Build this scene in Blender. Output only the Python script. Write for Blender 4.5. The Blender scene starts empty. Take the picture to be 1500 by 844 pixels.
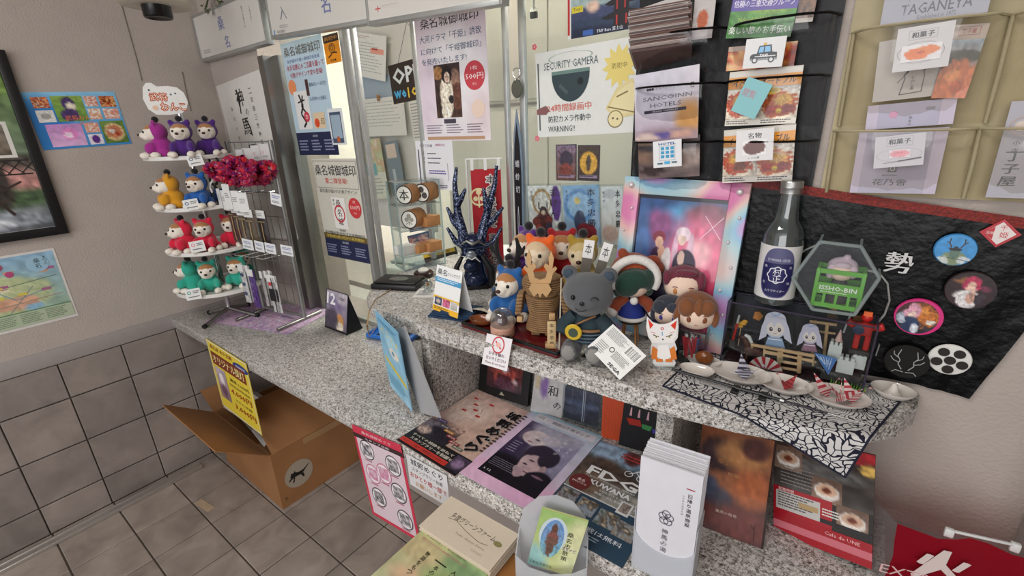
import bpy, bmesh, math, random
import numpy as np
from mathutils import Vector as V, Matrix as M, Euler
random.seed(7)
SC = bpy.context.scene; COL = SC.collection
PI = math.pi
# ---------------------------------------------------------------- camera, light, exposure
F_PX, CAM_H = 675.42, 1.5
RC = M(((0.8040234, 0.59380657, -0.03066157), (0.17355837, -0.28369711, -0.94307658), (-0.56870367, 0.75293407, -0.33115921)))
cam = bpy.data.cameras.new('camera'); cam.sensor_fit = 'HORIZONTAL'; cam.sensor_width = 36
cam.lens = 36 * F_PX / 1500; cam.clip_start = 0.02; cam.clip_end = 100
cam_ob = bpy.data.objects.new('camera', cam); COL.objects.link(cam_ob)
r_ = RC.transposed()
cm = M((( r_[0][0], -r_[0][1], -r_[0][2]), (r_[1][0], -r_[1][1], -r_[1][2]), (r_[2][0], -r_[2][1], -r_[2][2]))).to_4x4()
cm.translation = (0, 0, CAM_H); cam_ob.matrix_world = cm
SC.camera = cam_ob
SC.view_settings.view_transform = 'Standard'; SC.view_settings.look = 'None'
SC.view_settings.gamma = 1; SC.view_settings.exposure = 0.06; SC.view_settings.use_curve_mapping = False
wd = bpy.data.worlds.new('world'); SC.world = wd; wd.use_nodes = True
bgn = wd.node_tree.nodes['Background']; bgn.inputs[0].default_value = (0.93, 0.95, 1.0, 1); bgn.inputs[1].default_value = 0.72
def area(name, loc, to, sx, sy, watts, col=(1, 1, 1)):
    l = bpy.data.lights.new(name, 'AREA'); l.shape = 'RECTANGLE'; l.size = sx; l.size_y = sy; l.energy = watts; l.color = col
    o = bpy.data.objects.new(name, l); COL.objects.link(o); o.location = loc
    o.rotation_euler = (V(to) - V(loc)).to_track_quat('-Z', 'Y').to_euler(); return o
area('entrance_daylight', (0.2, -2.7, 1.7), (-0.9, 1.0, 0.9), 2.8, 2.0, 52, (1, 0.98, 0.97))
area('lobby_ceiling_light', (-0.7, -0.35, 2.48), (-0.7, -0.35, 0), 1.2, 0.3, 17, (1, 0.97, 0.93))
area('office_ceiling_light', (-1.3, 2.4, 2.46), (-1.3, 2.4, 0), 1.6, 0.7, 105, (1, 0.98, 0.94))
# ---------------------------------------------------------------- points from measured directions
def ray(px, py):
    d = V(((px - 750) / F_PX, (py - 422) / F_PX, 1)); return r_ @ d
O3 = V((0, 0, CAM_H))
def onz(px, py, z): d = ray(px, py); return O3 + d * ((z - CAM_H) / d.z)
def ony(px, py, y): d = ray(px, py); return O3 + d * (y / d.y)
def onx(px, py, x): d = ray(px, py); return O3 + d * (x / d.x)
def onp(px, py, p, n): d = ray(px, py); return O3 + d * ((V(p) - O3).dot(n) / d.dot(n))
def zat(px, py, b):
    d = ray(px, py); return CAM_H + d.z * ((b[0] * d.x + b[1] * d.y) / (d.x * d.x + d.y * d.y))
# ---------------------------------------------------------------- colours and materials
def lin(c):
    if isinstance(c, str):
        c = c.lstrip('#'); c = [int(c[i:i + 2], 16) / 255 for i in (0, 2, 4)]
    return tuple(x / 12.92 if x <= .04045 else ((x + .055) / 1.055) ** 2.4 for x in c[:3])
MATS = {}
def mat(name, col='888888', rough=.6, metal=0, var=.0, scale=40, bump=0, bscale=200, sheen=0, coat=0, trans=0, ior=1.45, emit=None, es=1):
    if name in MATS: return MATS[name]
    m = bpy.data.materials.new(name); MATS[name] = m; m.use_nodes = True
    nt = m.node_tree; N = nt.nodes; L = nt.links; b = N['Principled BSDF']
    c = lin(col); b.inputs['Base Color'].default_value = (*c, 1)
    b.inputs['Roughness'].default_value = rough; b.inputs['Metallic'].default_value = metal
    b.inputs['Sheen Weight'].default_value = sheen; b.inputs['Coat Weight'].default_value = coat
    b.inputs['Transmission Weight'].default_value = trans; b.inputs['IOR'].default_value = ior
    if emit: b.inputs['Emission Color'].default_value = (*lin(emit), 1); b.inputs['Emission Strength'].default_value = es
    tc = N.new('ShaderNodeTexCoord')
    nz = N.new('ShaderNodeTexNoise'); nz.inputs['Scale'].default_value = scale; nz.inputs['Detail'].default_value = 4
    L.new(tc.outputs['Object'], nz.inputs['Vector'])
    r = N.new('ShaderNodeValToRGB'); v = max(var, .01)
    r.color_ramp.elements[0].position = .3; r.color_ramp.elements[1].position = .7
    r.color_ramp.elements[0].color = (*[max(0, x * (1 - v)) for x in c], 1); r.color_ramp.elements[1].color = (*[min(1, x * (1 + v)) for x in c], 1)
    L.new(nz.outputs['Fac'], r.inputs[0]); L.new(r.outputs[0], b.inputs['Base Color'])
    if bump:
        n2 = N.new('ShaderNodeTexNoise'); n2.inputs['Scale'].default_value = bscale; L.new(tc.outputs['Object'], n2.inputs['Vector'])
        bp = N.new('ShaderNodeBump'); bp.inputs['Strength'].default_value = bump; bp.inputs['Distance'].default_value = .002
        L.new(n2.outputs['Fac'], bp.inputs['Height']); L.new(bp.outputs[0], b.inputs['Normal'])
    return m
def attr_mat(name, rough=.5, bump=0, bscale=400, sheen=0, coat=0):
    if name in MATS: return MATS[name]
    m = mat(name, 'ffffff', rough, bump=bump, bscale=bscale, sheen=sheen, coat=coat); nt = m.node_tree
    a = nt.nodes.new('ShaderNodeAttribute'); a.attribute_name = 'Col'
    b = nt.nodes['Principled BSDF']; nt.links.new(a.outputs['Color'], b.inputs['Base Color']); return m
def clear_mat(name, tint='ffffff', refl=1.0, rough=.02, haze=0, hazecol='ffffff'):
    """thin clear sheet: see-through with fresnel gloss, optionally a little milky"""
    if name in MATS: return MATS[name]
    m = bpy.data.materials.new(name); MATS[name] = m; m.use_nodes = True
    nt = m.node_tree; N = nt.nodes; L = nt.links; N.clear()
    out = N.new('ShaderNodeOutputMaterial'); t = N.new('ShaderNodeBsdfTransparent'); t.inputs[0].default_value = (*lin(tint), 1)
    g = N.new('ShaderNodeBsdfGlossy'); g.inputs['Roughness'].default_value = rough
    f = N.new('ShaderNodeLayerWeight'); pw = N.new('ShaderNodeMath'); pw.operation = 'POWER'; pw.inputs[1].default_value = 4.5; L.new(f.outputs['Facing'], pw.inputs[0])
    mu = N.new('ShaderNodeMath'); mu.operation = 'MULTIPLY_ADD'; mu.inputs[1].default_value = .5 * refl; mu.inputs[2].default_value = .025 * refl; L.new(pw.outputs[0], mu.inputs[0])
    mx = N.new('ShaderNodeMixShader'); L.new(mu.outputs[0], mx.inputs[0]); L.new(t.outputs[0], mx.inputs[1]); L.new(g.outputs[0], mx.inputs[2])
    if haze:
        d0 = N.new('ShaderNodeBsdfDiffuse'); d0.inputs[0].default_value = (*lin(hazecol), 1); d1 = N.new('ShaderNodeBsdfTranslucent'); d1.inputs[0].default_value = (*lin(hazecol), 1); d = N.new('ShaderNodeMixShader'); d.inputs[0].default_value = .4; L.new(d0.outputs[0], d.inputs[1]); L.new(d1.outputs[0], d.inputs[2])
        m2 = N.new('ShaderNodeMixShader'); m2.inputs[0].default_value = haze; L.new(mx.outputs[0], m2.inputs[1]); L.new(d.outputs[0], m2.inputs[2]); mx = m2
    L.new(mx.outputs[0], out.inputs[0]); return m
PRINT = attr_mat('print_ink', .45); GLOSSY = attr_mat('glossy_print', .22, coat=.3); PLUSH = attr_mat('plush_pile', .95, bump=.5, bscale=900, sheen=.3)
PAINT = attr_mat('painted_plastic', .4)
PAPER = lambda c='f2f1ee': mat('paper_' + c, c, .6, var=.02)
STEEL = mat('brushed_steel', '9a9894', .35, 1, var=.08, scale=8); CHROME = mat('chrome', 'c9c9cb', .15, 1)
CLEAR = clear_mat('clear_acrylic', 'f4f8f8', 1.4); GLASS = clear_mat('window_glass', 'f7faf8', 1.0); FILM = clear_mat('clear_vinyl', 'fafafa', 1.6, .12)
# ---------------------------------------------------------------- objects
def link(name, data, parent=None):
    o = bpy.data.objects.new(name, data); COL.objects.link(o)
    if parent: o.parent = parent
    return o
def tag(o, label=None, cat=None, group=None, kind=None):
    for k, v in (('label', label), ('category', cat), ('group', group), ('kind', kind)):
        if v: o[k] = v
    return o
def T(name, label, cat, loc=(0, 0, 0), rz=0, group=None, rot=None, mw=None):
    o = bpy.data.objects.new(name, None); COL.objects.link(o); o.empty_display_size = .02
    if mw is not None: o.matrix_world = mw
    else: o.location = loc; o.rotation_euler = rot if rot else (0, 0, rz)
    return tag(o, label, cat, group)
def kids(o): return [c for c in COL.objects if c.parent == o]
CHILD = {}
def copy_tree(o, parent=None):
    c = o.copy(); COL.objects.link(c)
    if parent: c.parent = parent
    for ch in o.children: copy_tree(ch, c)
    return c
class MB:
    def __init__(s): s.b = bmesh.new()
    def _fin(s, vs, mx):
        if mx is not None: bmesh.ops.transform(s.b, matrix=mx, verts=vs)
        return vs
    def box(s, c, d, rot=None, bev=0, seg=2):
        r = bmesh.ops.create_cube(s.b, size=1)['verts']
        bmesh.ops.scale(s.b, vec=d, verts=r)
        if bev:
            es = list({e for v in r for e in v.link_edges})
            r = list({v for f in bmesh.ops.bevel(s.b, geom=es, offset=bev, segments=seg, affect='EDGES', profile=.5)['faces'] for v in f.verts} | {v for v in r if v.is_valid})
        mx = M.Translation(c) @ (Euler(rot).to_matrix().to_4x4() if rot is not None and not isinstance(rot, M) else (rot.to_4x4() if rot is not None else M()))
        s._fin(r, mx); return s
    def cyl(s, a, b, r0, r1=None, n=16, caps=True):
        a, b = V(a), V(b); d = b - a; r1 = r0 if r1 is None else r1
        vs = bmesh.ops.create_cone(s.b, cap_ends=caps, segments=n, radius1=max(r0, 1e-5), radius2=max(r1, 1e-5), depth=d.length)['verts']
        s._fin(vs, M.Translation((a + b) / 2) @ d.to_track_quat('Z', 'Y').to_matrix().to_4x4()); return s
    def ball(s, c, r, rot=None, n=16, m=10):
        vs = bmesh.ops.create_uvsphere(s.b, u_segments=n, v_segments=m, radius=1)['verts']
        r = (r, r, r) if isinstance(r, (int, float)) else r
        mx = M.Translation(c) @ (Euler(rot).to_matrix().to_4x4() if rot is not None else M()) @ M.Diagonal((*r, 1))
        s._fin(vs, mx); return s
    def prism(s, pts, z0, z1, mx=None):
        lo = [s.b.verts.new((x, y, z0)) for x, y in pts]; hi = [s.b.verts.new((x, y, z1)) for x, y in pts]
        n = len(pts); area_ = sum(pts[i][0] * pts[(i + 1) % n][1] - pts[(i + 1) % n][0] * pts[i][1] for i in range(n))
        if area_ < 0: lo.reverse(); hi.reverse()
        s.b.faces.new(hi); s.b.faces.new(lo[::-1])
        for i in range(n): s.b.faces.new((lo[i], lo[(i + 1) % n], hi[(i + 1) % n], hi[i]))
        s._fin(lo + hi, mx); return s
    def lathe(s, prof, n=24, mx=None):
        rings = []
        for r, z in prof:
            rings.append([s.b.verts.new((r * math.cos(2 * PI * i / n), r * math.sin(2 * PI * i / n), z)) for i in range(n)] if r > 1e-6 else [s.b.verts.new((0, 0, z))])
        for a, b in zip(rings, rings[1:]):
            for i in range(n):
                j = (i + 1) % n
                if len(a) == 1 and len(b) == 1: break
                if len(a) == 1: s.b.faces.new((a[0], b[j], b[i]))
                elif len(b) == 1: s.b.faces.new((a[i], a[j], b[0]))
                else: s.b.faces.new((a[i], a[j], b[j], b[i]))
        s._fin([v for r in rings for v in r], mx); return s
    def tube(s, pts, rad, n=8, closed=False, flat=1):
        pts = [V(p) for p in pts]; k = len(pts); rad = [rad] * k if isinstance(rad, (int, float)) else rad
        up = V((0, 0, 1)); rings = []; px = None
        for i, p in enumerate(pts):
            t = (pts[(i + 1) % k] - pts[i - 1]) if closed else (pts[min(i + 1, k - 1)] - pts[max(i - 1, 0)])
            t.normalize()
            if px is None: px = t.cross(up if abs(t.z) < .9 else V((1, 0, 0))).normalized()
            px = (px - t * px.dot(t)).normalized(); py = t.cross(px)
            rings.append([s.b.verts.new(p + (px * math.cos(2 * PI * j / n) + py * math.sin(2 * PI * j / n) * flat) * rad[i]) for j in range(n)])
        for i in range(k if closed else k - 1):
            a, b = rings[i], rings[(i + 1) % k]
            for j in range(n): s.b.faces.new((a[j], a[(j + 1) % n], b[(j + 1) % n], b[j]))
        if not closed: s.b.faces.new(rings[0][::-1]); s.b.faces.new(rings[-1])
        return s
    def sheet(s, rows):
        """grid of points -> quads"""
        g = [[s.b.verts.new(p) for p in r] for r in rows]
        for i in range(len(g) - 1):
            for j in range(len(g[0]) - 1): s.b.faces.new((g[i][j], g[i][j + 1], g[i + 1][j + 1], g[i + 1][j]))
        return s
    def mesh(s, name='mesh', smooth=40, fuse=0, it=3, colfn=None):
        bmesh.ops.recalc_face_normals(s.b, faces=s.b.faces)
        me = bpy.data.meshes.new(name); s.b.to_mesh(me); s.b.free()
        if fuse:
            o = bpy.data.objects.new('tmp', me); COL.objects.link(o)
            r = o.modifiers.new('r', 'REMESH'); r.mode = 'VOXEL'; r.voxel_size = fuse
            w = o.modifiers.new('s', 'SMOOTH'); w.iterations = it; w.factor = .5
            dg = bpy.context.evaluated_depsgraph_get(); m2 = bpy.data.meshes.new_from_object(o.evaluated_get(dg))
            bpy.data.objects.remove(o); me = m2; me.name = name; smooth = 180
        if smooth:
            me.polygons.foreach_set('use_smooth', [True] * len(me.polygons))
            if smooth < 180: me.set_sharp_from_angle(angle=math.radians(smooth))
        if colfn:
            a = me.color_attributes.new('Col', 'FLOAT_COLOR', 'POINT')
            a.data.foreach_set('color', [x for v in me.vertices for x in (*lin(colfn(v.co)), 1)])
        return me
    def obj(s, name, m, parent=None, **k):
        me = s.mesh(name, **k); me.materials.append(m); return link(name, me, parent)
def mo(name, me, m, parent=None):
    if not me.materials: me.materials.append(m)
    return link(name, me, parent)
# ---------------------------------------------------------------- flat prints
_TX = {}
def text_mesh(s, bold=0):
    k = (s, bold)
    if k in _TX: return _TX[k]
    cu = bpy.data.curves.new('t', 'FONT'); cu.body = s; cu.size = 1; cu.resolution_u = 1; cu.offset = bold; cu.fill_mode = 'FRONT'
    o = bpy.data.objects.new('t', cu); COL.objects.link(o)
    dg = bpy.context.evaluated_depsgraph_get(); me = bpy.data.meshes.new_from_object(o.evaluated_get(dg))
    vs = np.array([v.co[:2] for v in me.vertices]) if len(me.vertices) else np.zeros((0, 2)); fs = [tuple(p.vertices) for p in me.polygons]
    bpy.data.objects.remove(o); bpy.data.curves.remove(cu); bpy.data.meshes.remove(me)
    _TX[k] = (vs, fs); return _TX[k]
def vnoise(u, v, f, seed=0):
    x = np.asarray(u) * f + seed * 17.3; y = np.asarray(v) * f + seed * 9.1
    xi = np.floor(x); yi = np.floor(y); fx = x - xi; fy = y - yi; fx = fx * fx * (3 - 2 * fx); fy = fy * fy * (3 - 2 * fy)
    h = lambda a, b: np.modf(np.abs(np.sin(a * 127.1 + b * 311.7) * 43758.5453))[0]
    return (h(xi, yi) * (1 - fx) + h(xi + 1, yi) * fx) * (1 - fy) + (h(xi, yi + 1) * (1 - fx) + h(xi + 1, yi + 1) * fx) * fy
def srgb(c): c = c.lstrip('#'); return np.array([int(c[i:i + 2], 16) / 255 for i in (0, 2, 4)])
def picture(top, bot, blobs=(), noise=.1, nf=9, seed=1):
    """u right 0..1, v down 0..1. blobs: (cx,cy,rx,ry,colour[,edge softness])"""
    def fn(u, v):
        c = srgb(top)[None] * (1 - v)[:, None] + srgb(bot)[None] * v[:, None]
        c = c * (1 + noise * (vnoise(u, v, nf, seed) - .5) * 2)[:, None]
        for i, b in enumerate(blobs):
            d = np.sqrt(((u - b[0]) / b[2]) ** 2 + ((v - b[1]) / b[3]) ** 2) + (vnoise(u, v, 14, seed + i) - .5) * .14 * (b[6] if len(b) > 6 else 1)
            e = b[5] if len(b) > 5 else .12
            a = np.clip((1 - d) / e + .5, 0, 1)[:, None]
            cc = srgb(b[4])[None] * (1 + noise * (vnoise(u, v, nf * 2, seed + 5 + i) - .5) * 2)[:, None]
            c = c * (1 - a) + cc * a
        return np.clip(c, 0, 1)
    return fn
def speckle(cols, f=10, seed=1):
    cs = np.array([srgb(c) for c in cols])
    def fn(u, v):
        t = vnoise(u, v, f, seed) * .6 + vnoise(u, v, f * 2.3, seed + 3) * .4
        t = np.clip((t - .22) / .56, 0, .999) * (len(cs) - 1); i = t.astype(int); w = (t - i)[:, None]
        return cs[i] * (1 - w) + cs[np.minimum(i + 1, len(cs) - 1)] * w
    return fn
FOOD = ['5a2412', 'a8441c', 'd8883a', 'e8c890', 'c83c1c', '7c2c14']
class Ink:
    """flat artwork on a W x H sheet; x right, y DOWN, both 0..1; later marks lie on earlier ones"""
    def __init__(s, W, H, z=.0004): s.W, s.H, s.z = W, H, z; s.v, s.f, s.c = [], [], []
    def _add(s, vs, fs, col):
        k = len(s.v); s.v += [(x * s.W, -y * s.H, s.z) for x, y in vs]; s.f += [tuple(i + k for i in f) for f in fs]
        s.c += ([lin(col)] * len(vs)) if isinstance(col, str) else [lin(c) for c in col]; s.z += .00006
    def poly(s, pts, col):
        a = sum(pts[i - 1][0] * pts[i][1] - pts[i][0] * pts[i - 1][1] for i in range(len(pts)))
        s._add(pts, [tuple(range(len(pts)))[::(-1 if a > 0 else 1)]], col); return s
    def rect(s, x0, y0, x1, y1, col): return s.poly([(x0, y0), (x1, y0), (x1, y1), (x0, y1)], col)
    def circ(s, x, y, r, col, n=28, ry=None):
        ry = ry if ry else r * s.W / s.H
        return s.poly([(x + r * math.cos(2 * PI * i / n), y + ry * math.sin(2 * PI * i / n)) for i in range(n)], col)
    def ring(s, x, y, r, w, col, n=32, ry=None):
        ry = ry if ry else r * s.W / s.H; k = 1 - w
        vs = []; fs = []
        for i in range(n):
            c, d = math.cos(2 * PI * i / n), math.sin(2 * PI * i / n); vs += [(x + r * c, y + ry * d), (x + r * k * c, y + ry * k * d)]
            j = (i + 1) % n; fs.append((2 * i, 2 * j, 2 * j + 1, 2 * i + 1)[::-1])
        s._add(vs, fs, col); return s
    def frame(s, x0, y0, x1, y1, w, col):
        h = w * s.W / s.H
        return s.rect(x0, y0, x1, y0 + h, col).rect(x0, y1 - h, x1, y1, col).rect(x0, y0, x0 + w, y1, col).rect(x1 - w, y0, x1, y1, col)
    def line(s, pts, w, col):
        a = s.H / s.W
        for (x0, y0), (x1, y1) in zip(pts, pts[1:]):
            dx, dy = x1 - x0, (y1 - y0) * a; l = math.hypot(dx, dy) or 1; nx, ny = -dy / l * w / 2, dx / l * w / 2 / a
            s.poly([(x0 + nx, y0 + ny), (x1 + nx, y1 + ny), (x1 - nx, y1 - ny), (x0 - nx, y0 - ny)], col); s.z -= .00006
        s.z += .00006; return s
    def text(s, t, x, y, h, col='222222', w=None, al='c', bold=.0, rot=0, out=None):
        """centre (or left) x, middle y, h = glyph height as a share of H; w = fit to this share of W"""
        cjk = any(ord(c) > 0x3000 for c in t)
        if out:
            for dx, dy in ((-1, 0), (1, 0), (0, -1), (0, 1), (.7, .7), (-.7, .7), (.7, -.7), (-.7, -.7)): s.text(t, x + dx * out[1] * h * s.H / s.W, y + dy * out[1] * h, h, out[0], w, al); s.z -= .00006
            s.z += .00006
        if cjk and bold:
            for d in (-1, 1): s.text(t, x + d * min(bold, .06) * .5 * h * s.H / s.W, y, h, col, w, al, 0, rot); s.z -= .00006
            s.z += .00006
        vs, fs = text_mesh(t, 0 if cjk else min(bold, .03))
        if not len(vs): return s
        lo, hi = vs.min(0), vs.max(0); hh = h * s.H; k = hh / max(hi[1] - lo[1], .3); kx = k
        if w: kx = w * s.W / max(hi[0] - lo[0], 1e-3)
        q = (vs - [(lo[0] + hi[0]) / 2 if al == 'c' else lo[0], (lo[1] + hi[1]) / 2]) * [kx, k]
        if rot: c, d = math.cos(rot), math.sin(rot); q = q @ np.array([[c, d], [-d, c]])
        s._add([(x + a / s.W, y - b / s.H) for a, b in q], fs, col); return s
    def vtext(s, t, x, y, h, col='222222', step=None, bold=0, w=None, out=None):
        for i, ch in enumerate(t): s.text(ch, x, y + i * (step or h * 1.15), h, col, bold=bold, w=w, out=out); s.z -= .00006
        s.z += .00006; return s
    def lines(s, x0, y0, x1, y1, n, col='555555', seed=0, fill=.5):
        """rows of print too small to read: short dashes"""
        rr = random.Random(seed); dy = (y1 - y0) / n
        for i in range(n):
            x = x0
            end = x1 - (x1 - x0) * rr.random() * .25
            while x < end:
                l = (x1 - x0) * rr.uniform(.03, .12); s.rect(x, y0 + i * dy, min(x + l, end), y0 + (i + fill) * dy, col); s.z -= .00006; x += l + (x1 - x0) * .015
        s.z += .00006; return s
    def photo(s, x0, y0, x1, y1, fn, n=28, m=None, shape=None):
        m = m or max(4, int(n * (y1 - y0) * s.H / ((x1 - x0) * s.W)))
        u, v = np.meshgrid(np.linspace(0, 1, n + 1), np.linspace(0, 1, m + 1)); u = u.ravel(); v = v.ravel()
        c = fn(u, v); k = n + 1
        if shape == 'disc':
            a = np.maximum(np.abs(u - .5), np.abs(v - .5)) / np.maximum(np.hypot(u - .5, v - .5), 1e-6); pu = .5 + (u - .5) * a; pv = .5 + (v - .5) * a
        else: pu, pv = u, v
        s._add(list(zip(x0 + pu * (x1 - x0), y0 + pv * (y1 - y0))), [(j * k + i, (j + 1) * k + i, (j + 1) * k + i + 1, j * k + i + 1) for j in range(m) for i in range(n)], [tuple(q) for q in c]); return s
    def obj(s, parent, name='print', m=None, loc=None):
        me = bpy.data.meshes.new(name); me.from_pydata(s.v, [], s.f)
        a = me.color_attributes.new('Col', 'FLOAT_COLOR', 'POINT'); a.data.foreach_set('color', [x for c in s.c for x in (*c, 1)])
        me.materials.append(m or PRINT); o = link(name, me, parent)
        if loc: o.location = loc
        return o
def frame_of(tl, tr, br, bl, n):
    """best rectangle through four points of a plane -> matrix at its top-left corner (x right, y up, z = n), width, height"""
    tl, tr, br, bl = map(V, (tl, tr, br, bl)); n = V(n).normalized()
    u = (tr - tl + br - bl).normalized(); u = (u - n * u.dot(n)).normalized(); v = n.cross(u)
    W = ((tr - tl).length + (br - bl).length) / 2; H = ((bl - tl).length + (br - tr).length) / 2
    c = (tl + tr + br + bl) / 4; o = c - u * W / 2 + v * H / 2
    return M(((u.x, v.x, n.x, o.x), (u.y, v.y, n.y, o.y), (u.z, v.z, n.z, o.z), (0, 0, 0, 1))), W, H
NF, NL, NU = V((0, -1, 0)), V((1, 0, 0)), V((0, 0, 1))
def quad_on(c4, p, n):
    return frame_of(*[onp(x, y, p, n) for x, y in c4], n)
def upright(c4, p, n):
    """rectangle standing straight up on a plane with horizontal normal n, fitted to four points"""
    q = [onp(x, y, p, n) for x, y in c4]; u = V((-n.y, n.x, 0)).normalized(); c = sum(q, V((0, 0, 0))) / 4
    W = ((q[1] - q[0]).dot(u) + (q[2] - q[3]).dot(u)) / 2; H = (q[0].z - q[3].z + q[1].z - q[2].z) / 2; o = c - u * W / 2 + V((0, 0, H / 2))
    return M(((u.x, 0, n.x, o.x), (u.y, 0, n.y, o.y), (u.z, 1, n.z, o.z), (0, 0, 0, 1))), W, H
def leaning(bl, br, z, tilt, tl, tr):
    """sheet whose bottom edge stands at height z, leaning back by tilt (radians)"""
    a, b = onz(*bl, z), onz(*br, z); u = (b - a).normalized(); up = V((0, 0, 1)); back = up.cross(u)
    v = up * math.cos(tilt) + back * math.sin(tilt); n = u.cross(v)
    return frame_of(onp(*tl, a, n), onp(*tr, a, n), b, a, n)
def slab(W, H, th, corner=0):
    """paper or board: local top-left origin, front face at z=0, back at -th"""
    b = MB()
    if corner:
        pts = []
        for cx, cy, a0 in ((W - corner, -corner, 0), (corner, -corner, 90), (corner, -H + corner, 180), (W - corner, -H + corner, 270)):
            pts += [(cx + corner * math.cos(math.radians(a0 + a)), cy + corner * math.sin(math.radians(a0 + a))) for a in (0, 30, 60, 90)]
        b.prism(pts, -th, 0)
    else: b.box((W / 2, -H / 2, -th / 2), (W, H, th))
    return b
def poster(name, label, cat, fit, base='f2f1ee', th=.0006, group=None, m=None, corner=0, part='sheet', off=.001):
    """thing: a sheet with its print (returned Ink is still open: call .obj(thing))"""
    mx, W, H = fit
    mx = mx.copy(); mx.translation += mx.to_3x3() @ V((0, 0, off + th))
    t = T(name, label, cat, group=group, mw=mx)
    slab(W, H, th, corner).obj(part, m or PAPER(base), t, smooth=0)
    return t, Ink(W, H)
# ================================================================ SETTING
XL, YW, YG1, YG2 = -2.388, 1.016, 1.07, 1.2
ZC, ZT = 0.734, 1.025
def tile_mat(name, c1, c2):
    m = mat(name, c1, .55, bump=.25, bscale=60); nt = m.node_tree; N = nt.nodes; L = nt.links
    oi = N.new('ShaderNodeObjectInfo'); tc = N.new('ShaderNodeTexCoord'); nz = N.new('ShaderNodeTexNoise'); nz.inputs['Scale'].default_value = 9; nz.inputs['Detail'].default_value = 8; nz.inputs['Distortion'].default_value = .6
    va = N.new('ShaderNodeVectorMath'); va.operation = 'ADD'; L.new(tc.outputs['Object'], va.inputs[0]); L.new(oi.outputs['Location'], va.inputs[1]); L.new(va.outputs[0], nz.inputs['Vector'])
    r = N.new('ShaderNodeValToRGB'); r.color_ramp.elements[0].position = .32; r.color_ramp.elements[1].position = .7
    r.color_ramp.elements[0].color = (*lin(c1), 1); r.color_ramp.elements[1].color = (*lin(c2), 1); L.new(nz.outputs['Fac'], r.inputs[0])
    hs = N.new('ShaderNodeHueSaturation'); mr = N.new('ShaderNodeMapRange'); mr.inputs[3].default_value = .88; mr.inputs[4].default_value = 1.1
    L.new(oi.outputs['Random'], mr.inputs[0]); L.new(mr.outputs[0], hs.inputs['Value']); L.new(r.outputs[0], hs.inputs['Color']); L.new(hs.outputs[0], N['Principled BSDF'].inputs['Base Color']); return m
def granite_mat():
    m = mat('granite', 'b5aea2', .28); nt = m.node_tree; N = nt.nodes; L = nt.links
    tc = N.new('ShaderNodeTexCoord')
    def vor(s, st):
        v = N.new('ShaderNodeTexVoronoi'); v.inputs['Scale'].default_value = s
        nz = N.new('ShaderNodeTexNoise'); nz.inputs['Scale'].default_value = s * .7; a = N.new('ShaderNodeMixRGB'); a.inputs[0].default_value = .012
        L.new(tc.outputs['Object'], a.inputs[1]); L.new(tc.outputs['Object'], nz.inputs['Vector']); L.new(nz.outputs['Color'], a.inputs[2]); L.new(a.outputs[0], v.inputs['Vector'])
        s_ = N.new('ShaderNodeSeparateColor'); L.new(v.outputs['Color'], s_.inputs[0])
        r = N.new('ShaderNodeValToRGB'); r.color_ramp.interpolation = 'CONSTANT'; e = r.color_ramp.elements
        while len(e) < len(st): e.new(.5)
        for q, (p, c) in zip(e, st): q.position = p; q.color = (*lin(c), 1)
        L.new(s_.outputs[0], r.inputs[0]); return r
    a = vor(310, [(0, '2c2a29'), (.15, '5e5954'), (.28, '9c958c'), (.5, 'cbc8c4'), (.8, 'e2dfdb')])
    b = vor(170, [(0, '4c4743'), (.12, 'b8b0a8'), (.4, 'd8d5d0'), (.75, 'b0aca8')])
    mx = N.new('ShaderNodeMixRGB'); mx.inputs[0].default_value = .3; L.new(a.outputs[0], mx.inputs[1]); L.new(b.outputs[0], mx.inputs[2]); L.new(mx.outputs[0], N['Principled BSDF'].inputs['Base Color']); return m
PLASTER = mat('wall_plaster', 'b4a9a1', .9, var=.03, scale=12, bump=.8, bscale=170)
CREAM = mat('office_wall_paint', 'e3dfd5', .8, var=.02); GROUT = mat('tile_grout', '5a514a', .9, var=.05)
WTILE = tile_mat('grey_brown_wall_tile', '857b75', '9c918a'); FTILE = tile_mat('grey_brown_floor_tile', '8a7e76', 'a89c92'); GRAN = granite_mat()
CAP = mat('grey_ledge', 'a39b99', .6, var=.03); ALU = mat('aluminium', 'b9bab8', .4, .7, var=.05)
def struct(name, mb, m, parent=None, **k):
    o = mb.obj(name, m, parent, **k)
    if not parent: o['kind'] = 'structure'
    return o
# floor with single tiles
fl = struct('floor', MB().box((-.8, 1.3, -.03), (4.4, 7.4, .05)), GROUT, smooth=0)
tm = MB().box((0, 0, 0), (.195, .195, .008), bev=.002, seg=1).mesh('tile', smooth=0); tm.materials.append(FTILE)
for i in range(-3, 7):
    for j in range(-3, 5):
        x = -1.8 + .2 * i; y = .318 + .2 * j
        if x - .1 < XL or x > -.3: 
            continue
        link('tile', tm, fl).location = (x, y, -.004)
tn = MB().box((0, 0, 0), (.083, .195, .008), bev=.002, seg=1).mesh('tile', smooth=0); tn.materials.append(FTILE)
for j in range(-3, 5): link('tile', tn, fl).location = (XL + .044, .318 + .2 * j, -.004)
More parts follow.
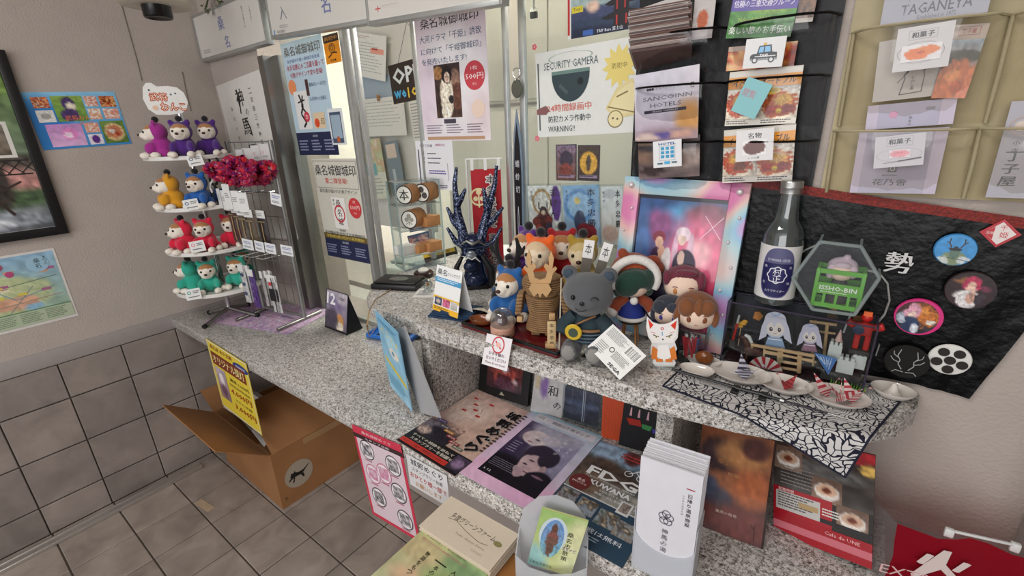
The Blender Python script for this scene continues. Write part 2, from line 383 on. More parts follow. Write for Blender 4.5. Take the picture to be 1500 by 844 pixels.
# left wall: plaster above a ledge, tiles below
wl = struct('wall_left', MB().box((XL - .06, -.3, .36), (.1, 2.8, .74)).box((XL - .05, -.3, 1.62), (.1, 2.8, 1.78)), PLASTER, smooth=0)
struct('tile_backing', MB().box((XL - .007, -.3, .345), (.006, 2.6, .69)), GROUT, wl, smooth=0)
rows = [(0, .131), (.131, .331), (.331, .531), (.531, .682)]
for a, b in rows:
    me = MB().box((0, 0, 0), (.008, .196, b - a - .006), bev=.0018, seg=1).mesh('tile', smooth=0); me.materials.append(WTILE)
    for j in range(-3, 5): link('tile', me, wl).location = (XL, .1155 + .2 * j - .0005, (a + b) / 2)
struct('ledge', MB().box((XL + .001, -.3, .715), (.012, 2.6, .064), bev=.003), CAP, wl)
for n_, (pts, r_w) in enumerate([([(177, 3), (190, 50), (200, 85), (208, 118)], .0012), ([(267, 105), (273, 135), (280, 163)], .0012)]):
    struct('cable', MB().tube([onx(x, y, XL + .002) for x, y in pts], r_w, 6), mat('grey_cable', '6b645f', .6), wl)
# floor rail of the sliding door
struct('trim_1', MB().box((-2.32, -.35, .006), (.05, 1.78, .012), bev=.002).box((-2.335, -.35, .014), (.006, 1.78, .006)).box((-2.303, -.35, .014), (.006, 1.78, .006)), mat('rail_steel', 'd0ccc8', .28, .85)).name = 'trim_1'
# front wall left of the window, right wall, ceiling, return below the counter
wf = struct('wall_front', MB().box(((XL - .1 - 1.965) / 2, YW + .12, 1.25), (-1.965 - XL + .1, .24, 2.5)).box(((-1.965 - .40) / 2, YW + .12, .36), (1.565, .24, .72)).box(((-1.965 - .40) / 2, YW + .15, 2.25), (1.565, .18, .5)), PLASTER, smooth=0)
wr = struct('wall_right', MB().box((.25, YW + .12, 1.25), (1.30, .24, 2.5)), PLASTER, smooth=0)
struct('ledge', MB().box((.45, YW - .004, .705), (.6, .012, .06), bev=.002), CAP, wr)
struct('wall_side_added', MB().box((1.15, -.35, 1.25), (.1, 2.4, 2.5)), PLASTER, smooth=0)  # out-of-view wall, added to cut the light falling on the right wall
struct('ceiling', MB().box((-.9, 1.3, 2.55), (4.2, 5.4, .1)), mat('ceiling_board', 'd8d6d0', .9, var=.02), smooth=0)
struct('trim_2', MB().box((.395, .95, 1.25), (.14, .12, 2.5), bev=.004), mat('pale_door_post', 'b9b6b0', .6, var=.03))
# window: steel jamb, sills, two sashes
win = struct('window_1', MB().box((-1.945, 1.05, 1.26), (.04, .075, 1.05)).box((-1.905, 1.075, 1.26), (.04, .05, 1.05)), STEEL, smooth=0)
def pane_bar(name, x, y, z0, z1, w=.022, d=.02): struct(name, MB().box((x, y, (z0 + z1) / 2), (w, d, z1 - z0), bev=.002), ALU, win)
pane_bar('stile', -1.478, YG1, ZC, 1.95, .02, .03); pane_bar('stile', -1.455, YG1 + .02, ZC, 1.95, .012, .02)
struct('glass_pane', MB().box((-1.685, YG1, 1.34), (.40, .005, 1.2)), GLASS, win, smooth=0)
struct('bottom_rail', MB().box((-1.685, YG1, .742), (.42, .02, .014)), ALU, win, smooth=0)
xg0 = ony(612, 100, YG2).x; xp = ony(744, 180, YG2).x; xq = ony(762, 180, YG2).x
pane_bar('stile', xg0 - .008, YG2, ZT, 2.0, .016, .012)
pane_bar('stile', xp, YG2, ZT, 2.0, .014, .016); pane_bar('stile', xq + .006, YG2 + .012, ZT, 2.0, .02, .016)
struct('glass_pane', MB().box(((xg0 + xp) / 2, YG2, (ZT + 2) / 2 + .005), (xp - xg0 - .012, .005, 2 - ZT - .02)), GLASS, win, smooth=0)
struct('glass_pane', MB().box(((xq - .40) / 2, YG2 + .012, (ZT + 2) / 2 + .005), (-.40 - xq - .02, .005, 2 - ZT - .02)), GLASS, win, smooth=0)
# granite counters
struct('lower_slab', MB().box(((XL + .157) / 2 + .003, .838, ZC - .0225), (.157 - XL - .006, .455, .045), bev=.006), GRAN, tag(T('lower_counter', 'long low speckled granite counter running along the wall from the left corner', 'counter'))).location = (0, 0, 0)
uc = T('upper_counter', 'raised speckled granite counter with a rounded right end, crowded with dolls', 'counter')
def arc(cx, cy, r, a0, a1, n=8): return [(cx + r * math.cos(math.radians(a0 + (a1 - a0) * i / n)), cy + r * math.sin(math.radians(a0 + (a1 - a0) * i / n))) for i in range(n + 1)]
out = [(-.40, 1.42), (-1.26, 1.42), (-1.26, 1.0)] + [(-1.25, .93), (-1.215, .855), (-1.15, .785), (-1.07, .742), (-1.0, .735)] + [(-.6, .737), (-.25, .745), (-.1, .758), (.0, .785), (.07, .83), (.12, .89), (.145, .95), (.152, 1.011), (-.40, 1.011)]
b = MB().prism(out, .985, ZT); bmesh.ops.bevel(b.b, geom=[e for e in b.b.edges if abs(e.verts[0].co.z - e.verts[1].co.z) < 1e-4], offset=.005, segments=2, affect='EDGES')
b.obj('slab', GRAN, uc)
MB().box((-.865, .88, .86), (.035, .262, .25), bev=.004).obj('support_panel', GRAN, uc)
MB().box((-.43, .995, .86), (.9, .03, .25)).obj('back_panel', GRAN, uc, smooth=0)
MB().box((-.225, .88, .86), (.035, .21, .25), bev=.004).obj('support_panel', GRAN, uc)
# office behind the glass
struct('wall_back', MB().box((-1.2, 3.25, 1.25), (4.6, .1, 2.5)), CREAM, smooth=0)
struct('wall_office_left', MB().box((-3.4, 2.25, 1.25), (.1, 2.0, 2.5)), CREAM, smooth=0).name = 'wall_office'
struct('wall_office_right', MB().box((.55, 2.25, 1.25), (.1, 2.0, 2.5)), CREAM, smooth=0).name = 'wall_office.001'
# sign boards over the window
WHITEB = mat('sign_board_white', 'cfcbc4', .5, var=.03, scale=5)
def sign(label, c4, y, th=.03):
    mx, W, H = quad_on(c4, (0, y, 0), NF)
    t = T('sign_board', label, 'sign', mw=mx, group='white handwriting boards over the window')
    slab(W, H, .012).obj('board', WHITEB, t, smooth=0)
    f = MB()
    for x0, x1, y0, y1 in ((-.008, 0, -H - .012, .008), (W, W + .008, -H - .012, .008), (0, W, -H - .012, -H), (0, W, 0, .008)):
        f.box(((x0 + x1) / 2, (y0 + y1) / 2, -th / 2 + .004), (x1 - x0, y1 - y0, th), bev=.001)
    f.obj('frame', ALU, t); return t, Ink(W, H)
t, k = sign('white board in the corner over the calligraphy sheet, marked with faint blue characters', [(283, 28), (376, -14), (391, 60), (297, 85)], .985)
k.text('桑', .42, .34, .30, '6f78a8', bold=.03).text('名', .46, .78, .28, '6f78a8', bold=.03); k.vtext('桑名の殿さん', .76, .18, .07, '9a9894').vtext('七里の渡し', .86, .24, .06, '9a9894').lines(.05, .82, .2, .92, 2, 'aaa8a4'); k.obj(t)
t, k = sign('white board left of centre over the orange sticker, with blue characters', [(384, -62), (535, -100), (536, 20), (398, 58)], .985)
k.text('入', .16, .72, .18, '77788c', bold=.02).text('名', .62, .72, .24, '6f78a8', bold=.03).rect(.02, .93, .035, 1, '6a9ac8').text('桑名市観光', .11, .965, .045, '8a8a8a').lines(.1, .88, .22, .93, 2, 'aaaaaa'); k.obj(t)
t, k = sign('cream board hanging lower in front of the glass poster, with a red cross mark', [(536, -62), (730, -112), (734, -6), (539, 34)], .97)
k.line([(.06, .82), (.11, .82)], .006, 'c8564e').line([(.085, .77), (.085, .87)], .006, 'c8564e').lines(.12, .78, .3, .8, 1, 'b8b4ac').rect(.105, .815, .3, .82, 'd8c8c0'); k.obj(t)
# lamp hanging at the top left, foliage above the boards
pl = onx(233, 27, -1.98)
lp = T('ceiling_spot', 'black tube spotlight with a cream disc hanging near the top left', 'lamp', pl)
MB().lathe([(0, .006), (.03, .006), (.039, 0), (.042, .004), (.042, .1), (0, .1)], 28).obj('lamp_tube', mat('black_gloss', '0c0b0c', .2), lp)
MB().lathe([(.041, .036), (.10, .036), (.108, .042), (.10, .054), (.041, .056)], 32).obj('mounting_disc', mat('cream_enamel', 'cfc6b4', .4), lp)
MB().cyl((0, 0, .12), (0, 0, 2.5 - pl.z), .008, n=10).obj('rod', mat('black_gloss'), lp)
pa = ony(318, 20, 1.0); fo = T('trailing_plant', 'dark green trailing plant on top of the corner sign board', 'plant', ony(300, 14, .975))
for i in range(60):
    a = random.uniform(0, 2 * PI); l = random.uniform(.02, .04); p = V((random.uniform(-.03, .14), random.uniform(-.01, .03), random.uniform(-.01, .09)))
    MB().sheet([[p, p + V((math.cos(a) * l * .5 - .006, 0, math.sin(a) * l * .5 + .006)), p + V((math.cos(a) * l, -.004, math.sin(a) * l))], [p, p + V((math.cos(a) * l * .5 + .006, -.004, math.sin(a) * l * .5 - .006)), p + V((math.cos(a) * l, -.004, math.sin(a) * l))]]).obj('leaf', mat('plant_leaf', '4c5a34', .6, var=.2), fo, smooth=0)
MB().tube([(-.03, .012, .0), (.04, .012, .05), (.14, .012, .06)], .003).obj('stem', mat('plant_leaf'), fo)
# ================================================================ LEFT WALL AND ITS CORNER
# framed photograph (runs out of the frame)
c = onx(101, 341, XL + .012)
ft = T('framed_photo', 'large black framed garden photograph with a stream on the left wall', 'picture', mw=M(((0, 0, 1, XL + .001), (1, 0, 0, c.y - .75), (0, 1, 0, c.z + .62), (0, 0, 0, 1))))
W, H = .75, .62; fw = .03
MB().box((W / 2, -H / 2, .005), (W - .02, H - .02, .008)).obj('backing', PAPER('e6e2da'), ft)
f = MB()
for x0, x1, y0, y1 in ((0, fw, -H, 0), (W - fw, W, -H, 0), (fw, W - fw, -H, -H + fw), (fw, W - fw, -fw, 0)): f.box(((x0 + x1) / 2, (y0 + y1) / 2, .0125), (x1 - x0, y1 - y0, .025), bev=.003)
f.obj('frame', mat('black_frame', '141214', .4), ft)
k = Ink(W, H, .0095)
k.photo(.04, .05, .96, .95, picture('5f7a44', '6c7077', [(.5, .12, .6, .12, '7d9a4e'), (.5, .58, .6, .07, '4c4640'), (.55, .70, .55, .12, 'c48e86', .3), (.6, .80, .5, .07, '4c6244', .3), (.85, .72, .05, .14, '3a3430', .2), (.4, .93, .6, .07, '8f949c', .3), (.75, .95, .12, .03, 'c8ccd2', .4)], .35, 30, 4), n=60)
k.rect(.60, .36, .92, .55, 'dcd9d2').photo(.61, .375, .905, .535, picture('7d766b', '6a5f52', [(.6, .5, .3, .3, '8d8678')], .3, 20))
for i in range(9): k.line([(.55 + i * .045, .565), (.61 + i * .045, .64)], .004, '2c2826').line([(.61 + i * .045, .565), (.55 + i * .045, .64)], .004, '2c2826')
k.line([(.5, .565), (.95, .565)], .006, '2c2826').line([(.5, .64), (.95, .64)], .006, '2c2826').line([(.66, .66), (.78, .73), (.84, .86)], .012, '3a302c').line([(.80, .74), (.9, .68)], .008, '3a302c'); k.obj(ft, m=GLOSSY)
# pale blue photo collage
t, k = poster('collage_poster', 'pale blue taped poster with nine small food and doll photos', 'poster', quad_on([(35, 137), (171, 133), (189, 212), (58, 219)], (XL, 0, 0), NL), '6db2dc')
k.photo(0, 0, 1, 1, picture('8cc6e6', '3f8fd0', [(.1, .6, .3, .5, '2f7fc8', .6)], .06), n=14)
def dogpic(col): return picture('8aa84e', '6a9440', [(.5, .3, .22, .25, col), (.55, .42, .16, .16, 'e8dcc8'), (.45, .75, .3, .25, col)], .2, 16)
for x0, y0, x1, y1, fn in [(.07, .08, .24, .27, speckle(FOOD[2:] + ['e8e0d0'], 9, 2)), (.07, .31, .25, .52, picture('dcdcd8', 'e4e2de', [(.5, .5, .3, .25, 'a8a49c')])), (.27, .07, .60, .52, dogpic('4a3468')), (.62, .08, .76, .26, speckle(['e8e8e4', 'd86c4c', 'f0f0ec', 'b8503c'], 4, 3)), (.79, .08, .97, .28, speckle(FOOD, 7, 5)), (.62, .30, .76, .50, speckle(['f2f0ea', 'd8946c', 'f2f0ea'], 4, 8)), (.79, .31, .97, .50, speckle(['f2f0ea', 'd8846c', 'f2f0ea'], 4, 9)), (.11, .56, .49, .96, picture('c48cc8', 'e0b4dc', [(.6, .45, .22, .28, 'e488c8'), (.55, .5, .12, .14, 'f6dcec')])), (.52, .56, .68, .74, speckle(['f2f0ea', 'd87c5c', 'f2f0ea'], 5, 4)), (.52, .77, .68, .96, picture('e8e0ea', 'e8e0ea', [(.5, .5, .28, .4, '5c2c84')])), (.70, .54, .98, .96, picture('6a8a40', '5c7c38', [(.5, .5, .42, .4, 'd8bc88'), (.5, .5, .34, .3, 'c87c58', .12, 3), (.4, .45, .12, .1, 'f0e4d8'), (.6, .6, .1, .1, 'a83c2c')], .2))]: k.photo(x0, y0, x1, y1, fn, n=16)
k.text('武将わんこ', .52, .46, .09, 'e8784c', bold=.02).text('グッズ', .56, .56, .07, 'e8884c', bold=.02); k.obj(t)
# tourist map
a = onx(78, 363, XL); b_ = onx(115, 462, XL)
t, k = poster('town_map', 'illustrated green and blue town map sheet on the left wall under the framed photograph', 'map', (M(((0, 0, 1, XL), (1, 0, 0, b_.y - .36), (0, 1, 0, a.z), (0, 0, 0, 1))), .36, a.z - b_.z), 'd8d4cf')
k.photo(.02, .03, .98, .96, picture('8fb4cf', '9fb494', [(.3, .55, .6, .35, 'b4bf94'), (.6, .66, .18, .1, 'd4a488'), (.72, .75, .08, .05, '8cb4cc'), (.5, .4, .2, .12, 'c4cc9c')], .12, 18, 6), n=40)
for i, (p, c) in enumerate([([(.0, .55), (.5, .42), (.95, .36)], '6c8474'), ([(.2, .9), (.4, .5), (.45, .2)], '847c74'), ([(.1, .7), (.95, .62)], 'a08c84'), ([(.3, .2), (.6, .6), (.9, .5)], '7c94a4'), ([(.5, .8), (.75, .45)], '90948c')]): k.line(p, .008, c)
for i in range(16): x, y = random.uniform(.25, .9), random.uniform(.18, .66); k.rect(x, y, x + .07, y + .035, random.choice(['d8c45c', 'd89c7c', 'a8648c', '4c6c8c', 'e0d8b8']))
k.circ(.56, .14, .035, 'a8546c').circ(.56, .14, .022, '4c5c84').circ(.84, .17, .085, '9cc0d4').vtext('桑名', .84, .13, .06, '24343c', bold=.02).vtext('まっぷ', .9, .1, .035, '24343c').circ(.62, .25, .03, 'b84c7c').rect(.02, .78, .98, .96, 'b2bfa4').rect(.02, .765, .98, .775, '5c8c64')
for i in range(4): k.lines(.2 + i * .19, .80, .37 + i * .19, .94, 6, '7c8c74', i)
k.obj(t)
# calligraphy sheet on the front wall
t, k = poster('calligraphy_sheet', 'tall white calligraphy sheet with brushed black characters beside the steel jamb', 'poster', quad_on([(321, 120), (387, 106), (431, 345), (370, 350)], (0, YW, 0), NF), 'd9d6d0')
k.vtext('神馬', .47, .11, .10, '1a1718', step=.17, bold=.03, w=.16).text('の', .56, .20, .04, '1a1718').text('里', .5, .42, .06, '1a1718', w=.2, bold=.03).vtext('二宮曲三世神馬', .72, .09, .03, '55504e', step=.05).vtext('桑名の里', .24, .16, .022, '8a8682', step=.06)
for x0, y0, x1, y1 in [(.44, .06, .42, .20), (.5, .24, .55, .34)]: k.line([(x0, y0), ((x0 + x1) / 2 + .02, (y0 + y1) / 2), (x1, y1)], .022, '1a1718')
k.lines(.22, .60, .9, .66, 2, '8a8682', 3); k.obj(t)

# ---------------------------------------------------------------- dog dolls
DOG = {}
def dog_parts(col, skin='efe6d8', brow='b07a4a'):
    key = (col, skin, brow)
    if key in DOG: return DOG[key]
    b = MB().ball((0, .012, .045), (.040, .046, .046)).ball((0, .005, .072), (.030, .030, .030)).ball((0, .010, .112), (.043, .038, .040))
    for s in (-1, 1): b.ball((s * .033, -.026, .046), (.015, .022, .026), (-.5, 0, s * .2)).ball((s * .030, .006, .146), (.012, .009, .016), (0, s * .45, 0)).ball((s * .034, .02, .022), (.018, .026, .02))
    body = b.mesh('hooded_body', fuse=.0045, it=2, colfn=lambda p: col); body.materials.append(PLUSH)
    h = MB().ball((0, -.008, .108), (.0375, .036, .036)).ball((0, -.042, .098), (.017, .018, .0145)).ball((0, -.03, .09), (.026, .02, .016))
    head = h.mesh('head', fuse=.0038, it=3, colfn=lambda p: brow if p.z > .1235 + .4 * max(0, .012 - abs(p.x)) and p.y > -.052 else skin); head.materials.append(PLUSH)
    pf = MB().ball((0, 0, 0), (.0155, .02, .0145)).mesh('paw', colfn=lambda p: skin); pf.materials.append(PLUSH)
    eye = MB().ball((0, 0, 0), .0052, n=10, m=8).mesh('eye'); eye.materials.append(mat('black_gloss'))
    nose = MB().ball((0, 0, 0), (.0075, .006, .0055), n=10, m=8).mesh('nose'); nose.materials.append(mat('brown_nose', '3a1e14', .4))
    top = MB().ball((0, 0, 0), .0135, n=12, m=8).ball((0, 0, -.01), (.006, .006, .01), n=10, m=6).mesh('topknot', colfn=lambda p: '141014'); top.materials.append(PLUSH)
    DOG[key] = (body, head, pf, eye, nose, top); return DOG[key]
def dog(label, loc, rz, col, group, skin='efe6d8', brow='b07a4a', sc=1.0):
    t = T('dog_doll', label, 'plush toy', loc, rz, group); t.scale = (sc, sc, sc)
    body, head, pf, eye, nose, top = dog_parts(col, skin, brow)
    link('hooded_body', body, t); link('head', head, t); link('nose', nose, t).location = (0, -.060, .101); link('topknot', top, t).location = (0, .012, .163)
    for s in (-1, 1):
        link('eye', eye, t).location = (s * .0185, -.038, .112)
        link('paw', pf, t).location = (s * .033, -.052, .0145); link('paw', pf, t).location = (s * .052, -.012, .0145)
    return t
# tiered round stand
PX, PY = -2.175, .775
rk = T('tiered_display_stand', 'tiered stand of four round white shelves on a steel pole in the corner', 'display stand', (PX, PY, ZC))
MB().cyl((0, 0, .03), (0, 0, .86), .0105, n=14).obj('pole', CHROME, rk)
WP = mat('white_enamel', 'dedbd6', .35)
SHZ = [1.425, 1.235, 1.06, .885]; SR = [.152, .158, .163, .168]
for z, r in zip(SHZ, SR): MB().lathe([(.0, -.004), (r - .004, -.004), (r, -.008), (r + .003, -.006), (r + .003, .006), (r, .008), (r - .004, .0), (0, 0)], 40).obj('shelf', WP, rk).location = (0, 0, z - ZC)
for a in (-65, 25, 115, 205):
    c_, s_ = math.cos(math.radians(a)), math.sin(math.radians(a)); rr = .14 if a in (-65, 25) else .11
    lg = MB().cyl((0, 0, .04), (c_ * rr, s_ * rr, .010), .009, .008, n=10).obj('leg', STEEL, rk)
    MB().cyl((c_ * rr * .96, s_ * rr * .96, .0115), (c_ * rr * 1.05, s_ * rr * 1.05, .0095), .0095, n=10).obj('rubber_foot', mat('black_rubber', '181818', .7), lg)
# speech-bubble board on top
n_ = (O3 - V((PX, PY, 1.62))); n_.z = .1; n_.normalize()
mx, W, H = quad_on([(207, 120), (277, 120), (277, 170), (207, 170)], (PX + .012, PY, 1.6), n_)
bp = [(783, 480), (800, 455), (830, 455), (860, 475), (920, 472), (970, 480), (1010, 510), (1032, 560), (1025, 600), (1000, 622), (930, 632), (860, 630), (815, 600), (785, 545)]
iv = mx.inverted(); pts = [(q.x, q.y) for q in [iv @ onp(x / 3.75, y / 3.75, (PX + .012, PY, 1.6), n_) for x, y in bp]]
t = T('bubble_board', 'white bubble-shaped board with orange lettering topping the tiered stand', 'sign', mw=mx)
MB().prism(pts, -.003, 0).obj('board', PAPER('eceae6'), t, smooth=0)
k = Ink(W, H); k.text('武将', .36, .44, .22, 'f08a4c', w=.36, bold=.06, out=('c8542c', .1)).text('武将', .36, .44, .21, 'fce4d4', w=.35).text('わんこ', .62, .72, .22, 'f08a4c', w=.52, bold=.06, out=('c8542c', .1)).text('わんこ', .62, .72, .21, 'fce4d4', w=.51).circ(.63, .37, .022, '5c7484').circ(.73, .34, .022, '5c7484').circ(.2, .25, .02, '222222').circ(.24, .75, .06, 'e8c4a8'); k.obj(t)
TG = 'dog dolls in hooded costumes on the tiered stand'
for lab, i, dx, dy, rz, col in [
    ('magenta hooded dog doll turned left on the top shelf of the tiered stand', 0, .02, -.105, -25, 'a42c8c'), ('purple hooded dog doll near the left of the top shelf, over the price card', 0, .105, -.05, 55, '4c2078'),
    ('purple hooded dog doll half hidden behind its twins on the top shelf', 0, -.03, .0, 50, '4c2078'), ('purple hooded dog doll at the right of the top shelf, black topknot up', 0, .090, .045, 55, '4c2078'),
    ('yellow hooded dog doll turned left on the second shelf', 1, .03, -.115, -12, 'd8981c'), ('blue hooded dog doll at the front of the second shelf', 1, .112, -.045, 40, '1c5ca8'), ('blue hooded dog doll at the right of the second shelf beside the hanging packets', 1, .095, .045, 55, '1c5090'),
    ('red hooded dog doll turned left at the left end of the third shelf', 2, .04, -.115, 5, 'd81e40'), ('red hooded dog doll at the front of the third shelf above the price card', 2, .10, -.055, 50, 'd81e40'), ('red hooded dog doll at the right of the third shelf', 2, .095, .048, 55, 'd81e40'),
    ('teal hooded dog doll turned away to the left behind the others on the lowest shelf', 3, -.02, -.11, -40, '2ca48c'), ('teal hooded dog doll at the left front of the lowest shelf', 3, .07, -.07, 62, '2ca48c'), ('teal hooded dog doll in the middle front of the lowest shelf', 3, .10, .03, 45, '2ca48c'), ('teal hooded dog doll partly behind the wire hooks on the lowest shelf', 3, .0, .10, 80, '2ca48c')]:
    dog(lab, (PX + dx, PY + dy, SHZ[i] + .0005), math.radians(rz), col, TG, sc=.85)
for i, (px, py, lab) in enumerate([(285, 236, 'small price card clipped to the rim of the top shelf of the tiered stand'), (279, 301, 'small price card clipped to the rim of the second shelf of the tiered stand'), (288, 362, 'small price card clipped to the rim of the third shelf of the tiered stand'), (282, 432, 'small price card clipped to the rim of the lowest shelf of the tiered stand')]):
    p = onp(px, py, (PX + .145, PY - .05, 0), V((.94, -.34, 0))); nn = V((.92, -.36, .15)).normalized()
    t, k = poster('price_card', lab, 'price tag', quad_on([(px - 11, py - 7), (px + 11, py - 11), (px + 13, py + 5), (px - 9, py + 9)], p + nn * .012, nn), 'e6e6e4', group='price cards on the tiered stand')
    k.ring(.25, .35, .13, .4, ['5c6488', '2c6c9c', 'e87c94', '3c9c8c'][i]).lines(.5, .2, .95, .5, 2, '6a6a70', i).lines(.15, .7, .95, .85, 1, '4a4a50', i); k.obj(t)

# ---------------------------------------------------------------- wire rack with hanging packets
wr_ = T('wire_rack', 'grey wire hook rack standing on the lower counter beside the tiered stand', 'display rack', (-1.965, .911, ZC))
d_ = V((.262, .045, 0)); nf = V((.045, -.262, 0)).normalized(); dn = d_.normalized()
GW = mat('grey_wire', '8e8d8b', .4, .6)
for s in (-.5, .5):
    MB().cyl(d_ * s + V((0, 0, .012)), d_ * s + V((0, 0, .745)), .0085, n=12).obj('upright', GW, wr_)
    p = d_ * s; MB().cyl(p + nf * .135 + V((0, 0, .009)), p - nf * .085 + V((0, 0, .009)), .0085, n=12).obj('foot', STEEL, wr_)
MB().cyl(d_ * -.5 + V((0, 0, .02)), d_ * .5 + V((0, 0, .02)), .007, n=10).obj('base_bar', GW, wr_)
for i in range(8): MB().cyl(d_ * -.5 + V((0, 0, .06 + i * .097)), d_ * .5 + V((0, 0, .06 + i * .097)), .0022, n=6).obj('cross_wire', GW, wr_)
for i in range(1, 6): MB().cyl(d_ * (-.5 + i / 6) + V((0, 0, .06)), d_ * (-.5 + i / 6) + V((0, 0, .74)), .0018, n=6).obj('upright_wire', GW, wr_)
def local(s, f, z): return V((-1.965, .911, 0)) + d_ * (s * .78 + .15) + nf * f + V((0, 0, z))
HK = [(s, z) for z in (1.375, 1.285, 1.03) for s in (-.38, -.13, .12, .37)]
for s, z in HK: MB().tube([d_ * s + V((0, 0, z - ZC)), d_ * s + nf * .11 + V((0, 0, z - ZC + .004)), d_ * s + nf * .135 + V((0, 0, z - ZC + .015))], .002, 6).obj('hook', CHROME, wr_)
rzR = math.atan2(d_.y, d_.x)
def packet(name, label, s, f, z, w, h, col, ink, group, rz=0, clear=True):
    t = T(name, label, 'packet', local(s, f, z), rzR + rz, group)
    MB().box((0, 0, -h / 2), (w, .004, h), bev=.0015).obj('bag', mat('goods_' + col, col, .5, var=.25, scale=60), t)
    if clear: MB().box((0, -.0035, -h / 2), (w * 1.04, .001, h * 1.02)).obj('clear_sleeve', FILM, t, smooth=0)
    MB().box((0, -.0052, -.012), (w * 1.02, .0012, .03)).obj('header_card', PAPER('dad9d6'), t, smooth=0)
    if ink:
        k = Ink(w, h); ink(k); o = k.obj(t); o.rotation_euler = (PI / 2, 0, 0); o.location = (-w / 2, -.0062, 0)
# scrunchies
scr = []
for v in range(4):
    b = MB(); n1, n2 = 22, 10; rows = []
    for i in range(n1 + 1):
        a = 2 * PI * i / n1; rows.append([])
        for j in range(n2 + 1):
            q = 2 * PI * j / n2; r = .011 + .005 * math.sin(i * 2.7 + v + j * 1.3) ; R = .026 + .004 * math.sin(3 * a + v)
            rows[-1].append(V(((R + r * math.cos(q)) * math.cos(a), r * math.sin(q) * 1.2, (R + r * math.cos(q)) * math.sin(a))))
    cols = ['a01840', '6c1c64', 'd0282c', '84204c']
    me = b.sheet(rows).mesh('fabric_ring', smooth=0, colfn=lambda p: cols[int(abs(math.sin(p.x * 180 + v) * math.cos(p.z * 150 + p.y * 90)) * 3.99)]); me.materials.append(attr_mat('satin_fabric', .28, bump=.3, bscale=150)); scr.append(me)
for i in range(20):
    s, f, z = -.40 + .92 * (i % 5) / 4.4, .03 + .033 * (i // 5) + .0, 1.365 + random.uniform(-.02, .025)
    o = link('scrunchie', scr[i % 4]); o.location = local(s, f, z); o.rotation_euler = (random.uniform(-.4, .4), random.uniform(0, 6), rzR + random.uniform(-.6, .6))
    tag(o, 'shiny red and purple scrunchie hanging in the bunch on the wire rack', 'scrunchie', 'scrunchies hanging on the wire rack')
for i, (s, f, z, c_) in enumerate([(-.40, .10, 1.245, '5c4c48'), (-.18, .11, 1.24, '4a4044'), (.05, .12, 1.235, '5a4e40'), (.25, .12, 1.23, '6c5a48'), (.45, .10, 1.225, '463c40')]):
    packet('ornament_packet', 'packet of dark ornaments, %s from the left in the middle of the wire rack' % ['first', 'second', 'third', 'fourth', 'fifth'][i], s, f, z, .05, .155, c_, lambda k: k.rect(.1, .25, .9, .28, '8a7a5c').line([(.5, .3), (.45, .6), (.55, .95)], .08, 'b09868').lines(.2, .05, .8, .13, 2, '9a9a9a'), 'packets on the middle hooks of the wire rack')
for i, (s, f, z) in enumerate([(-.45, .13, 1.305), (-.28, .135, 1.30), (-.12, .14, 1.315), (.05, .135, 1.30), (.22, .13, 1.295)]):
    t = T('hang_card', 'white header card over the middle packets of the wire rack, %s from the left' % ['first', 'second', 'third', 'fourth', 'fifth'][i], 'card', local(s, f, z), rzR + .15 * (i - 2), 'white cards over the packets')
    MB().box((0, 0, -.035), (.042, .0012, .075 if i != 2 else .095)).obj('card', PAPER('dedddb'), t, smooth=0); k = Ink(.042, .07); k.lines(.2, .3, .8, .6, 3, 'a8a8aa', i); o = k.obj(t); o.rotation_euler = (PI / 2, 0, 0); o.location = (-.021, -.0008, 0)
for i, (s, z) in enumerate([(-.42, 1.445), (-.22, 1.45), (.05, 1.46), (.30, 1.465)]):
    t = T('hang_card', 'pale label card above the scrunchies on the wire rack, %s from the left' % ['first', 'second', 'third', 'last'][i], 'card', local(s, .01, z), rzR, 'label cards at the top of the wire rack')
    MB().box((0, 0, -.03), (.055, .0012, .06)).obj('card', PAPER('d4d3d1'), t, smooth=0); k = Ink(.055, .06); k.ring(.3, .5, .1, .4, 'd8a0a8').lines(.2, .7, .9, .85, 2, '9a9aa0', i); o = k.obj(t); o.rotation_euler = (PI / 2, 0, 0); o.location = (-.0275, -.0008, 0)
def tagp(px, py, w, h, lab, ph):
    q = local(0, .14, 1); t, k = poster('price_card', lab, 'price tag', quad_on([(px - w, py - h), (px + w, py - h * .6), (px + w * 1.1, py + h), (px - w * .8, py + h * .6)], q, nf), 'dfe0e2', group='price cards on the wire rack')
    k.lines(.15, .2, .9, .5, 2, '8088b0', px).lines(.15, .65, .9, .85, 2, '606068', py); k.obj(t)
for a_ in [(404, 292, 8, 11, 'price card with bluish print at the right of the white cards on the wire rack', 0), (363, 358, 8, 9, 'first price card from the left under the dark packets', 0), (380, 361, 7, 9, 'second price card from the left under the dark packets', 0), (396, 364, 8, 9, 'third price card from the left under the dark packets', 0), (420, 367, 9, 9, 'last price card under the dark packets beside the steel jamb', 0)]: tagp(*a_)
PK = 'packets on the lowest hooks of the wire rack'
packet('strap_packet', 'white strap packet with blue round crests, leftmost on the lowest hooks', -.36, .12, 1.0, .032, .165, 'd6d5d6', lambda k: [k.circ(.5, y, .25, '3c4c74') for y in (.25, .5, .75)], PK)
packet('strap_packet', 'second white strap packet close behind the blue-crested one', -.27, .11, .995, .03, .16, 'cfcdd0', None, PK)
packet('strap_packet', 'purple strap packet on the lowest hooks', -.10, .12, .985, .036, .165, '5a3488', lambda k: [k.circ(.5, y, .14, '8a68b0') for y in (.35, .55, .75)], PK)
for i, s in enumerate((.08, .14, .2)): packet('strap_packet', 'thin pale strap packet between the purple and the black ones, %s of three' % ['left', 'middle', 'right'][i], s, .10 - .01 * i, .975, .016, .15, 'b8b6b4', None, PK)
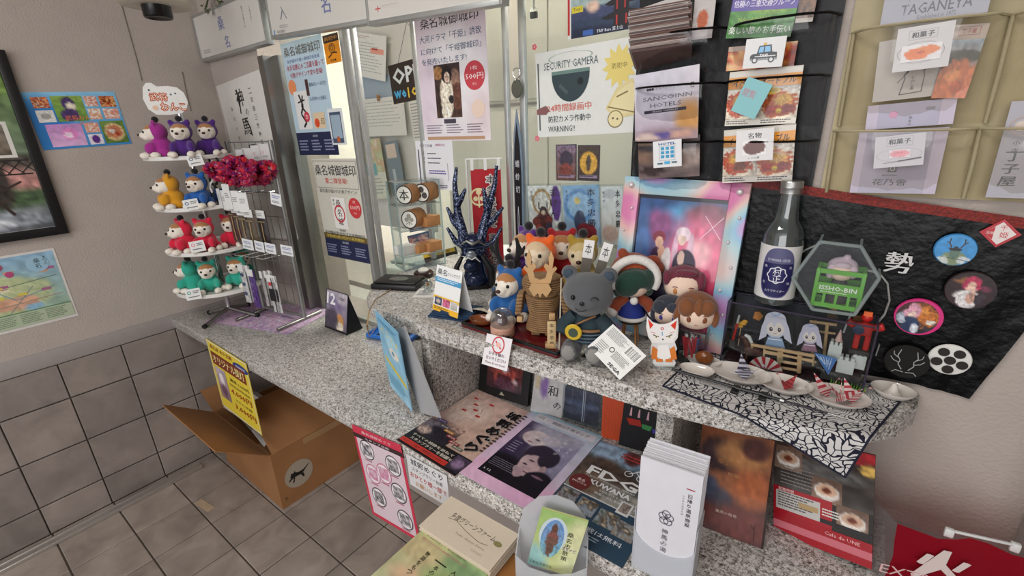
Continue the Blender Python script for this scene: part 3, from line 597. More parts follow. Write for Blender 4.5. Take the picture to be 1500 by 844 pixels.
packet('strap_packet', 'black and white strap packet with a red flower, rightmost on the lowest hooks', .36, .10, .965, .05, .16, 'dcdadb', lambda k: k.rect(0, .35, 1, .68, '1c1a20').circ(.3, .22, .16, 'd82c3c').line([(.55, .05), (.5, .98)], .1, '2a282c').line([(.78, .05), (.8, .98)], .08, '8a888c'), PK)
for i, (s, f, z, lab) in enumerate([(-.62, .10, 1.40, 'black and white cord charm hanging left of the scrunchies, upper one'), (-.58, .12, 1.33, 'black and white cord charm hanging left of the scrunchies, lower one')]):
    t = T('cord_charm', lab, 'charm', local(s, f, z), rzR)
    MB().tube([(.018 * math.cos(a) + .006 * math.sin(3 * a), .008 * math.sin(2 * a), .022 * math.sin(a)) for a in [2 * PI * q / 24 for q in range(24)]], .004, 8, closed=True).obj('black_cord', mat('black_rubber'), t)
    MB().tube([(.014, -.008, .012), (.0, -.014, -.004), (-.016, -.010, -.022), (-.006, -.012, -.04)], .0035, 8).obj('white_cord', PAPER('d4d2d0'), t); MB().ball((-.004, -.012, -.046), (.008, .006, .008)).obj('bead', mat('black_rubber'), t)
# patterned paper under the rack
t, k = poster('paper_mat', 'lilac patterned paper mat lying under the wire rack', 'mat', frame_of(onz(352, 444, ZC), onz(497, 449, ZC), onz(410, 497, ZC), onz(330, 466, ZC), NU), 'b9a4c4')
k.photo(0, 0, 1, 1, speckle(['c9bccb', '9c7cb0', 'd4c6d4', 'c48cb4', 'd8cfd8'], 24, 3), n=70); k.obj(t)
# ================================================================ ON AND BEHIND THE WINDOW
def gl(c4, y, d=.004): return quad_on(c4, (0, y - d, 0), NF)
NAVY = '22284a'
t, k = poster('window_poster', 'tall pale blue castle-seal poster on the left pane, upper of the two', 'poster', gl([(411, 64), (471, 50), (497, 226), (440, 228)], YG1), 'b9cfdc')
k.rect(0, .79, 1, 1, NAVY).text('桑名城御城印', .5, .08, .08, '5a4a2c', w=.88, bold=.02).text('桑名城天守閣の御城印再登場', .5, .16, .03, '5a6a9c', w=.8).text('本多忠勝公のご活躍を願って', .52, .215, .05, 'b83c50', w=.9, bold=.02).text('可動デザインで堂々登場!', .52, .28, .045, 'b83c50', w=.8, bold=.02)
k.circ(.12, .38, .1, 'e8905c').rect(.12, .42, .48, .76, 'e4e4e2').rect(.46, .33, .53, .47, '4a2c2c').text('御朱印シール付き', .75, .38, .035, '46587c', w=.4).text('お手持ちの台紙に', .72, .5, .035, '46587c', w=.4).rect(.52, .62, .80, .76, 'e0c8a4').circ(.6, .71, .06, 'd84c2c').text('印', .74, .7, .06, '33261c')
k.line([(.25, .45), (.32, .55), (.24, .62), (.34, .7), (.26, .74)], .035, '24201f').line([(.34, .46), (.28, .56), (.4, .63)], .03, '24201f').line([(.2, .52), (.38, .5)], .02, '24201f').circ(.37, .65, .07, 'c8384c').text('本', .37, .65, .05, 'f4d4d4')
k.text('販売場所', .5, .825, .02, 'c8ccdc').lines(.06, .86, .3, .97, 4, '8a90b0', 1).lines(.38, .86, .62, .97, 4, '8a90b0', 2).lines(.70, .86, .95, .97, 4, '8a90b0', 3); k.obj(t)
t, k = poster('window_poster', 'cream castle-seal poster with a red price circle on the left pane, lower of the two', 'poster', gl([(460, 234), (522, 231), (544, 388), (478, 372)], YG1), 'd2cfc2')
k.rect(0, .77, 1, 1, NAVY).rect(0, .745, 1, .80, '6c5a2c').text('桑名城御城印', .5, .11, .10, '23262c', w=.9, bold=.02).text('第二弾登場!', .5, .21, .055, 'c83c34', w=.5, bold=.02).text('桑名城が描かれた新デザイン!', .5, .31, .04, '4a4a48', w=.84).frame(.02, .02, .98, .28, .006, '8a8676')
k.rect(.32, .37, .62, .68, 'eceae4').vtext('桑名城', .47, .43, .075, '2a2624', step=.09, bold=.03).ring(.47, .53, .12, .2, 'c83444').vtext('城址', .37, .4, .03, '333333').text('令和登城', .47, .70, .025, '333333').circ(.83, .46, .135, 'cc3c40').text('1枚', .83, .40, .03, 'f4dcd8').text('500円', .83, .455, .04, 'f4dcd8', w=.2, bold=.02).text('(税込)', .83, .51, .02, 'f4dcd8').text('天守閣が飛び出す立体御城印!', .5, .735, .035, '3a3a38', w=.92)
k.text('令和4年4月29日から販売開始!', .5, .772, .032, 'f0d870', w=.86).text('販売場所', .5, .825, .025, 'c8ccdc').lines(.04, .86, .28, .96, 4, '8a90b0', 1).lines(.37, .86, .6, .96, 4, '8a90b0', 2).lines(.70, .86, .95, .96, 4, '8a90b0', 3); k.obj(t)
t, k = poster('warning_sticker', 'small orange and black face sticker at the top of the left pane', 'sticker', gl([(473, 53), (495, 47), (501, 90), (479, 95)], YG1, .006), 'e08c14')
k.rect(0, 0, 1, .27, '2a1c0c').text('防犯中', .5, .14, .13, 'd88c1c', w=.8).ring(.5, .48, .2, .2, '3a2410', ry=.17).ring(.5, .47, .1, .3, '3a2410').line([(.2, .78), (.4, .70), (.5, .62), (.8, .66)], .05, '3a2410').text('104', .5, .89, .1, '3a2410', w=.36, bold=.02); k.obj(t)
t, k = poster('phone_flyer', 'white flyer with a phone picture at the right edge of the left pane', 'flyer', gl([(480, 160), (502, 157), (508, 212), (487, 212)], YG1, .005), 'dfe2e2'); k.rect(.1, .1, .85, .95, '46546c').rect(.16, .18, .8, .82, '9cb0c0').circ(.5, .85, .12, 'b8643c'); k.obj(t)
t, k = poster('window_poster', 'large pink-white castle-seal poster with a woman in white and a red price circle', 'poster', gl([(606, 20), (709, -5), (721, 205), (623, 207)], YG2), 'e4dde2')
k.photo(0, 0, 1, 1, picture('d6c4d4', 'e8e2e6', [(.5, .55, .5, .4, 'ece8ec', .5), (.1, .6, .2, .3, 'e4d4e0', .6), (.9, .8, .2, .2, 'e8d8dc', .6)], .04), n=12)
k.text('桑名城御城印', .5, .09, .085, '262428', w=.82, bold=.025).text('大河ドラマ「千姫」誘致', .5, .205, .055, '46587c', w=.88, bold=.02).text('に向けて「千姫御城印」', .5, .295, .05, '46587c', w=.86, bold=.02).text('を発売いたします!', .4, .375, .05, '46587c', w=.66, bold=.02)
k.photo(.24, .405, .62, .815, picture('3a2a2c', '4a342c', [(.15, .15, .2, .12, 'a8784c'), (.8, .3, .2, .2, '8a6a5c'), (.85, .6, .2, .25, '6a4438'), (.45, .6, .26, .42, 'e8dcc8', .15), (.49, .20, .20, .16, '1c1418'), (.50, .25, .11, .10, 'e8ccb8', .08, .2), (.50, .29, .03, .012, 'a84444', .3), (.46, .24, .02, .012, '2a2020', .3), (.54, .24, .02, .012, '2a2020', .3), (.62, .66, .1, .08, '2a2428'), (.4, .9, .2, .15, 'f0e4d0')], .3, 14, 3), n=36)
k.rect(.34, .825, .52, .86, '4a4450').circ(.82, .515, .14, 'c84450').text('1枚', .82, .46, .03, 'f4dcdc', w=.09).text('500円', .82, .52, .045, 'f8e8e8', w=.24, bold=.03).text('税込', .82, .575, .022, 'f4c4c4').circ(.85, .76, .09, 'ecd4c4').lines(.06, .87, .32, .95, 4, '7a6a80', 1, .35).lines(.37, .87, .62, .95, 4, '7a6a80', 2, .35).lines(.68, .87, .92, .95, 4, '7a6a80', 3, .35).rect(.06, .965, .92, .99, 'c09878'); k.obj(t)
t, k = poster('spear_notice', 'white notice about three famous spears taped to the glass above the drum stamps', 'notice', gl([(608, 208), (663, 204), (667, 281), (615, 274)], YG2), 'e6e6ea')
k.text('天下三名槍', .3, .1, .06, '4a3c5c', w=.34).text('(蜻蛉切)', .68, .09, .06, 'a83c7c', w=.26).vtext('ちょう', .22, .25, .07, '333344', step=.1).lines(.32, .25, .62, .29, 1, '3a3a4c').lines(.32, .345, .8, .385, 1, '3a3a4c', 2).lines(.32, .44, .66, .48, 1, '3a3a4c', 3).rect(.06, .18, .09, .9, '44424c').lines(.33, .6, .8, .7, 2, '6c4ca0', 4).rect(.84, .45, .85, .8, '8a8a98').rect(.22, .82, .26, .98, '44424c').lines(.3, .9, .9, .98, 2, '55556a', 5); k.obj(t)
t, k = poster('camera_notice', 'white security camera warning sheet on the right pane with a yellow burst', 'notice', gl([(783, 76), (938, 55), (938, 190), (790, 204)], YG2 + .012), 'e4e6e2')
k.rect(.02, .12, .035, .92, '5a6060').text('SECURITY GAMERA', .36, .17, .085, '33424c', w=.54).ring(.36, .1, .22, .06, '9ab0a4', ry=.06).poly([(.36 + .19 * math.cos(a), .28 + .40 * math.sin(a) * .8) for a in [PI * i / 16 for i in range(17)]], '34444a').rect(.17, .24, .55, .28, '6e8c84').circ(.46, .38, .03, '1a2226').line([(.25, .4), (.33, .5)], .03, '4c5c60')
k.poly([(.82 + (.155 if i % 2 else .105) * math.cos(i * PI / 12 + .2), .28 + (.24 if i % 2 else .155) * math.sin(i * PI / 12 + .2)) for i in range(24)], 'e8d47c').text('防犯中', .82, .27, .06, '5a4a1c', w=.13).text('24時間録画中', .34, .66, .09, 'd8644c', w=.45, bold=.02).text('防犯カメラ作動中', .34, .79, .08, '2f3c44', w=.43, bold=.01).text('WARNING!!', .26, .91, .07, '2f3c44', w=.28)
k.poly([(.0, .66), (.10, .62), (.14, .68), (.1, .73), (.0, .72)], '8a5c5c')
k.poly([(.70, .72), (.80, .50), (.93, .42), (1.0, .5), (1.0, .8), (.8, .84)], 'e4d49c').poly([(.73, .72), (.81, .54), (.93, .46), (.98, .52), (.98, .77), (.8, .8)], 'ecdfae').circ(.79, .84, .07, 'ecdfae').ring(.79, .84, .07, .12, '8a7a4c').circ(.77, .83, .008, '4a3c1c').circ(.81, .84, .008, '4a3c1c').line([(.80, .6), (.9, .55)], .012, '8a7a4c').line([(.72, .70), (.96, .78)], .01, '8a7a4c'); k.obj(t)
t, k = poster('pagoda_poster', 'poster of a red pagoda before a snowy mountain at the top of the right pane', 'poster', gl([(828, -60), (945, -88), (945, 36), (836, 60)], YG2 + .012, .006), 'dfe2e0')
k.rect(0, 0, .03, .95, 'c42c34').rect(.97, 0, 1, .95, 'c42c34')
k.photo(.05, 0, .96, 1, picture('5c7c94', '24304a', [(.3, .4, .8, .3, 'a4b8b8', .6), (.3, .76, .42, .13, '3c4468', .2, .4), (.33, .64, .1, .07, 'd8b8a4', .4), (.3, .9, .5, .12, '2c3c58', .3), (.25, .98, .6, .1, '1c2440', .3)], .12, 14), n=36)
for y, w_ in ((.42, .20), (.58, .24), (.74, .29)): k.poly([(.72 - w_ * .9, y + .07), (.66, y), (.80, y), (.72 + w_, y + .05), (.72 + w_ * .7, y + .09), (.72 - w_ * .6, y + .1)], '1c1820')
k.rect(.63, .46, .82, .97, '241a20').rect(.66, .62, .68, .73, 'a83030').rect(.76, .62, .78, .73, 'a83030').rect(.66, .80, .68, .92, 'b83434').rect(.78, .80, .8, .92, 'b83434').line([(.73, .42), (.735, .2)], .012, '241a20').rect(.06, .60, .22, .68, 'd8c83c').text('Trip!', .14, .64, .05, '3a3a1c', w=.12).text('TRIP Base 富士山', .58, .955, .05, 'e4ecf4', w=.34, bold=.02).rect(.22, .92, .36, .99, '3c64b0'); k.obj(t)
for i, (c4, fn, lab) in enumerate([([(815, 212), (845, 211), (845, 265), (815, 264)], picture('7a6a80', '6a4030', [(.5, .4, .35, .25, '3c3444'), (.5, .7, .3, .2, '7a3c34')], .3, 16), 'small purple-grey trading card on the right pane, left of the gold one'), ([(846, 213), (879, 212), (879, 266), (847, 264)], picture('4a3c34', '3c2c24', [(.5, .5, .42, .34, 'd0a040', .1, .2), (.5, .5, .12, .25, '4a4034')], .2, 16), 'small gold and black trading card on the right pane')]):
    t, k = poster('trading_card', lab, 'card', gl(c4, YG2 + .012), '3a3440'); k.photo(.04, .03, .96, .97, fn, n=18).rect(.1, .84, .9, .92, '8a7890').lines(.14, .85, .86, .91, 1, '2a2430'); k.obj(t, m=GLOSSY)
# cards in clear stands behind the dolls
for c4, base, fn, ch, cc, lab in [([(773, 273), (822, 271), (826, 358), (779, 354)], 'e4e0dc', picture('e4e0dc', 'dcd4cc', [(.42, .28, .3, .22, 'b08858', .1), (.42, .28, .24, .18, 'e0d8d0', .1), (.85, .3, .14, .3, '5c2c84', .15), (.45, .68, .26, .26, '5a2420', .12), (.45, .42, .12, .07, '3c2a2a'), (.45, .46, .06, .04, 'd8b8a0'), (.22, .62, .12, .08, '7c3028'), (.62, .58, .12, .06, '7c3028'), (.3, .82, .12, .16, 'a83c30'), (.6, .76, .1, .14, '3a3048'), (.32, .34, .02, .07, '2a2020'), (.58, .34, .02, .07, '2a2020'), (.72, .8, .015, .3, 'c8c8cc')], .2, 14), 'まけん', '2a2428', 'white seal card with a dark red armoured warrior behind the dolls'),
        ([(824, 272), (878, 270), (881, 358), (829, 355)], '9cbcdc', picture('8cb0d4', 'b4c8e0', [(.45, .35, .42, .28, '6c98cc', .12), (.45, .35, .33, .22, 'a0c0e0', .12), (.4, .26, .08, .06, 'e8c878'), (.45, .62, .16, .2, '4a5068'), (.62, .8, .28, .16, '8a2c34')], .12), '本多忠勝', '2a3044', 'pale blue seal card with a mounted warrior behind the dolls'),
        ([(880, 274), (912, 272), (914, 360), (884, 357)], 'e2e0e0', picture('e2e0e0', 'e4dcd8', [(.4, .12, .3, .08, 'c8c4c8'), (.4, .8, .4, .14, 'd8b4a8', .4)], .06), '本多忠勝', '26242a', 'white seal card with bold brushed characters beside the pastel frame')]:
    t, k = poster('seal_card', lab, 'card', quad_on(c4, (0, 1.17, 0), NF), base, th=.002)
    k.photo(0, 0, 1, 1, fn, n=48); k.vtext(ch, .78, .12, .12, cc, step=.17, bold=.06, w=.2).vtext('桑名城', .12, .1, .04, cc, step=.07); k.obj(t)
    W, H = k.W, k.H; MB().box((W / 2, -H / 2, .008), (W + .012, H + .014, .002)).box((W / 2, -H - .03, .002), (W * .8, .06, .01)).obj('clear_stand', CLEAR, t, smooth=0)
for p, lab in [((783, 69), 'upper'), ((787, 203), 'lower')]:
    q = ony(*p, YG2 + .006); t = T('blossom_sticker', 'tiny red blossom sticker on the glass, %s corner of the camera notice' % lab, 'sticker', mw=M(((1, 0, 0, q.x - .01), (0, 0, -1, q.y), (0, 1, 0, q.z + .01), (0, 0, 0, 1))))
    for i in range(5): MB().lathe([(0, 0), (.0035, 0), (.0035, .0006), (0, .0006)], 10).obj('petal', mat('pale_red', 'e0707c', .5), t).location = (.01 + .0052 * math.cos(i * 1.257), -.01 + .0052 * math.sin(i * 1.257), 0)
# mirror, spear cut-out on the stiles
q = ony(757, 130, 1.185); t = T('hand_mirror', 'round grey-green key-ring mirror hanging on the window stile', 'mirror', q)
b = MB().lathe([(0, -.003), (.024, -.003), (.026, 0), (.024, .003), (0, .003)], 28, M.Rotation(PI / 2, 4, 'X') @ M.Diagonal((.72, 1, 1, 1))); b.obj('disc', mat('dull_mirror', '7c8278', .12, .8), t)
MB().tube([(.012 * math.cos(a), 0, .041 + .014 * math.sin(a)) for a in [2 * PI * i / 20 for i in range(20)]], .0012, 6, closed=True).obj('ring', CHROME, t)
sa, sb = ony(756, 160, 1.185), ony(767, 378, 1.185)
t = T('spear_cutout', 'tall dark spear blade cut-out standing between the window stiles, white characters on it', 'decoration', (sa.x, 1.185, ZT)); h = sa.z - ZT; wd_ = .017
shape = [(0, h), (wd_ * .7, h - .07), (wd_, h - .16), (wd_ * .8, .0), (-wd_ * .8, 0), (-wd_, h - .16), (-wd_ * .7, h - .07)]
rot = M.Rotation(PI / 2, 4, 'X')
MB().prism(shape, -.004, 0, rot).obj('blade', mat('pale_steel_blue', '8a9cb0', .3, .5), t, smooth=0)
MB().prism([(x * .8, y * .93 + .0) for x, y in shape], 0, .0006, rot).obj('dark_field', mat('ink_black', '17161a', .4), t, smooth=0)
k = Ink(.03, h); k.vtext('蜻蛉切', .5, .30, .04, 'd8d8dc', step=.075, bold=.02, w=.5).line([(.5, .55), (.42, .62), (.42, .98)], .06, 'c4c8d0').line([(.5, .55), (.58, .62), (.58, .98)], .06, 'c4c8d0'); o = k.obj(t); o.rotation_euler = (PI / 2, 0, 0); o.location = (-.015, -.001, h)
# OPEN sign on its cord
oy = 1.33; mx, W, H = quad_on([(565, 97), (633, 80), (648, 136), (580, 153)], (0, oy, 0), NF)
t = T('open_sign', 'small dark wooden sign hanging on a cord, reading open in white', 'sign', mw=mx)
slab(W, H, .006).obj('board', mat('dark_wood', '33211a', .7, var=.2, scale=20), t, smooth=0)
k = Ink(W, H); k.text('OPEN', .5, .32, .42, 'dcdcdc', w=.86, bold=.03)
for ch, x, c_ in zip('welcome', (.13, .27, .37, .48, .60, .75, .9), ('4ca8d8', '4ca8d8', 'e8c030', 'e8c030', 'e8c030', '7cc04c', 'e0703c')): k.text(ch, x, .78, .26 if ch == 'l' else .2, c_, bold=.03)
k.obj(t); iv = mx.inverted()
MB().tube([(W * .22, 0, -.003), iv @ ony(596, 31, oy), (W * .8, 0, -.003)], .0009, 6).obj('cord', mat('dark_cord', '3a332c', .8), t)
t = T('binder_clip', 'black binder clip with wire loops hanging behind the right pane', 'clip', ony(782, 22, 1.24)); MB().box((0, 0, 0), (.022, .010, .017), bev=.002).obj('body', mat('ink_black'), t)
for s in (-1, 1): MB().tube([(s * .006 + .004 * math.cos(a), 0, .012 + .006 * math.sin(a)) for a in [2 * PI * i / 14 for i in range(14)]], .0008, 5, closed=True).obj('loop', CHROME, t)
MB().tube([(0, 0, .015), (.002, 0, .06)], .003, 6).obj('band', PAPER('b8b4ac'), t)
# ---------------------------------------------------------------- the office
DW = mat('desk_top', 'cfcac0', .5, var=.03)
t = T('office_desk', 'pale desk behind the left pane in the office', 'desk', (-1.95, 1.72, 0))
MB().box((0, 0, .70), (1.5, .6, .03), bev=.003).obj('desk_top', DW, t)
for x in (-.7, .7):
    for y in (-.26, .26): MB().box((x, y, .3425), (.04, .04, .685)).obj('leg', STEEL, t, smooth=0)
t = T('office_printer', 'pale grey-green printer on the office desk behind the left pane', 'printer', (-1.86, 1.62, .716), .15)
MB().box((0, 0, .05), (.34, .26, .10), bev=.02, seg=3).obj('body', mat('printer_shell', 'b8c2b8', .4), t); MB().box((0, .03, .108), (.28, .18, .016), bev=.006).obj('lid', mat('printer_lid', 'a4b2ac', .35), t); MB().box((.02, -.14, .04), (.2, .05, .008)).obj('paper_tray', mat('printer_lid'), t)
def board(name, label, cat, c4, y, base, draw=None, th=.002, m=None):
    t, k = poster(name, label, cat, quad_on(c4, (0, y, 0), NF), base, th=th, m=m)
    if draw: draw(k); k.obj(t)
    return t, k
board('office_partition', 'pale grey office partition behind the hanging papers', 'partition', [(500, 34), (604, 34), (650, 330), (548, 335)], 1.99, 'd3d4ce', None, .03)
board('pin_board', 'small blue-grey pin board between the two printed forms in the office', 'board', [(514, 108), (570, 112), (582, 160), (520, 160)], 1.955, '9fb2c0', None, .01)
board('office_paper', 'white printed form at the top of the pin board, red stamp on it', 'paper', [(505, 45), (564, 53), (567, 120), (513, 108)], 1.93, 'e2e4e0', lambda k: k.lines(.1, .06, .6, .14, 2, 'b06a6a', 1, .3).lines(.05, .2, .95, .9, 10, 'a8b0ac', 2, .25).rect(.62, .3, .95, .42, 'e4a08c').rect(.66, .3, .8, .34, 'b03c34'))
board('office_paper', 'white printed form lower on the pin board under a wooden clip', 'paper', [(517, 146), (590, 142), (597, 196), (531, 202)], 1.93, 'e0e2dc', lambda k: k.lines(.08, .1, .92, .8, 8, 'b4bab4', 5, .25))
q = ony(554, 143, 1.92); t = T('wooden_clip', 'little round wooden clip holding the lower form on the pin board', 'clip', q); MB().ball((0, 0, .006), .012).ball((0, 0, -.012), (.014, .01, .008)).obj('clip_body', mat('clip_wood', 'a8805c', .6), t, fuse=.003)
board('office_paper', 'green and beige printed leaflet at the bottom of the pin board', 'paper', [(528, 205), (556, 203), (572, 290), (545, 292)], 1.93, 'd8dccc', lambda k: k.photo(0, 0, 1, .55, speckle(['d8d4b4', 'b8cca0', 'c8a884', 'e0e0d0'], 5, 4), n=12).rect(.05, .4, .6, .6, '7cb4b8').lines(.1, .65, .9, .95, 5, '9aa8a0', 2, .3))
board('office_folder', 'grey-blue folder hanging right of the leaflet in the office', 'folder', [(563, 208), (580, 206), (598, 285), (576, 288)], 1.93, '7c8c94', lambda k: k.rect(.1, .05, .8, .3, 'd8c8b8').rect(.3, .5, .5, .8, 'b4c0c4'))
board('wall_notice', 'white timetable sheet half hidden behind the glass poster', 'notice', [(598, 150), (618, 146), (630, 205), (608, 208)], 1.9, 'e4e4de', lambda k: k.lines(.1, .05, .9, .95, 12, '9a9c9a', 3, .4))
t = T('office_cabinet', 'tall cream office cabinet behind the right pane', 'cabinet', (-1.05, 2.25, 0)); cabm = mat('cabinet_cream', 'e4e1d8', .5)
MB().box((0, .0, 1.1), (1.9, .4, 2.2)).obj('body', cabm, t, smooth=0)
for x in (-.47, .0, .47): MB().box((x, -.206, 1.90), (.46, .012, .55), bev=.003).obj('door', cabm, t); MB().box((x, -.206, .80), (.46, .012, 1.55), bev=.003).obj('door', cabm, t)
MB().box((0, -.206, 1.605), (1.42, .01, .012)).obj('rail', STEEL, t, smooth=0)
win2 = struct('window_2', MB().box((-.22, 1.95, 1.5), (.03, .03, 1.3)).box((-.06, 1.95, 1.5), (.03, .03, 1.3)).box((.2, 1.95, 1.5), (.03, .03, 1.3)).box((0, 1.95, .87), (.5, .03, .05)), ALU, smooth=0)
dl = mat('daylit_window', 'c8dcec', .5, emit='c4dcf0', es=1.6)
struct('daylit_pane', MB().box((.0, 1.97, 1.5), (.42, .004, 1.3)), dl, win2, smooth=0)
t = T('paper_stack', 'stack of white paper on the counter inside the office behind the drum stamps', 'paper', (-1.0, 1.33, ZT), .3); MB().box((0, 0, .02), (.2, .15, .04), bev=.001).obj('stack', PAPER('e2e4e2'), t)
# ================================================================ UPPER COUNTER
def at(px, py, z=ZT): return onz(px, py, z)
def yaw_to_cam(p): return math.atan2(p.y, p.x) - PI / 2           # local -Y then points at the viewer
# black case with a silver oval at the left end
p = at(582, 420); t = T('black_case', 'flat black case with a silver oval disc at the left end of the upper counter', 'box', (p.x, p.y + .01, ZT), .42)
MB().box((0, 0, .009), (.155, .095, .018), bev=.004).obj('case_base', mat('black_satin', '151415', .35), t); MB().box((0, .004, .021), (.14, .083, .005), bev=.002).obj('lid', mat('black_satin'), t)
MB().lathe([(0, .0235), (.026, .0235), (.028, .0245), (.026, .0255), (0, .0255)], 28, M.Diagonal((1.15, .8, 1, 1))).obj('silver_disc', mat('pewter', '8f908c', .3, .9, var=.2), t)
# paper strips, lidded pot, crystal
t, k = poster('photo_strip', 'small flat colour photo sheet lying before the drum stamp shelf', 'photo', frame_of(*[at(*q) for q in [(588, 408), (618, 402), (628, 414), (597, 421)]], NU), 'b8a898'); k.photo(.03, .05, .97, .95, speckle(['8a7a70', 'b8a498', '70606a', 'c8b8ac'], 6, 3), n=14); k.obj(t)
p = at(621, 405); t = T('lidded_pot', 'dark brown round pot with a white top before the drum stamp shelf', 'pot', p)
MB().lathe([(0, 0), (.03, 0), (.034, .006), (.034, .014), (.030, .018), (0, .018)], 24).obj('pot_body', mat('dark_lacquer', '2c1614', .2), t); MB().lathe([(0, .0185), (.017, .0185), (.019, .024), (.014, .029), (0, .03)], 20).obj('white_top', mat('milky_plastic', 'd4d0c8', .3), t)
p = at(627, 428); t = T('crystal_weight', 'clear crystal ball paperweight with a golden core on its little stand', 'ornament', p)
MB().ball((0, 0, .026), .0165, n=20, m=12).obj('ball', clear_mat('crystal', 'e8eeee', 3), t); MB().lathe([(0, 0), (.016, 0), (.014, .006), (.008, .012), (0, .012)], 20).obj('stand', clear_mat('crystal'), t); MB().box((0, 0, .024), (.008, .008, .008), (.4, .5, .2)).obj('core', mat('gold_leaf', 'b8863c', .3, .8), t)
t, k = poster('paper_slip', 'white slip of paper under the crystal paperweight', 'paper', frame_of(*[at(*q) for q in [(606, 424), (640, 424), (650, 436), (612, 436)]], NU), 'd8d4d0'); k.lines(.1, .2, .9, .8, 4, 'a09ca0'); k.obj(t)
TW = mat('twine', '9c8058', .9); p = [at(640, 402), at(610, 416), at(575, 424), at(550, 440), onp(541, 458, at(548, 450), V((-.6, -.8, 0))), onp(538, 480, at(548, 450), V((-.6, -.8, 0))), onz(541, 494, ZC + .03), onz(552, 480, ZC + .03)]
tag(MB().tube([q + V((0, 0, .003)) for q in p], .0014, 6).obj('twine', TW), 'thin brown twine trailing over the left end of the upper counter', 'string')
# ---------------------------------------------------------------- clear shelf of drum stamps
A = V((-1.245, 1.02, 0)); B = V((-1.19, 1.17, 0)); u = (B - A).normalized(); nb = V((-u.y, u.x, 0)); w = (B - A).length; dp = .085
zs = [ZT + .004, zat(587, 378, A), zat(584, 340, A), zat(581, 303, A), zat(577, 268, A)]
rz = math.atan2(u.y, u.x); sh = T('clear_shelf', 'clear acrylic shelf tower holding drum stamps and small boxes', 'shelf', (A.x, A.y, 0), rz)
for z in zs: MB().box((w / 2, dp / 2, z - .0015), (w, dp, .003)).obj('shelf_board', CLEAR, sh, smooth=0)
EDGE = clear_mat('acrylic_edge', 'dce8e8', 1.5, .1, .35, 'd8e0e0')
for z in zs: MB().box((w / 2, -.001, z - .0015), (w, .002, .0035)).obj('front_edge', EDGE, sh, smooth=0)
for x, y in ((0, 0), (w, 0), (0, dp), (w, dp)): MB().box((x, y, (zs[0] + zs[-1]) / 2), (.005, .005, zs[-1] - zs[0])).obj('post', EDGE, sh, smooth=0)
for x in (0, w): MB().box((x, dp / 2, (zs[0] + zs[-1]) / 2), (.002, dp, zs[-1] - zs[0])).obj('side_panel', CLEAR, sh, smooth=0)
WOOD = mat('pale_wood', 'b07a48', .5, var=.18, scale=30); CARD = mat('kraft_card', 'b27c4c', .7, var=.1, scale=30)
def sh_at(x, y, z): return A + u * x + nb * y + V((0, 0, z))
def drum(label, x, y, i, r, L, crest, yaw=.5):
    t = T('drum_stamp', label, 'stamp', sh_at(x, y, zs[i] + .0008), rz + yaw)
    mx = M.Translation((0, 0, r)) @ M.Rotation(PI / 2, 4, 'X')      # axis along local Y, crest at -Y
    MB().lathe([(0, -L), (r * .9, -L), (r, -L + .004), (r, -.002), (r * .97, 0), (0, 0)], 32, mx).obj('wooden_drum', WOOD, t)
    k = Ink(2 * r, 2 * r); k.circ(.5, .5, .49, '2e2b29').circ(.5, .5, .43, 'e4e0d6'); crest(k); o = k.obj(t, 'crest'); o.rotation_euler = (PI / 2, 0, 0); o.location = (-r, -.0008, 2 * r)
def c_hon(k): k.text('本', .5, .5, .55, '262322', bold=.04)
def c_aoi(k): [k.circ(.5 + .2 * math.cos(a), .52 + .2 * math.sin(a), .165, '4a4846', 20) for a in (-PI / 2, PI / 6, 5 * PI / 6)]
def c_tach(k): k.circ(.5, .32, .14, '9a968c').circ(.34, .5, .12, '9a968c').circ(.66, .5, .12, '9a968c').line([(.5, .4), (.5, .8)], .06, '9a968c').line([(.3, .76), (.5, .62), (.7, .76)], .05, '9a968c')
drum('wooden drum stamp with a black book-character crest on the top tier', .036, .02, 3, .033, .06, c_hon, -.95)
drum('long wooden drum stamp with a three-leaf crest on the top tier', .100, .02, 3, .033, .075, c_aoi, -.95)
drum('wooden drum stamp with a grey three-leaf flower crest on the second tier', .045, .02, 2, .033, .068, c_tach, -.95)
def sbox(label, x, y, i, d, m, yaw=.3):
    t = T('small_box', label, 'box', sh_at(x, y, zs[i] + .0005), rz + yaw); MB().box((0, 0, d[2] / 2), d, bev=.001).obj('box_body', m, t); MB().box((0, 0, d[2] + .0008), (d[0] * .98, d[1] * .98, .0016)).obj('lid', m, t, smooth=0)
sbox('small brown kraft box beside the drum stamp on the second tier', .125, .035, 2, (.065, .05, .034), CARD)
sbox('white slim box at the left of the third tier of the clear shelf', .03, .045, 1, (.06, .055, .03), PAPER('d8d6d2'))
sbox('small brown kraft box in the middle of the third tier', .078, .035, 1, (.045, .045, .027), CARD)
sbox('wider brown kraft box at the right of the third tier', .125, .035, 1, (.06, .05, .032), CARD)
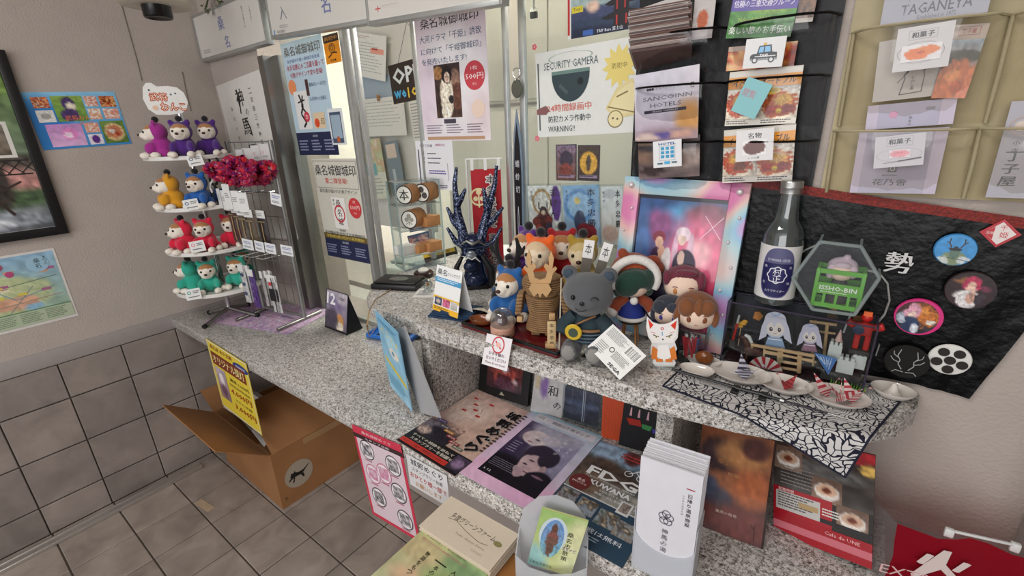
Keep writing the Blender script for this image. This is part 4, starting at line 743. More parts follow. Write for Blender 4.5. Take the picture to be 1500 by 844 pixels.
# books and pictures left of the shelf, inside the office
for c4, base, fn, lab in [([(598, 318), (622, 312), (628, 335), (603, 340)], '4a5a78', picture('5a6c8a', '4a5870', [(.5, .5, .4, .4, 'b0b8c4', .1), (.5, .5, .28, .28, '5a6c8a')], .1), 'blue book with a pale round emblem standing behind the clear shelf'), ([(600, 345), (630, 338), (636, 365), (606, 372)], '3c5470', speckle(['3c5470', '8a4c54', 'c8a898', '2c3c54'], 5, 6), 'dark blue picture book standing behind the clear shelf'), ([(622, 372), (668, 362), (676, 388), (630, 398)], '2a2420', picture('2a2420', '3a3028', [(.3, .55, .15, .25, 'c89878'), (.7, .55, .15, .25, 'b88868'), (.3, .35, .15, .12, '1a1614'), (.7, .35, .15, .12, '1a1614')], .2), 'picture sheet of two faces under a yellow heading behind the clear shelf')]:
    t, k = poster('picture_book', lab, 'book', quad_on(c4, (0, 1.30, 0), NF), base, th=.01); k.photo(.04, .1, .96, .97, fn, n=18)
    if 'faces' in lab: k.rect(0, 0, 1, .2, 'e0b83c').text('東海の武将', .5, .1, .13, '3a2a14', w=.7)
    k.obj(t)
# ---------------------------------------------------------------- red banner and horned helmet
t = T('red_banner', 'small red upright banner with white characters on a white pole behind the horned helmet', 'banner', at(694, 408)); bx = t.location
mx, W, H = upright([(690, 252), (734, 243), (738, 398), (698, 408)], bx, V((.55, -.835, 0)).normalized()); loc = t.matrix_basis.inverted() @ mx if False else M.Translation(-bx) @ mx
b = MB(); b.sheet([[loc @ V((x * W, -y * H, .006 * math.sin(x * 5 + y * 3))) for x in (0, .25, .5, .75, 1)] for y in (0, .15, .3, .45, .6, .75, .9, 1)]); b.obj('cloth', mat('banner_red', 'b01c28', .7, var=.05), t)
k = Ink(W, H, .0085); k.circ(.24, .245, .30, 'e8d8a4').circ(.24, .245, .24, 'b01c28').circ(.24, .20, .09, 'e8d8a4').circ(.13, .26, .08, 'e8d8a4').circ(.35, .26, .08, 'e8d8a4').line([(.24, .2), (.24, .34)], .05, 'e8d8a4')
k.vtext('本多忠勝を', .66, .09, .08, '1c1818', step=.098, w=.3, out=('e8e4e0', .12)).vtext('実現させよう', .66, .62, .065, '1c1818', step=.07, w=.25, out=('e8e4e0', .12)); k.obj(t).matrix_basis = loc
for x in (.06, .5, .94): MB().box((0, 0, 0), (.009, .003, .034)).obj('loop', PAPER('dededc'), t, smooth=0).matrix_basis = loc @ M.Translation((x * W, .014, .003)) @ M.Rotation(PI / 2, 4, 'X')
MB().cyl(loc @ V((-.012, -H - .02, 0)), loc @ V((-.012, .03, 0)), .0035, n=10).cyl(loc @ V((-.012, .03, 0)), loc @ V((W + .005, .03, 0)), .0025, n=8).obj('pole', mat('white_plastic', 'd8d8d6', .4), t); MB().lathe([(0, 0), (.04, 0), (.038, .008), (.01, .012), (0, .012)], 24).obj('base', mat('white_plastic'), t)
hp = at(698, 420); hn = (O3 - hp); hn.z = 0; hn.normalize(); t = T('horned_helmet', 'dark navy samurai helmet ornament with tall branching antlers and a silver mask', 'helmet ornament', hp, yaw_to_cam(hp))
inv = t.matrix_basis.inverted() if False else (M.Translation(hp) @ M.Rotation(yaw_to_cam(hp), 4, 'Z')).inverted()
def hl(x, y, d=0): return inv @ (onp(x, y, hp, hn) + hn * d)
def sparkle(name, c1, c2):
    m = mat(name, c1, .2, .3); nt = m.node_tree; v = nt.nodes.new('ShaderNodeTexVoronoi'); v.inputs['Scale'].default_value = 420; tc = nt.nodes.new('ShaderNodeTexCoord'); r = nt.nodes.new('ShaderNodeValToRGB'); r.color_ramp.interpolation = 'CONSTANT'
    r.color_ramp.elements[0].color = (*lin(c1), 1); r.color_ramp.elements[1].color = (*lin(c2), 1); r.color_ramp.elements[1].position = .80; s_ = nt.nodes.new('ShaderNodeSeparateColor')
    nt.links.new(tc.outputs['Object'], v.inputs['Vector']); nt.links.new(v.outputs['Color'], s_.inputs[0]); nt.links.new(s_.outputs[0], r.inputs[0]); nt.links.new(r.outputs[0], nt.nodes['Principled BSDF'].inputs['Base Color']); return m
SPK = sparkle('glittered_navy', '151c34', '7c8cb0'); NVY = mat('navy_lacquer', '1c2540', .18, .2, var=.1)
def antler(parts, name='antler'):
    b = MB()
    for pts, r0, r1 in parts: b.tube([hl(x, y, .004 * math.sin(i)) for i, (x, y) in enumerate(pts)], [r0 + (r1 - r0) * i / (len(pts) - 1) for i in range(len(pts))], 10)
    b.obj(name, SPK, t, fuse=.0022, it=2)
antler([([(687, 372), (680, 352), (676, 333), (671, 314), (668, 293), (666, 268), (668.6, 245)], .020, .005), ([(669, 300), (676, 290), (682, 276)], .013, .0045), ([(676, 336), (664, 324), (655, 303)], .014, .0045), ([(682, 362), (667, 353), (655, 333)], .014, .0045)])
antler([([(700, 372), (704, 352), (708, 333), (713, 314), (719, 293), (725, 270), (727.5, 242)], .020, .005), ([(714, 306), (711, 292), (708, 275)], .013, .0045), ([(708, 334), (724, 320), (737, 303)], .014, .0045), ([(703, 362), (722, 355), (735, 333)], .014, .0045)])
c_ = hl(694, 354); MB().ball(c_ + V((0, .01, -.004)), (.034, .036, .030)).ball(c_ + V((0, -.012, -.012)), (.037, .03, .007)).obj('helmet_bowl', NVY, t, fuse=.0025)
for i in range(4):
    rr = .033 + .003 * i; z0 = c_.z - .014 - .009 * i
    MB().tube([V((rr * math.cos(a), rr * math.sin(a) + .008, z0 - .006 * abs(math.cos(a)))) + V((c_.x, c_.y, 0)) for a in [math.radians(-25 + 230 * j / 18) for j in range(19)]], .0052, 8, flat=.6).obj('neck_guard_plate', NVY, t)
MB().ball(hl(690, 370, .034), (.017, .012, .013)).ball(hl(690, 365, .040), (.012, .007, .006)).obj('face_mask', mat('mask_silver', '9aa0a8', .3, .6), t, fuse=.0022)
MB().tube([hl(679, 377, .046), hl(686, 371, .05), hl(691, 374, .051), hl(696, 371, .05), hl(703, 378, .046)], [.0012, .003, .002, .003, .0012], 8).obj('moustache', PAPER('d0d0cc'), t)
MB().tube([hl(674, 357, .02), hl(683, 350, .03), hl(692, 354, .036), hl(701, 350, .03), hl(711, 358, .02)], [.002, .004, .005, .004, .002], 8).obj('front_crest', mat('pewter'), t)
MB().ball(hl(690, 388, .018), (.024, .018, .020)).ball(hl(697, 410, .01), (.032, .024, .028)).ball(hl(700, 420, .0), (.036, .028, .016)).obj('throat_guard', NVY, t, fuse=.003); MB().lathe([(0, .008), (.044, .010), (.046, .014), (.036, .04), (.026, c_.z - .045), (.020, c_.z - .02), (0, c_.z - .02)], 24, M.Translation((c_.x * .6, .006, 0)) @ M.Diagonal((1, .7, 1, 1))).obj('armour_robe', NVY, t); MB().tube([hl(706, 372, .016), hl(719, 390, .02), hl(721, 410, .018), hl(710, 424, .01)], [.008, .014, .013, .008], 10).tube([hl(676, 376, .016), hl(669, 390, .016), hl(672, 408, .012)], [.006, .009, .006], 10).obj('black_drape', mat('black_satin'), t)
MB().box((0, 0, .006), (.075, .065, .012), bev=.003).cyl((0, 0, .01), (0, 0, c_.z - .03), .01).obj('stand', mat('black_satin'), t)
# ---------------------------------------------------------------- white tent card on a folded cloth
fc = T('folded_cloth', 'dark blue folded patterned cloth under the white tent card', 'cloth', at(660, 466), .25)
CLOTHB = mat('indigo_cloth', '1f3854', .85, var=.3, scale=90, bump=.3)
for i, (w_, d__, z) in enumerate([(.125, .085, .0), (.12, .08, .006), (.116, .078, .0115)]): MB().box((.003 * i, .028, z + .0028), (w_, d__, .0055), bev=.0025).obj('fold', CLOTHB, fc)
zb = ZT + .018; mx, W, H = leaning((634, 453), (672, 467), zb, .22, (640, 387), (676, 398))
t = T('tent_card', 'white folded tent card with a yellow foot for a fan club on the folded cloth', 'sign', mw=mx); slab(W, H, .0008).obj('front_panel', PAPER('e8e8e6'), t, smooth=0)
b = MB(); ang = .44; b.sheet([[V((0, 0, -.0008)), V((W, 0, -.0008))], [V((0, -H * math.cos(ang), -H * math.sin(ang))), V((W, -H * math.cos(ang), -H * math.sin(ang)))]]); b.obj('back_panel', PAPER('e8e8e6'), t, smooth=0)
k = Ink(W, H); k.text('桑名', .25, .13, .13, '2a2c30', w=.38, bold=.02).text('ファンクラブ', .7, .14, .08, '2a2c30', w=.46).rect(0, .25, 1, .36, '4c98c4').lines(.08, .27, .9, .34, 2, 'd0e4f0', 1).rect(0, .66, 1, .72, 'e8bc3c').rect(0, .88, 1, 1, 'e8b030').photo(.06, .69, .34, .86, picture('405078', '303048', [(.5, .5, .3, .3, 'c0b0a8')]), n=8).photo(.38, .69, .66, .86, speckle(['b84c6c', 'd87c9c', '8a3050'], 3, 2), n=8).photo(.7, .69, .94, .86, picture('c8c4c0', 'a8a49c'), n=6)
k.lines(.06, .90, .8, .97, 2, '7a5c1c', 2).poly([(.3, 1), (.36, .95), (.64, .95), (.7, 1)], '1f3854'); k.obj(t)
# ---------------------------------------------------------------- red tray and the things on it
tx0, tx1, ty0, ty1 = -.745, -.455, .768, .90; TM = mat('red_lacquer', '5a1416', .25, var=.1)
t = T('lacquer_tray', 'dark red lacquer tray at the front of the upper counter under the paper warrior', 'tray', ((tx0 + tx1) / 2, (ty0 + ty1) / 2 - .002, ZT + .0005), -.05)
MB().box((0, 0, .004), (tx1 - tx0, ty1 - ty0, .008), bev=.002).obj('tray_base', TM, t)
for x, y, sx, sy in ((0, -.064, .29, .006), (0, .064, .29, .006), (-.143, 0, .006, .13), (.143, 0, .006, .13)): MB().box((x, y, .011), (sx, sy, .008), bev=.002).obj('rim', mat('black_satin'), t)
ZTR = ZT + .0095
p = at(706, 472, ZTR + .005); t = T('shell_bowl', 'brown half shell bowl at the left of the lacquer tray', 'bowl', (p.x, p.y, ZTR), .3)
MB().lathe([(0, .002), (.015, .003), (.024, .008), (.0295, .016), (.031, .016), (.026, .006), (.014, .0005), (0, 0)], 26, M.Diagonal((1.05, .8, 1, 1))).obj('bowl_shell', mat('amber_lacquer', '7c4424', .18, var=.15), t)
p = at(703, 455, ZTR + .01); t = T('clam_shell', 'pale speckled clam shell lying behind the brown bowl', 'shell', (p.x, p.y + .004, ZTR + .002), .2)
rows = [[V((.033 * math.sin(a) * s_ * (1 + .03 * math.cos(a * 18)), -.02 + .04 * math.cos(a) * s_, .016 * math.sqrt(max(0, 1 - s_ * s_)))) for a in [math.radians(-80 + 160 * j / 20) for j in range(21)]] for s_ in (.02, .25, .5, .75, .92, 1)]
MB().sheet(rows).obj('ribbed_shell', mat('shell_white', 'cfc4b4', .5, var=.25, scale=60), t)
p = at(732, 492, ZTR + .0); t = T('glass_dome', 'little clear dome over a dark trinket with a handwritten paper band', 'ornament', (p.x, p.y + .012, ZTR))
MB().lathe([(0, 0), (.028, 0), (.0285, .003), (.0285, .024), (0, .024)], 26).obj('band', mat('salmon_paper', 'c89c88', .6, var=.1), t); MB().lathe([(.0275, .024), (.029, .034), (.027, .046), (.021, .058), (.011, .065), (0, .067)], 26).obj('dome', clear_mat('dome_plastic', 'eef2f2', 4, .04, .07, 'd0d4d4'), t)
MB().ball((0, 0, .036), (.014, .012, .013)).ball((.004, -.004, .05), .008).obj('trinket', mat('dark_trinket', '4a2430', .4, var=.5, scale=150), t, fuse=.002)
k = Ink(.05, .022); k.text('さわってみてね', .5, .28, .25, 'a84c3c', w=.8).text('overtank!', .5, .65, .4, '33261f', w=.8); o = k.obj(t); o.rotation_euler = (PI / 2, 0, yaw_to_cam(p)); o.location = V((-.025, -.0292, .024)); o.matrix_basis = M.Rotation(yaw_to_cam(p), 4, 'Z') @ M.Translation((-.025, -.0292, .023)) @ M.Rotation(PI / 2, 4, 'X')
# corrugated card warrior
p = at(789, 492, ZTR); CK = mat('corrugated_kraft', '8a6a48', .8, var=.25, scale=60); EDK = mat('cut_card', 'c09a6c', .7, var=.1)
t = T('card_warrior', 'armoured warrior figure of stacked corrugated card strips with flat wooden antlers', 'figurine', (p.x, p.y + .02, ZTR), yaw_to_cam(p) - .15); t.scale = (1.16, 1.16, 1.12)
def rings(name, z0, z1, fr, n, cx=0, cy=0, sq=.8):
    for i in range(n):
        z = z0 + (z1 - z0) * (i + .5) / n; r = fr(i / (n - 1)); h = (z1 - z0) / n * .5
        MB().lathe([(0, z - h), (r * .86, z - h), (r * .88, z - h * .8), (r, z - h * .6), (r, z + h * .6), (r * .88, z + h * .8), (r * .86, z + h), (0, z + h)], 22, M.Translation((cx, cy, 0)) @ M.Diagonal((1, sq, 1, 1))).obj(name, CK, t)
rings('skirt_strip', .012, .050, lambda q: .036 - .008 * q, 9); rings('chest_strip', .050, .086, lambda q: .030 + .006 * q, 8); rings('helmet_strip', .088, .128, lambda q: .030 + .012 * math.sin(q * 2.6), 9)
MB().box((-.014, 0, .006), (.018, .03, .012), bev=.002).obj('foot', CK, t); MB().box((.014, 0, .006), (.018, .03, .012), bev=.002).obj('foot', CK, t)
for s in (-1, 1):
    for i in range(6): MB().box((s * (.043 + .001 * i), -.002, .088 - i * .0075), (.013, .034, .006), (0, s * .25, 0), bev=.001).obj('sleeve_strip', CK, t)
    MB().box((s * .045, -.012, .036), (.012, .016, .012), bev=.002).obj('hand', EDK, t)
    pts = [(0, 0), (.010, -.004), (.020, .008), (.024, .026), (.032, .036), (.029, .040), (.023, .036), (.026, .056), (.021, .072), (.016, .058), (.017, .042), (.010, .046), (.007, .040), (.013, .030), (.010, .016), (.0, .012)]
    MB().prism([(s * x, y) for x, y in pts], -.0018, .0018, M.Translation((0, -.034, .118)) @ M.Rotation(PI / 2, 4, 'X')).obj('antler', EDK, t, smooth=0)
MB().prism([(-.016, .016), (.016, .016), (.022, .004), (.012, -.012), (.004, -.004), (0, -.014), (-.004, -.004), (-.012, -.012), (-.022, .004)], -.002, .002, M.Translation((0, -.037, .108)) @ M.Rotation(PI / 2, 4, 'X')).obj('crest_plate', EDK, t, smooth=0)
MB().box((.022, -.03, .052), (.012, .008, .014), bev=.001).obj('hand_guard', EDK, t)
p = at(806, 512, ZTR); t = T('name_plaque', 'narrow pale wooden plaque with dark characters before the card warrior', 'plaque', (p.x, p.y + .006, ZTR), -.1, rot=(-.15, 0, yaw_to_cam(p)))
MB().box((0, 0, .031), (.019, .003, .062), bev=.0008).obj('plaque', mat('plaque_wood', 'c0a478', .6, var=.1), t); MB().box((-.004, .006, .006), (.02, .018, .011)).obj('foot_block', EDK, t)
k = Ink(.019, .062); k.vtext('本多忠勝', .5, .15, .14, '2a2018', step=.22); o = k.obj(t); o.rotation_euler = (PI / 2, 0, 0); o.location = (-.0095, -.0018, .062)
p = at(817, 520); tag(MB().cyl((0, 0, 0), (.002, .004, .165), .0016, n=6).obj('thin_stick', mat('pale_stick', 'c8bca4', .6), None), 'thin pale stick upright between the card warrior and the grey bear', 'stick').location = (p.x, p.y + .006, ZTR)
# do-not-touch card on the edge
t, k = poster('touch_notice', 'white laminated please do not touch card with a red ring, hung over the counter edge', 'notice', quad_on([(722, 493), (760, 504), (735, 537), (699, 528)], V((-.62, .741, ZT)), V((-.15, -.9, .40)).normalized()), 'e4e0e2', th=.001)
k.ring(.52, .28, .24, .18, 'c84850').line([(.4, .17), (.64, .39)], .045, 'c84850').circ(.52, .28, .10, 'e8b4a8', ry=.08).text('お手を触れ', .52, .58, .11, '5a2c3c', w=.62, bold=.02).text('ないでください', .52, .74, .11, '5a2c3c', w=.78, bold=.02).text('Please do not touch', .52, .88, .07, '5a2c3c', w=.76); k.obj(t)
# ---------------------------------------------------------------- dog dolls behind, on a draped riser
t = T('denim_riser', 'low riser draped in blue denim under the orange dog doll', 'riser', (-.635, 1.025, ZT)); MB().box((.0, .0, .028), (.28, .20, .056), bev=.01, seg=3).obj('draped_block', mat('denim', '3c5478', .9, var=.2, scale=120), t)
GD = None
zr = ZT + .0565
dog('orange hooded dog doll sitting on the denim riser', (-.637, .965, zr), .15, 'e8641c', GD, skin='e4d0b4', brow='d8bc98', sc=.98)
dog('purple hooded dog doll turned left behind the orange one', (-.728, 1.035, zr), -.35, '54247c', GD, brow='b88454', sc=.95)
dog('mustard hooded dog doll behind the lettered flags', (-.545, 1.025, zr), .35, 'a8882c', GD, skin='dccaa4', brow='c8b078', sc=.95)
dog('red and black hooded dog doll peeping between the orange and mustard ones', (-.635, 1.075, zr), .5, 'a81c24', GD, sc=.95)
dog('blue hooded dog doll with a tan brow beside the card warrior', (-.668, .872, ZTR), .1, '1c5c9c', GD, sc=.86)
bd = dog('tan dog doll with black plush antlers behind the blue one', (-.725, .945, ZT), .3, '221e22', GD, sc=.86)
for s in (-1, 1):
    MB().tube([(s * .020, 0, .145), (s * .034, 0, .175), (s * .036, 0, .205), (s * .030, 0, .232)], [.009, .009, .008, .005], 10).tube([(s * .034, 0, .178), (s * .052, 0, .190), (s * .056, 0, .208)], [.008, .007, .004], 10).obj('antler', mat('black_plush', '171516', .95, bump=.4, bscale=500, sheen=.2), bd, fuse=.003)
# lettered flags
for c4, g4, lab in [([(857, 351), (872, 353), (867, 379), (852, 377)], [(852, 377), (867, 379), (861, 402), (850, 400)], 'white and grey lettered flag on the left, stuck behind the grey bear'), ([(885, 355), (900, 359), (889, 384), (876, 380)], [(876, 380), (889, 384), (876, 406), (865, 402)], 'white and grey lettered flag on the right, stuck behind the grey bear')]:
    pp = V((-.52, .87, 0)); nn = V((.40, -.92, .0)).normalized(); mx, W, H = quad_on(c4, pp, nn); t = T('lettered_flag', lab, 'flag', mw=mx, group=None)
    slab(W, H, .0008).obj('white_field', PAPER('e8e6e4'), t, smooth=0); k = Ink(W, H); k.text('本', .5, .5, .6, '2a2826', w=.62); k.obj(t)
    MB().box((W / 2, -H * 1.45, -.0004), (W, H * .9, .0008)).obj('grey_field', mat('grey_flag', '6c675e', .8, var=.1), t, smooth=0); MB().cyl((W * .1, 0, -.002), (W * .1, -H * 1.9 - .09, -.002), .0012, n=6).obj('stick', mat('pale_stick'), t)
t, k = poster('crest_card', 'white card with a blue round crest standing behind the grey bear', 'card', quad_on([(836, 400), (846, 396), (884, 409), (880, 424)], V((-.50, .85, 0)), V((.35, -.9, .3)).normalized()), 'e4e2e0'); k.ring(.25, .5, .17, .3, '4c5c9c').circ(.25, .5, .07, '4c5c9c').lines(.5, .3, .9, .7, 3, '8a8a94'); k.obj(t)
# ---------------------------------------------------------------- grey bear with a medal
p = at(851, 524); t = T('bear_doll', 'grey bear doll in dark armour-style clothes with a yellow medal, at the counter edge', 'plush toy', (p.x, p.y + .026, ZT + .002), yaw_to_cam(p) - .2)
b = MB().ball((0, 0, .062), (.036, .030, .038)).ball((0, .004, .09), (.022, .02, .02)).ball((0, -.004, .138), (.054, .046, .046)).ball((0, -.034, .128), (.03, .02, .02))
for s in (-1, 1): b.ball((s * .042, .006, .178), (.018, .010, .018)).ball((s * .026, -.034, .022), (.021, .034, .022), (.25, 0, s * .25)).ball((s * .026, -.062, .028), (.018, .011, .021))
bg = lambda q: '8d8a86' if (q.z < .05 and q.y < -.066) else '70747a' if q.z > .1 else '5a5e66'
b.obj('bear_body', PLUSH, t, fuse=.0045, it=3, colfn=lambda q: '8e8a86' if (q.z < .05 and q.y < -.068) else '56585b')
for s in (-1, 1):
    MB().ball((s * .042, -.001, .178), (.011, .005, .011)).obj('inner_ear', mat('ear_slate', '3c4856', .9), t)
    MB().tube([(s * .026, -.008, .088), (s * .046, -.016, .068), (s * .050, -.028, .052)], [.016, .019, .013], 12).obj('sleeve', mat('dark_teal_fabric', '25353c', .85, var=.2, bump=.3), t)
b = MB()
b.lathe([(.024, .094), (.034, .080), (.039, .062), (.042, .046), (.044, .036), (.040, .036), (.036, .06), (.022, .09)], 24, M.Diagonal((1, .85, 1, 1))); b.obj('robe', mat('dark_teal_fabric'), t)
for i in range(3): MB().tube([(.0445 * math.cos(a), .038 * math.sin(a), .042 + i * .008) for a in [2 * PI * j / 24 for j in range(24)]], .0016, 6, closed=True).obj('robe_stripe', mat('slate_stripe', '5c6c78', .8), t)
MB().tube([(.043 * math.cos(a), .037 * math.sin(a), .0665) for a in [2 * PI * j / 24 for j in range(24)]], .003, 8, closed=True).obj('belt', mat('tan_cord', '8a6440', .7), t)
MB().ball((-.022, -.0465, .143), .0048, n=10, m=8).obj('eye', mat('black_gloss'), t)
MB().tube([(.014, -.0505, .142), (.019, -.0495, .147), (.025, -.0465, .146), (.029, -.044, .141)], .0012, 6).obj('closed_eye', mat('ink_black'), t); MB().ball((-.002, -.055, .134), (.005, .003, .004), n=10, m=8).obj('nose', mat('ink_black'), t)
MB().tube([(-.016, -.0515, .121), (-.008, -.0545, .117), (.002, -.0545, .118), (.008, -.053, .122)], .0009, 6).obj('mouth', mat('ink_black'), t)
MB().tube([(.02, -.02, .096), (-.002, -.034, .088), (-.024, -.034, .074), (-.018, -.043, .068)], .0022, 6).obj('ribbon', mat('tan_cord'), t)
md = MB().lathe([(0, 0), (.017, 0), (.018, .002), (.016, .004), (0, .004)], 28, M.Translation((-.020, -.045, .066)) @ M.Rotation(PI / 2, 4, 'X')).obj('medal', mat('medal_yellow', 'c8a82c', .4), t)
MB().lathe([(0, 0), (.010, 0), (.010, .001), (0, .001)], 20, M.Translation((-.020, -.0492, .066)) @ M.Rotation(PI / 2, 4, 'X')).obj('medal_emblem', mat('medal_dark', '3c4c3c', .5), md)
MB().ball((.046, -.036, .048), (.006, .005, .006), n=10, m=8).obj('red_bead', mat('bead_red', 'b8283c', .4), t)
p = at(862, 530); t = T('black_stand', 'small black card foot under the grey bear at the counter edge', 'stand', (p.x, p.y + .012, ZT), .1)
MB().prism([(-.022, 0), (.022, 0), (.02, .022), (.008, .03), (-.008, .018), (-.02, .022)], -.001, .001, M.Translation((0, -.0, .0015))).obj('foot_plate', mat('ink_black'), t)
# toy tag
t, k = poster('toy_tag', 'large white cardboard toy tag with a barcode hanging over the counter edge', 'label tag', quad_on([(893, 471), (946, 522), (909, 557), (866, 513)], V((-.318, .745, ZT + .012)), V((.12, -.70, .70)).normalized()), 'e6e5e2', th=.001)
k.lines(.06, .06, .6, .36, 9, '6a6a6a', 2, .4).rect(.62, .08, .96, .42, 'f2f1ee')
for i in range(20): k.rect(.64 + i * .0155, .1, .64 + i * .0155 + random.choice([.004, .008, .011]), .38, '1c1c1c'); k.z -= .00006
k.ring(.42, .56, .06, .3, '222222').lines(.5, .5, .92, .75, 6, '6a6a6a', 7, .4).lines(.08, .55, .34, .9, 6, '8a8a8a', 8, .4).text('SEGA', .74, .9, .1, '111111', w=.34, bold=.05); k.obj(t)
# ---------------------------------------------------------------- cloth dolls at the middle
SKIN = 'e8cdb8'
def doll_head(t, r, hair, fringe, eyecol, blush=True, tilt=0):
    MB().ball((0, 0, 0), (r, r * .86, r * .9), n=24, m=16).obj('face', mat('doll_skin', SKIN, .9, bump=.1), t).location = (0, 0, r * .9)
    b = MB().ball((0, r * .16, r * 1.0), (r * 1.07, r * .95, r * .93), n=24, m=16)
    for x, y, z, rx, ry, rz_ in fringe: b.ball((x * r, y * r, r * .9 + z * r), (rx * r, ry * r, rz_ * r))
    o = b.obj('hair', mat('doll_hair_' + hair, hair, .9, bump=.4, bscale=300, sheen=.3), t, fuse=r * .055, it=2)
    # cut the face window out of the hair shell
    me = o.data; bm = bmesh.new(); bm.from_mesh(me)
    dele = [f for f in bm.faces if (lambda q: q.y < -r * .35 and q.z < r * (1.15) and abs(q.x) < r * .82 and not any(abs(q.x - x * r) < rx * r * .9 and abs(q.z - r * .9 - z * r) < rz_ * r * .95 for x, y, z, rx, ry, rz_ in fringe))(f.calc_center_median())]
    bmesh.ops.delete(bm, geom=dele, context='FACES'); bm.to_mesh(me); bm.free()
    for s in (-1, 1):
        x = s * .36 * r; y = -math.sqrt(max(0, 1 - (.36 ** 2) - (.12 / .9) ** 2)) * r * .86
        e = MB().ball((0, 0, 0), (.12 * r, .035 * r, .17 * r), n=12, m=8).obj('eye', mat('doll_eye_' + eyecol, eyecol, .4), t); e.location = (x, y, r * .78)
        MB().tube([(x - s * -.16 * r, y + .03 * r, r * .98), (x, y - .02 * r, r * 1.02), (x - s * .13 * r, y - .01 * r, r * .96)], .022 * r, 6).obj('eyebrow', mat('doll_brow_' + hair, hair, .8), t)
    MB().tube([(-.09 * r, -r * .82, r * .5), (0, -r * .835, r * .47), (.09 * r, -r * .82, r * .5)], .014 * r, 6).obj('mouth', mat('doll_mouth', 'a85c50', .6), t)
def cup(label, p, r, h, contents=None):
    t = T('clear_cup', label, 'cup', p)
    MB().lathe([(0, .002), (r - .002, .002), (r - .002, h), (r, h), (r, 0), (0, 0)], 28).obj('cup_wall', CLEAR, t)
    if contents:
        for i in range(14):
            a = i * 2.4; rr = (r - .008) * (.35 + .6 * ((i * 7) % 5) / 5)
            MB().box((rr * math.cos(a) * .8, rr * math.sin(a) * .8, .004 + h * .38), (.006, .003, h * .62), (random.uniform(-.25, .25), random.uniform(-.25, .25), a)).obj('paper_strip', PAPER(contents[i % len(contents)]), t, smooth=0)
    return t
dp_ = at(1016, 521); dy = V((dp_.x, dp_.y - .02, ZT)); 
cup('clear cup of red and white paper slips under the brown-haired doll head', dy, .031, .072, ['b02430', 'e0dcd8', 'b02430', '3a4468', 'd8d4d0'])
t = T('cloth_doll', 'brown-haired cloth doll head resting on the cup of red slips', 'plush toy', (dy.x, dy.y, ZT + .0722), yaw_to_cam(dy) + .1); doll_head(t, .040, '7c4a28', [(-.5, -.55, .42, .42, .4, .5), (.45, -.6, .45, .4, .35, .42), (.05, -.75, .5, .18, .2, .5), (-.9, -.2, -.2, .2, .4, .5), (.9, -.2, -.2, .2, .4, .5)], '7c4424')
d2 = V((dy.x - .055, dy.y + .005, ZT)); cup('empty clear cup under the black-haired doll head, behind the fox cut-out', d2, .027, .064)
t = T('cloth_doll', 'black-haired cloth doll head with violet eyes behind the fox cut-out', 'plush toy', (d2.x, d2.y, ZT + .0642), yaw_to_cam(d2) - .1); doll_head(t, .034, '2c303c', [(-.55, -.55, .45, .4, .4, .42), (.35, -.65, .5, .45, .3, .32), (-.92, -.2, -.1, .18, .4, .5), (.92, -.2, -.1, .18, .4, .5)], '4c3c8c')
d3 = V((dy.x - .045, dy.y + .055, ZT)); t = T('round_riser', 'pale round riser hidden under the maroon-haired doll head', 'riser', d3); MB().lathe([(0, 0), (.03, 0), (.03, .103), (.028, .105), (0, .105)], 24).obj('riser_body', CLEAR, t)
t = T('cloth_doll', 'maroon-haired cloth doll head with amber eyes, topmost of the three', 'plush toy', (d3.x, d3.y, ZT + .1052), yaw_to_cam(d3)); doll_head(t, .041, '6c2438', [(-.85, -.35, .45, .22, .35, .4), (.85, -.35, .3, .2, .4, .55), (.1, -.45, .80, .55, .3, .14)], 'b87840')
# santa doll on a small stool
q = at(931, 500); s0 = V((q.x - .01, q.y - .012, ZT)); t = T('doll_stool', 'tiny wooden stool under the doll in the red winter hood', 'stool', s0, .3)
MB().lathe([(0, .054), (.026, .054), (.027, .057), (.026, .061), (0, .061)], 22).obj('seat', mat('dark_stool', '3a2c24', .6), t)
for a in range(4): MB().cyl((.016 * math.cos(a * PI / 2 + .7), .016 * math.sin(a * PI / 2 + .7), .054), (.024 * math.cos(a * PI / 2 + .7), .024 * math.sin(a * PI / 2 + .7), 0), .0026, .002, n=8).obj('leg', WOOD, t)
t = T('hooded_doll', 'green-haired cloth doll in a red-brown hood with white fur trim and blue skirt', 'plush toy', (s0.x, s0.y, ZT + .0615), yaw_to_cam(s0) + .15)
MB().lathe([(0, .0), (.030, .002), (.032, .006), (.024, .03), (.015, .046), (0, .05)], 24).obj('blue_skirt', mat('royal_blue_cloth', '1c2c7c', .8, var=.15), t); MB().tube([(.0315 * math.cos(a), .0315 * math.sin(a), .005) for a in [2 * PI * i / 24 for i in range(24)]], .0045, 8, closed=True).obj('white_hem', mat('white_fur', 'dcd8d2', .95, bump=.8, bscale=300), t)
RB = mat('red_brown_plush', '8a3c20', .9, var=.15, bump=.4, bscale=300, sheen=.3)
for s in (-1, 1): MB().tube([(s * .014, -.004, .05), (s * .032, -.012, .04), (s * .042, -.02, .026)], [.012, .013, .012], 12).obj('sleeve', RB, t); MB().ball((s * .044, -.022, .022), .0125).obj('cuff', mat('white_fur'), t)
MB().ball((0, -.004, .086), (.038, .034, .035)).obj('face', mat('doll_skin'), t); MB().ball((0, .002, .094), (.041, .036, .034)).ball((-.014, -.026, .088), (.028, .020, .030), (0, .5, 0)).ball((.010, -.028, .100), (.028, .018, .018), (0, .5, 0)).ball((.028, -.02, .096), (.014, .018, .024)).ball((-.033, -.008, .078), (.012, .016, .026)).ball((.034, -.006, .08), (.011, .016, .026)).obj('green_hair', mat('dark_green_hair', '16382c', .9, bump=.5, bscale=300, sheen=.3), t, fuse=.003)
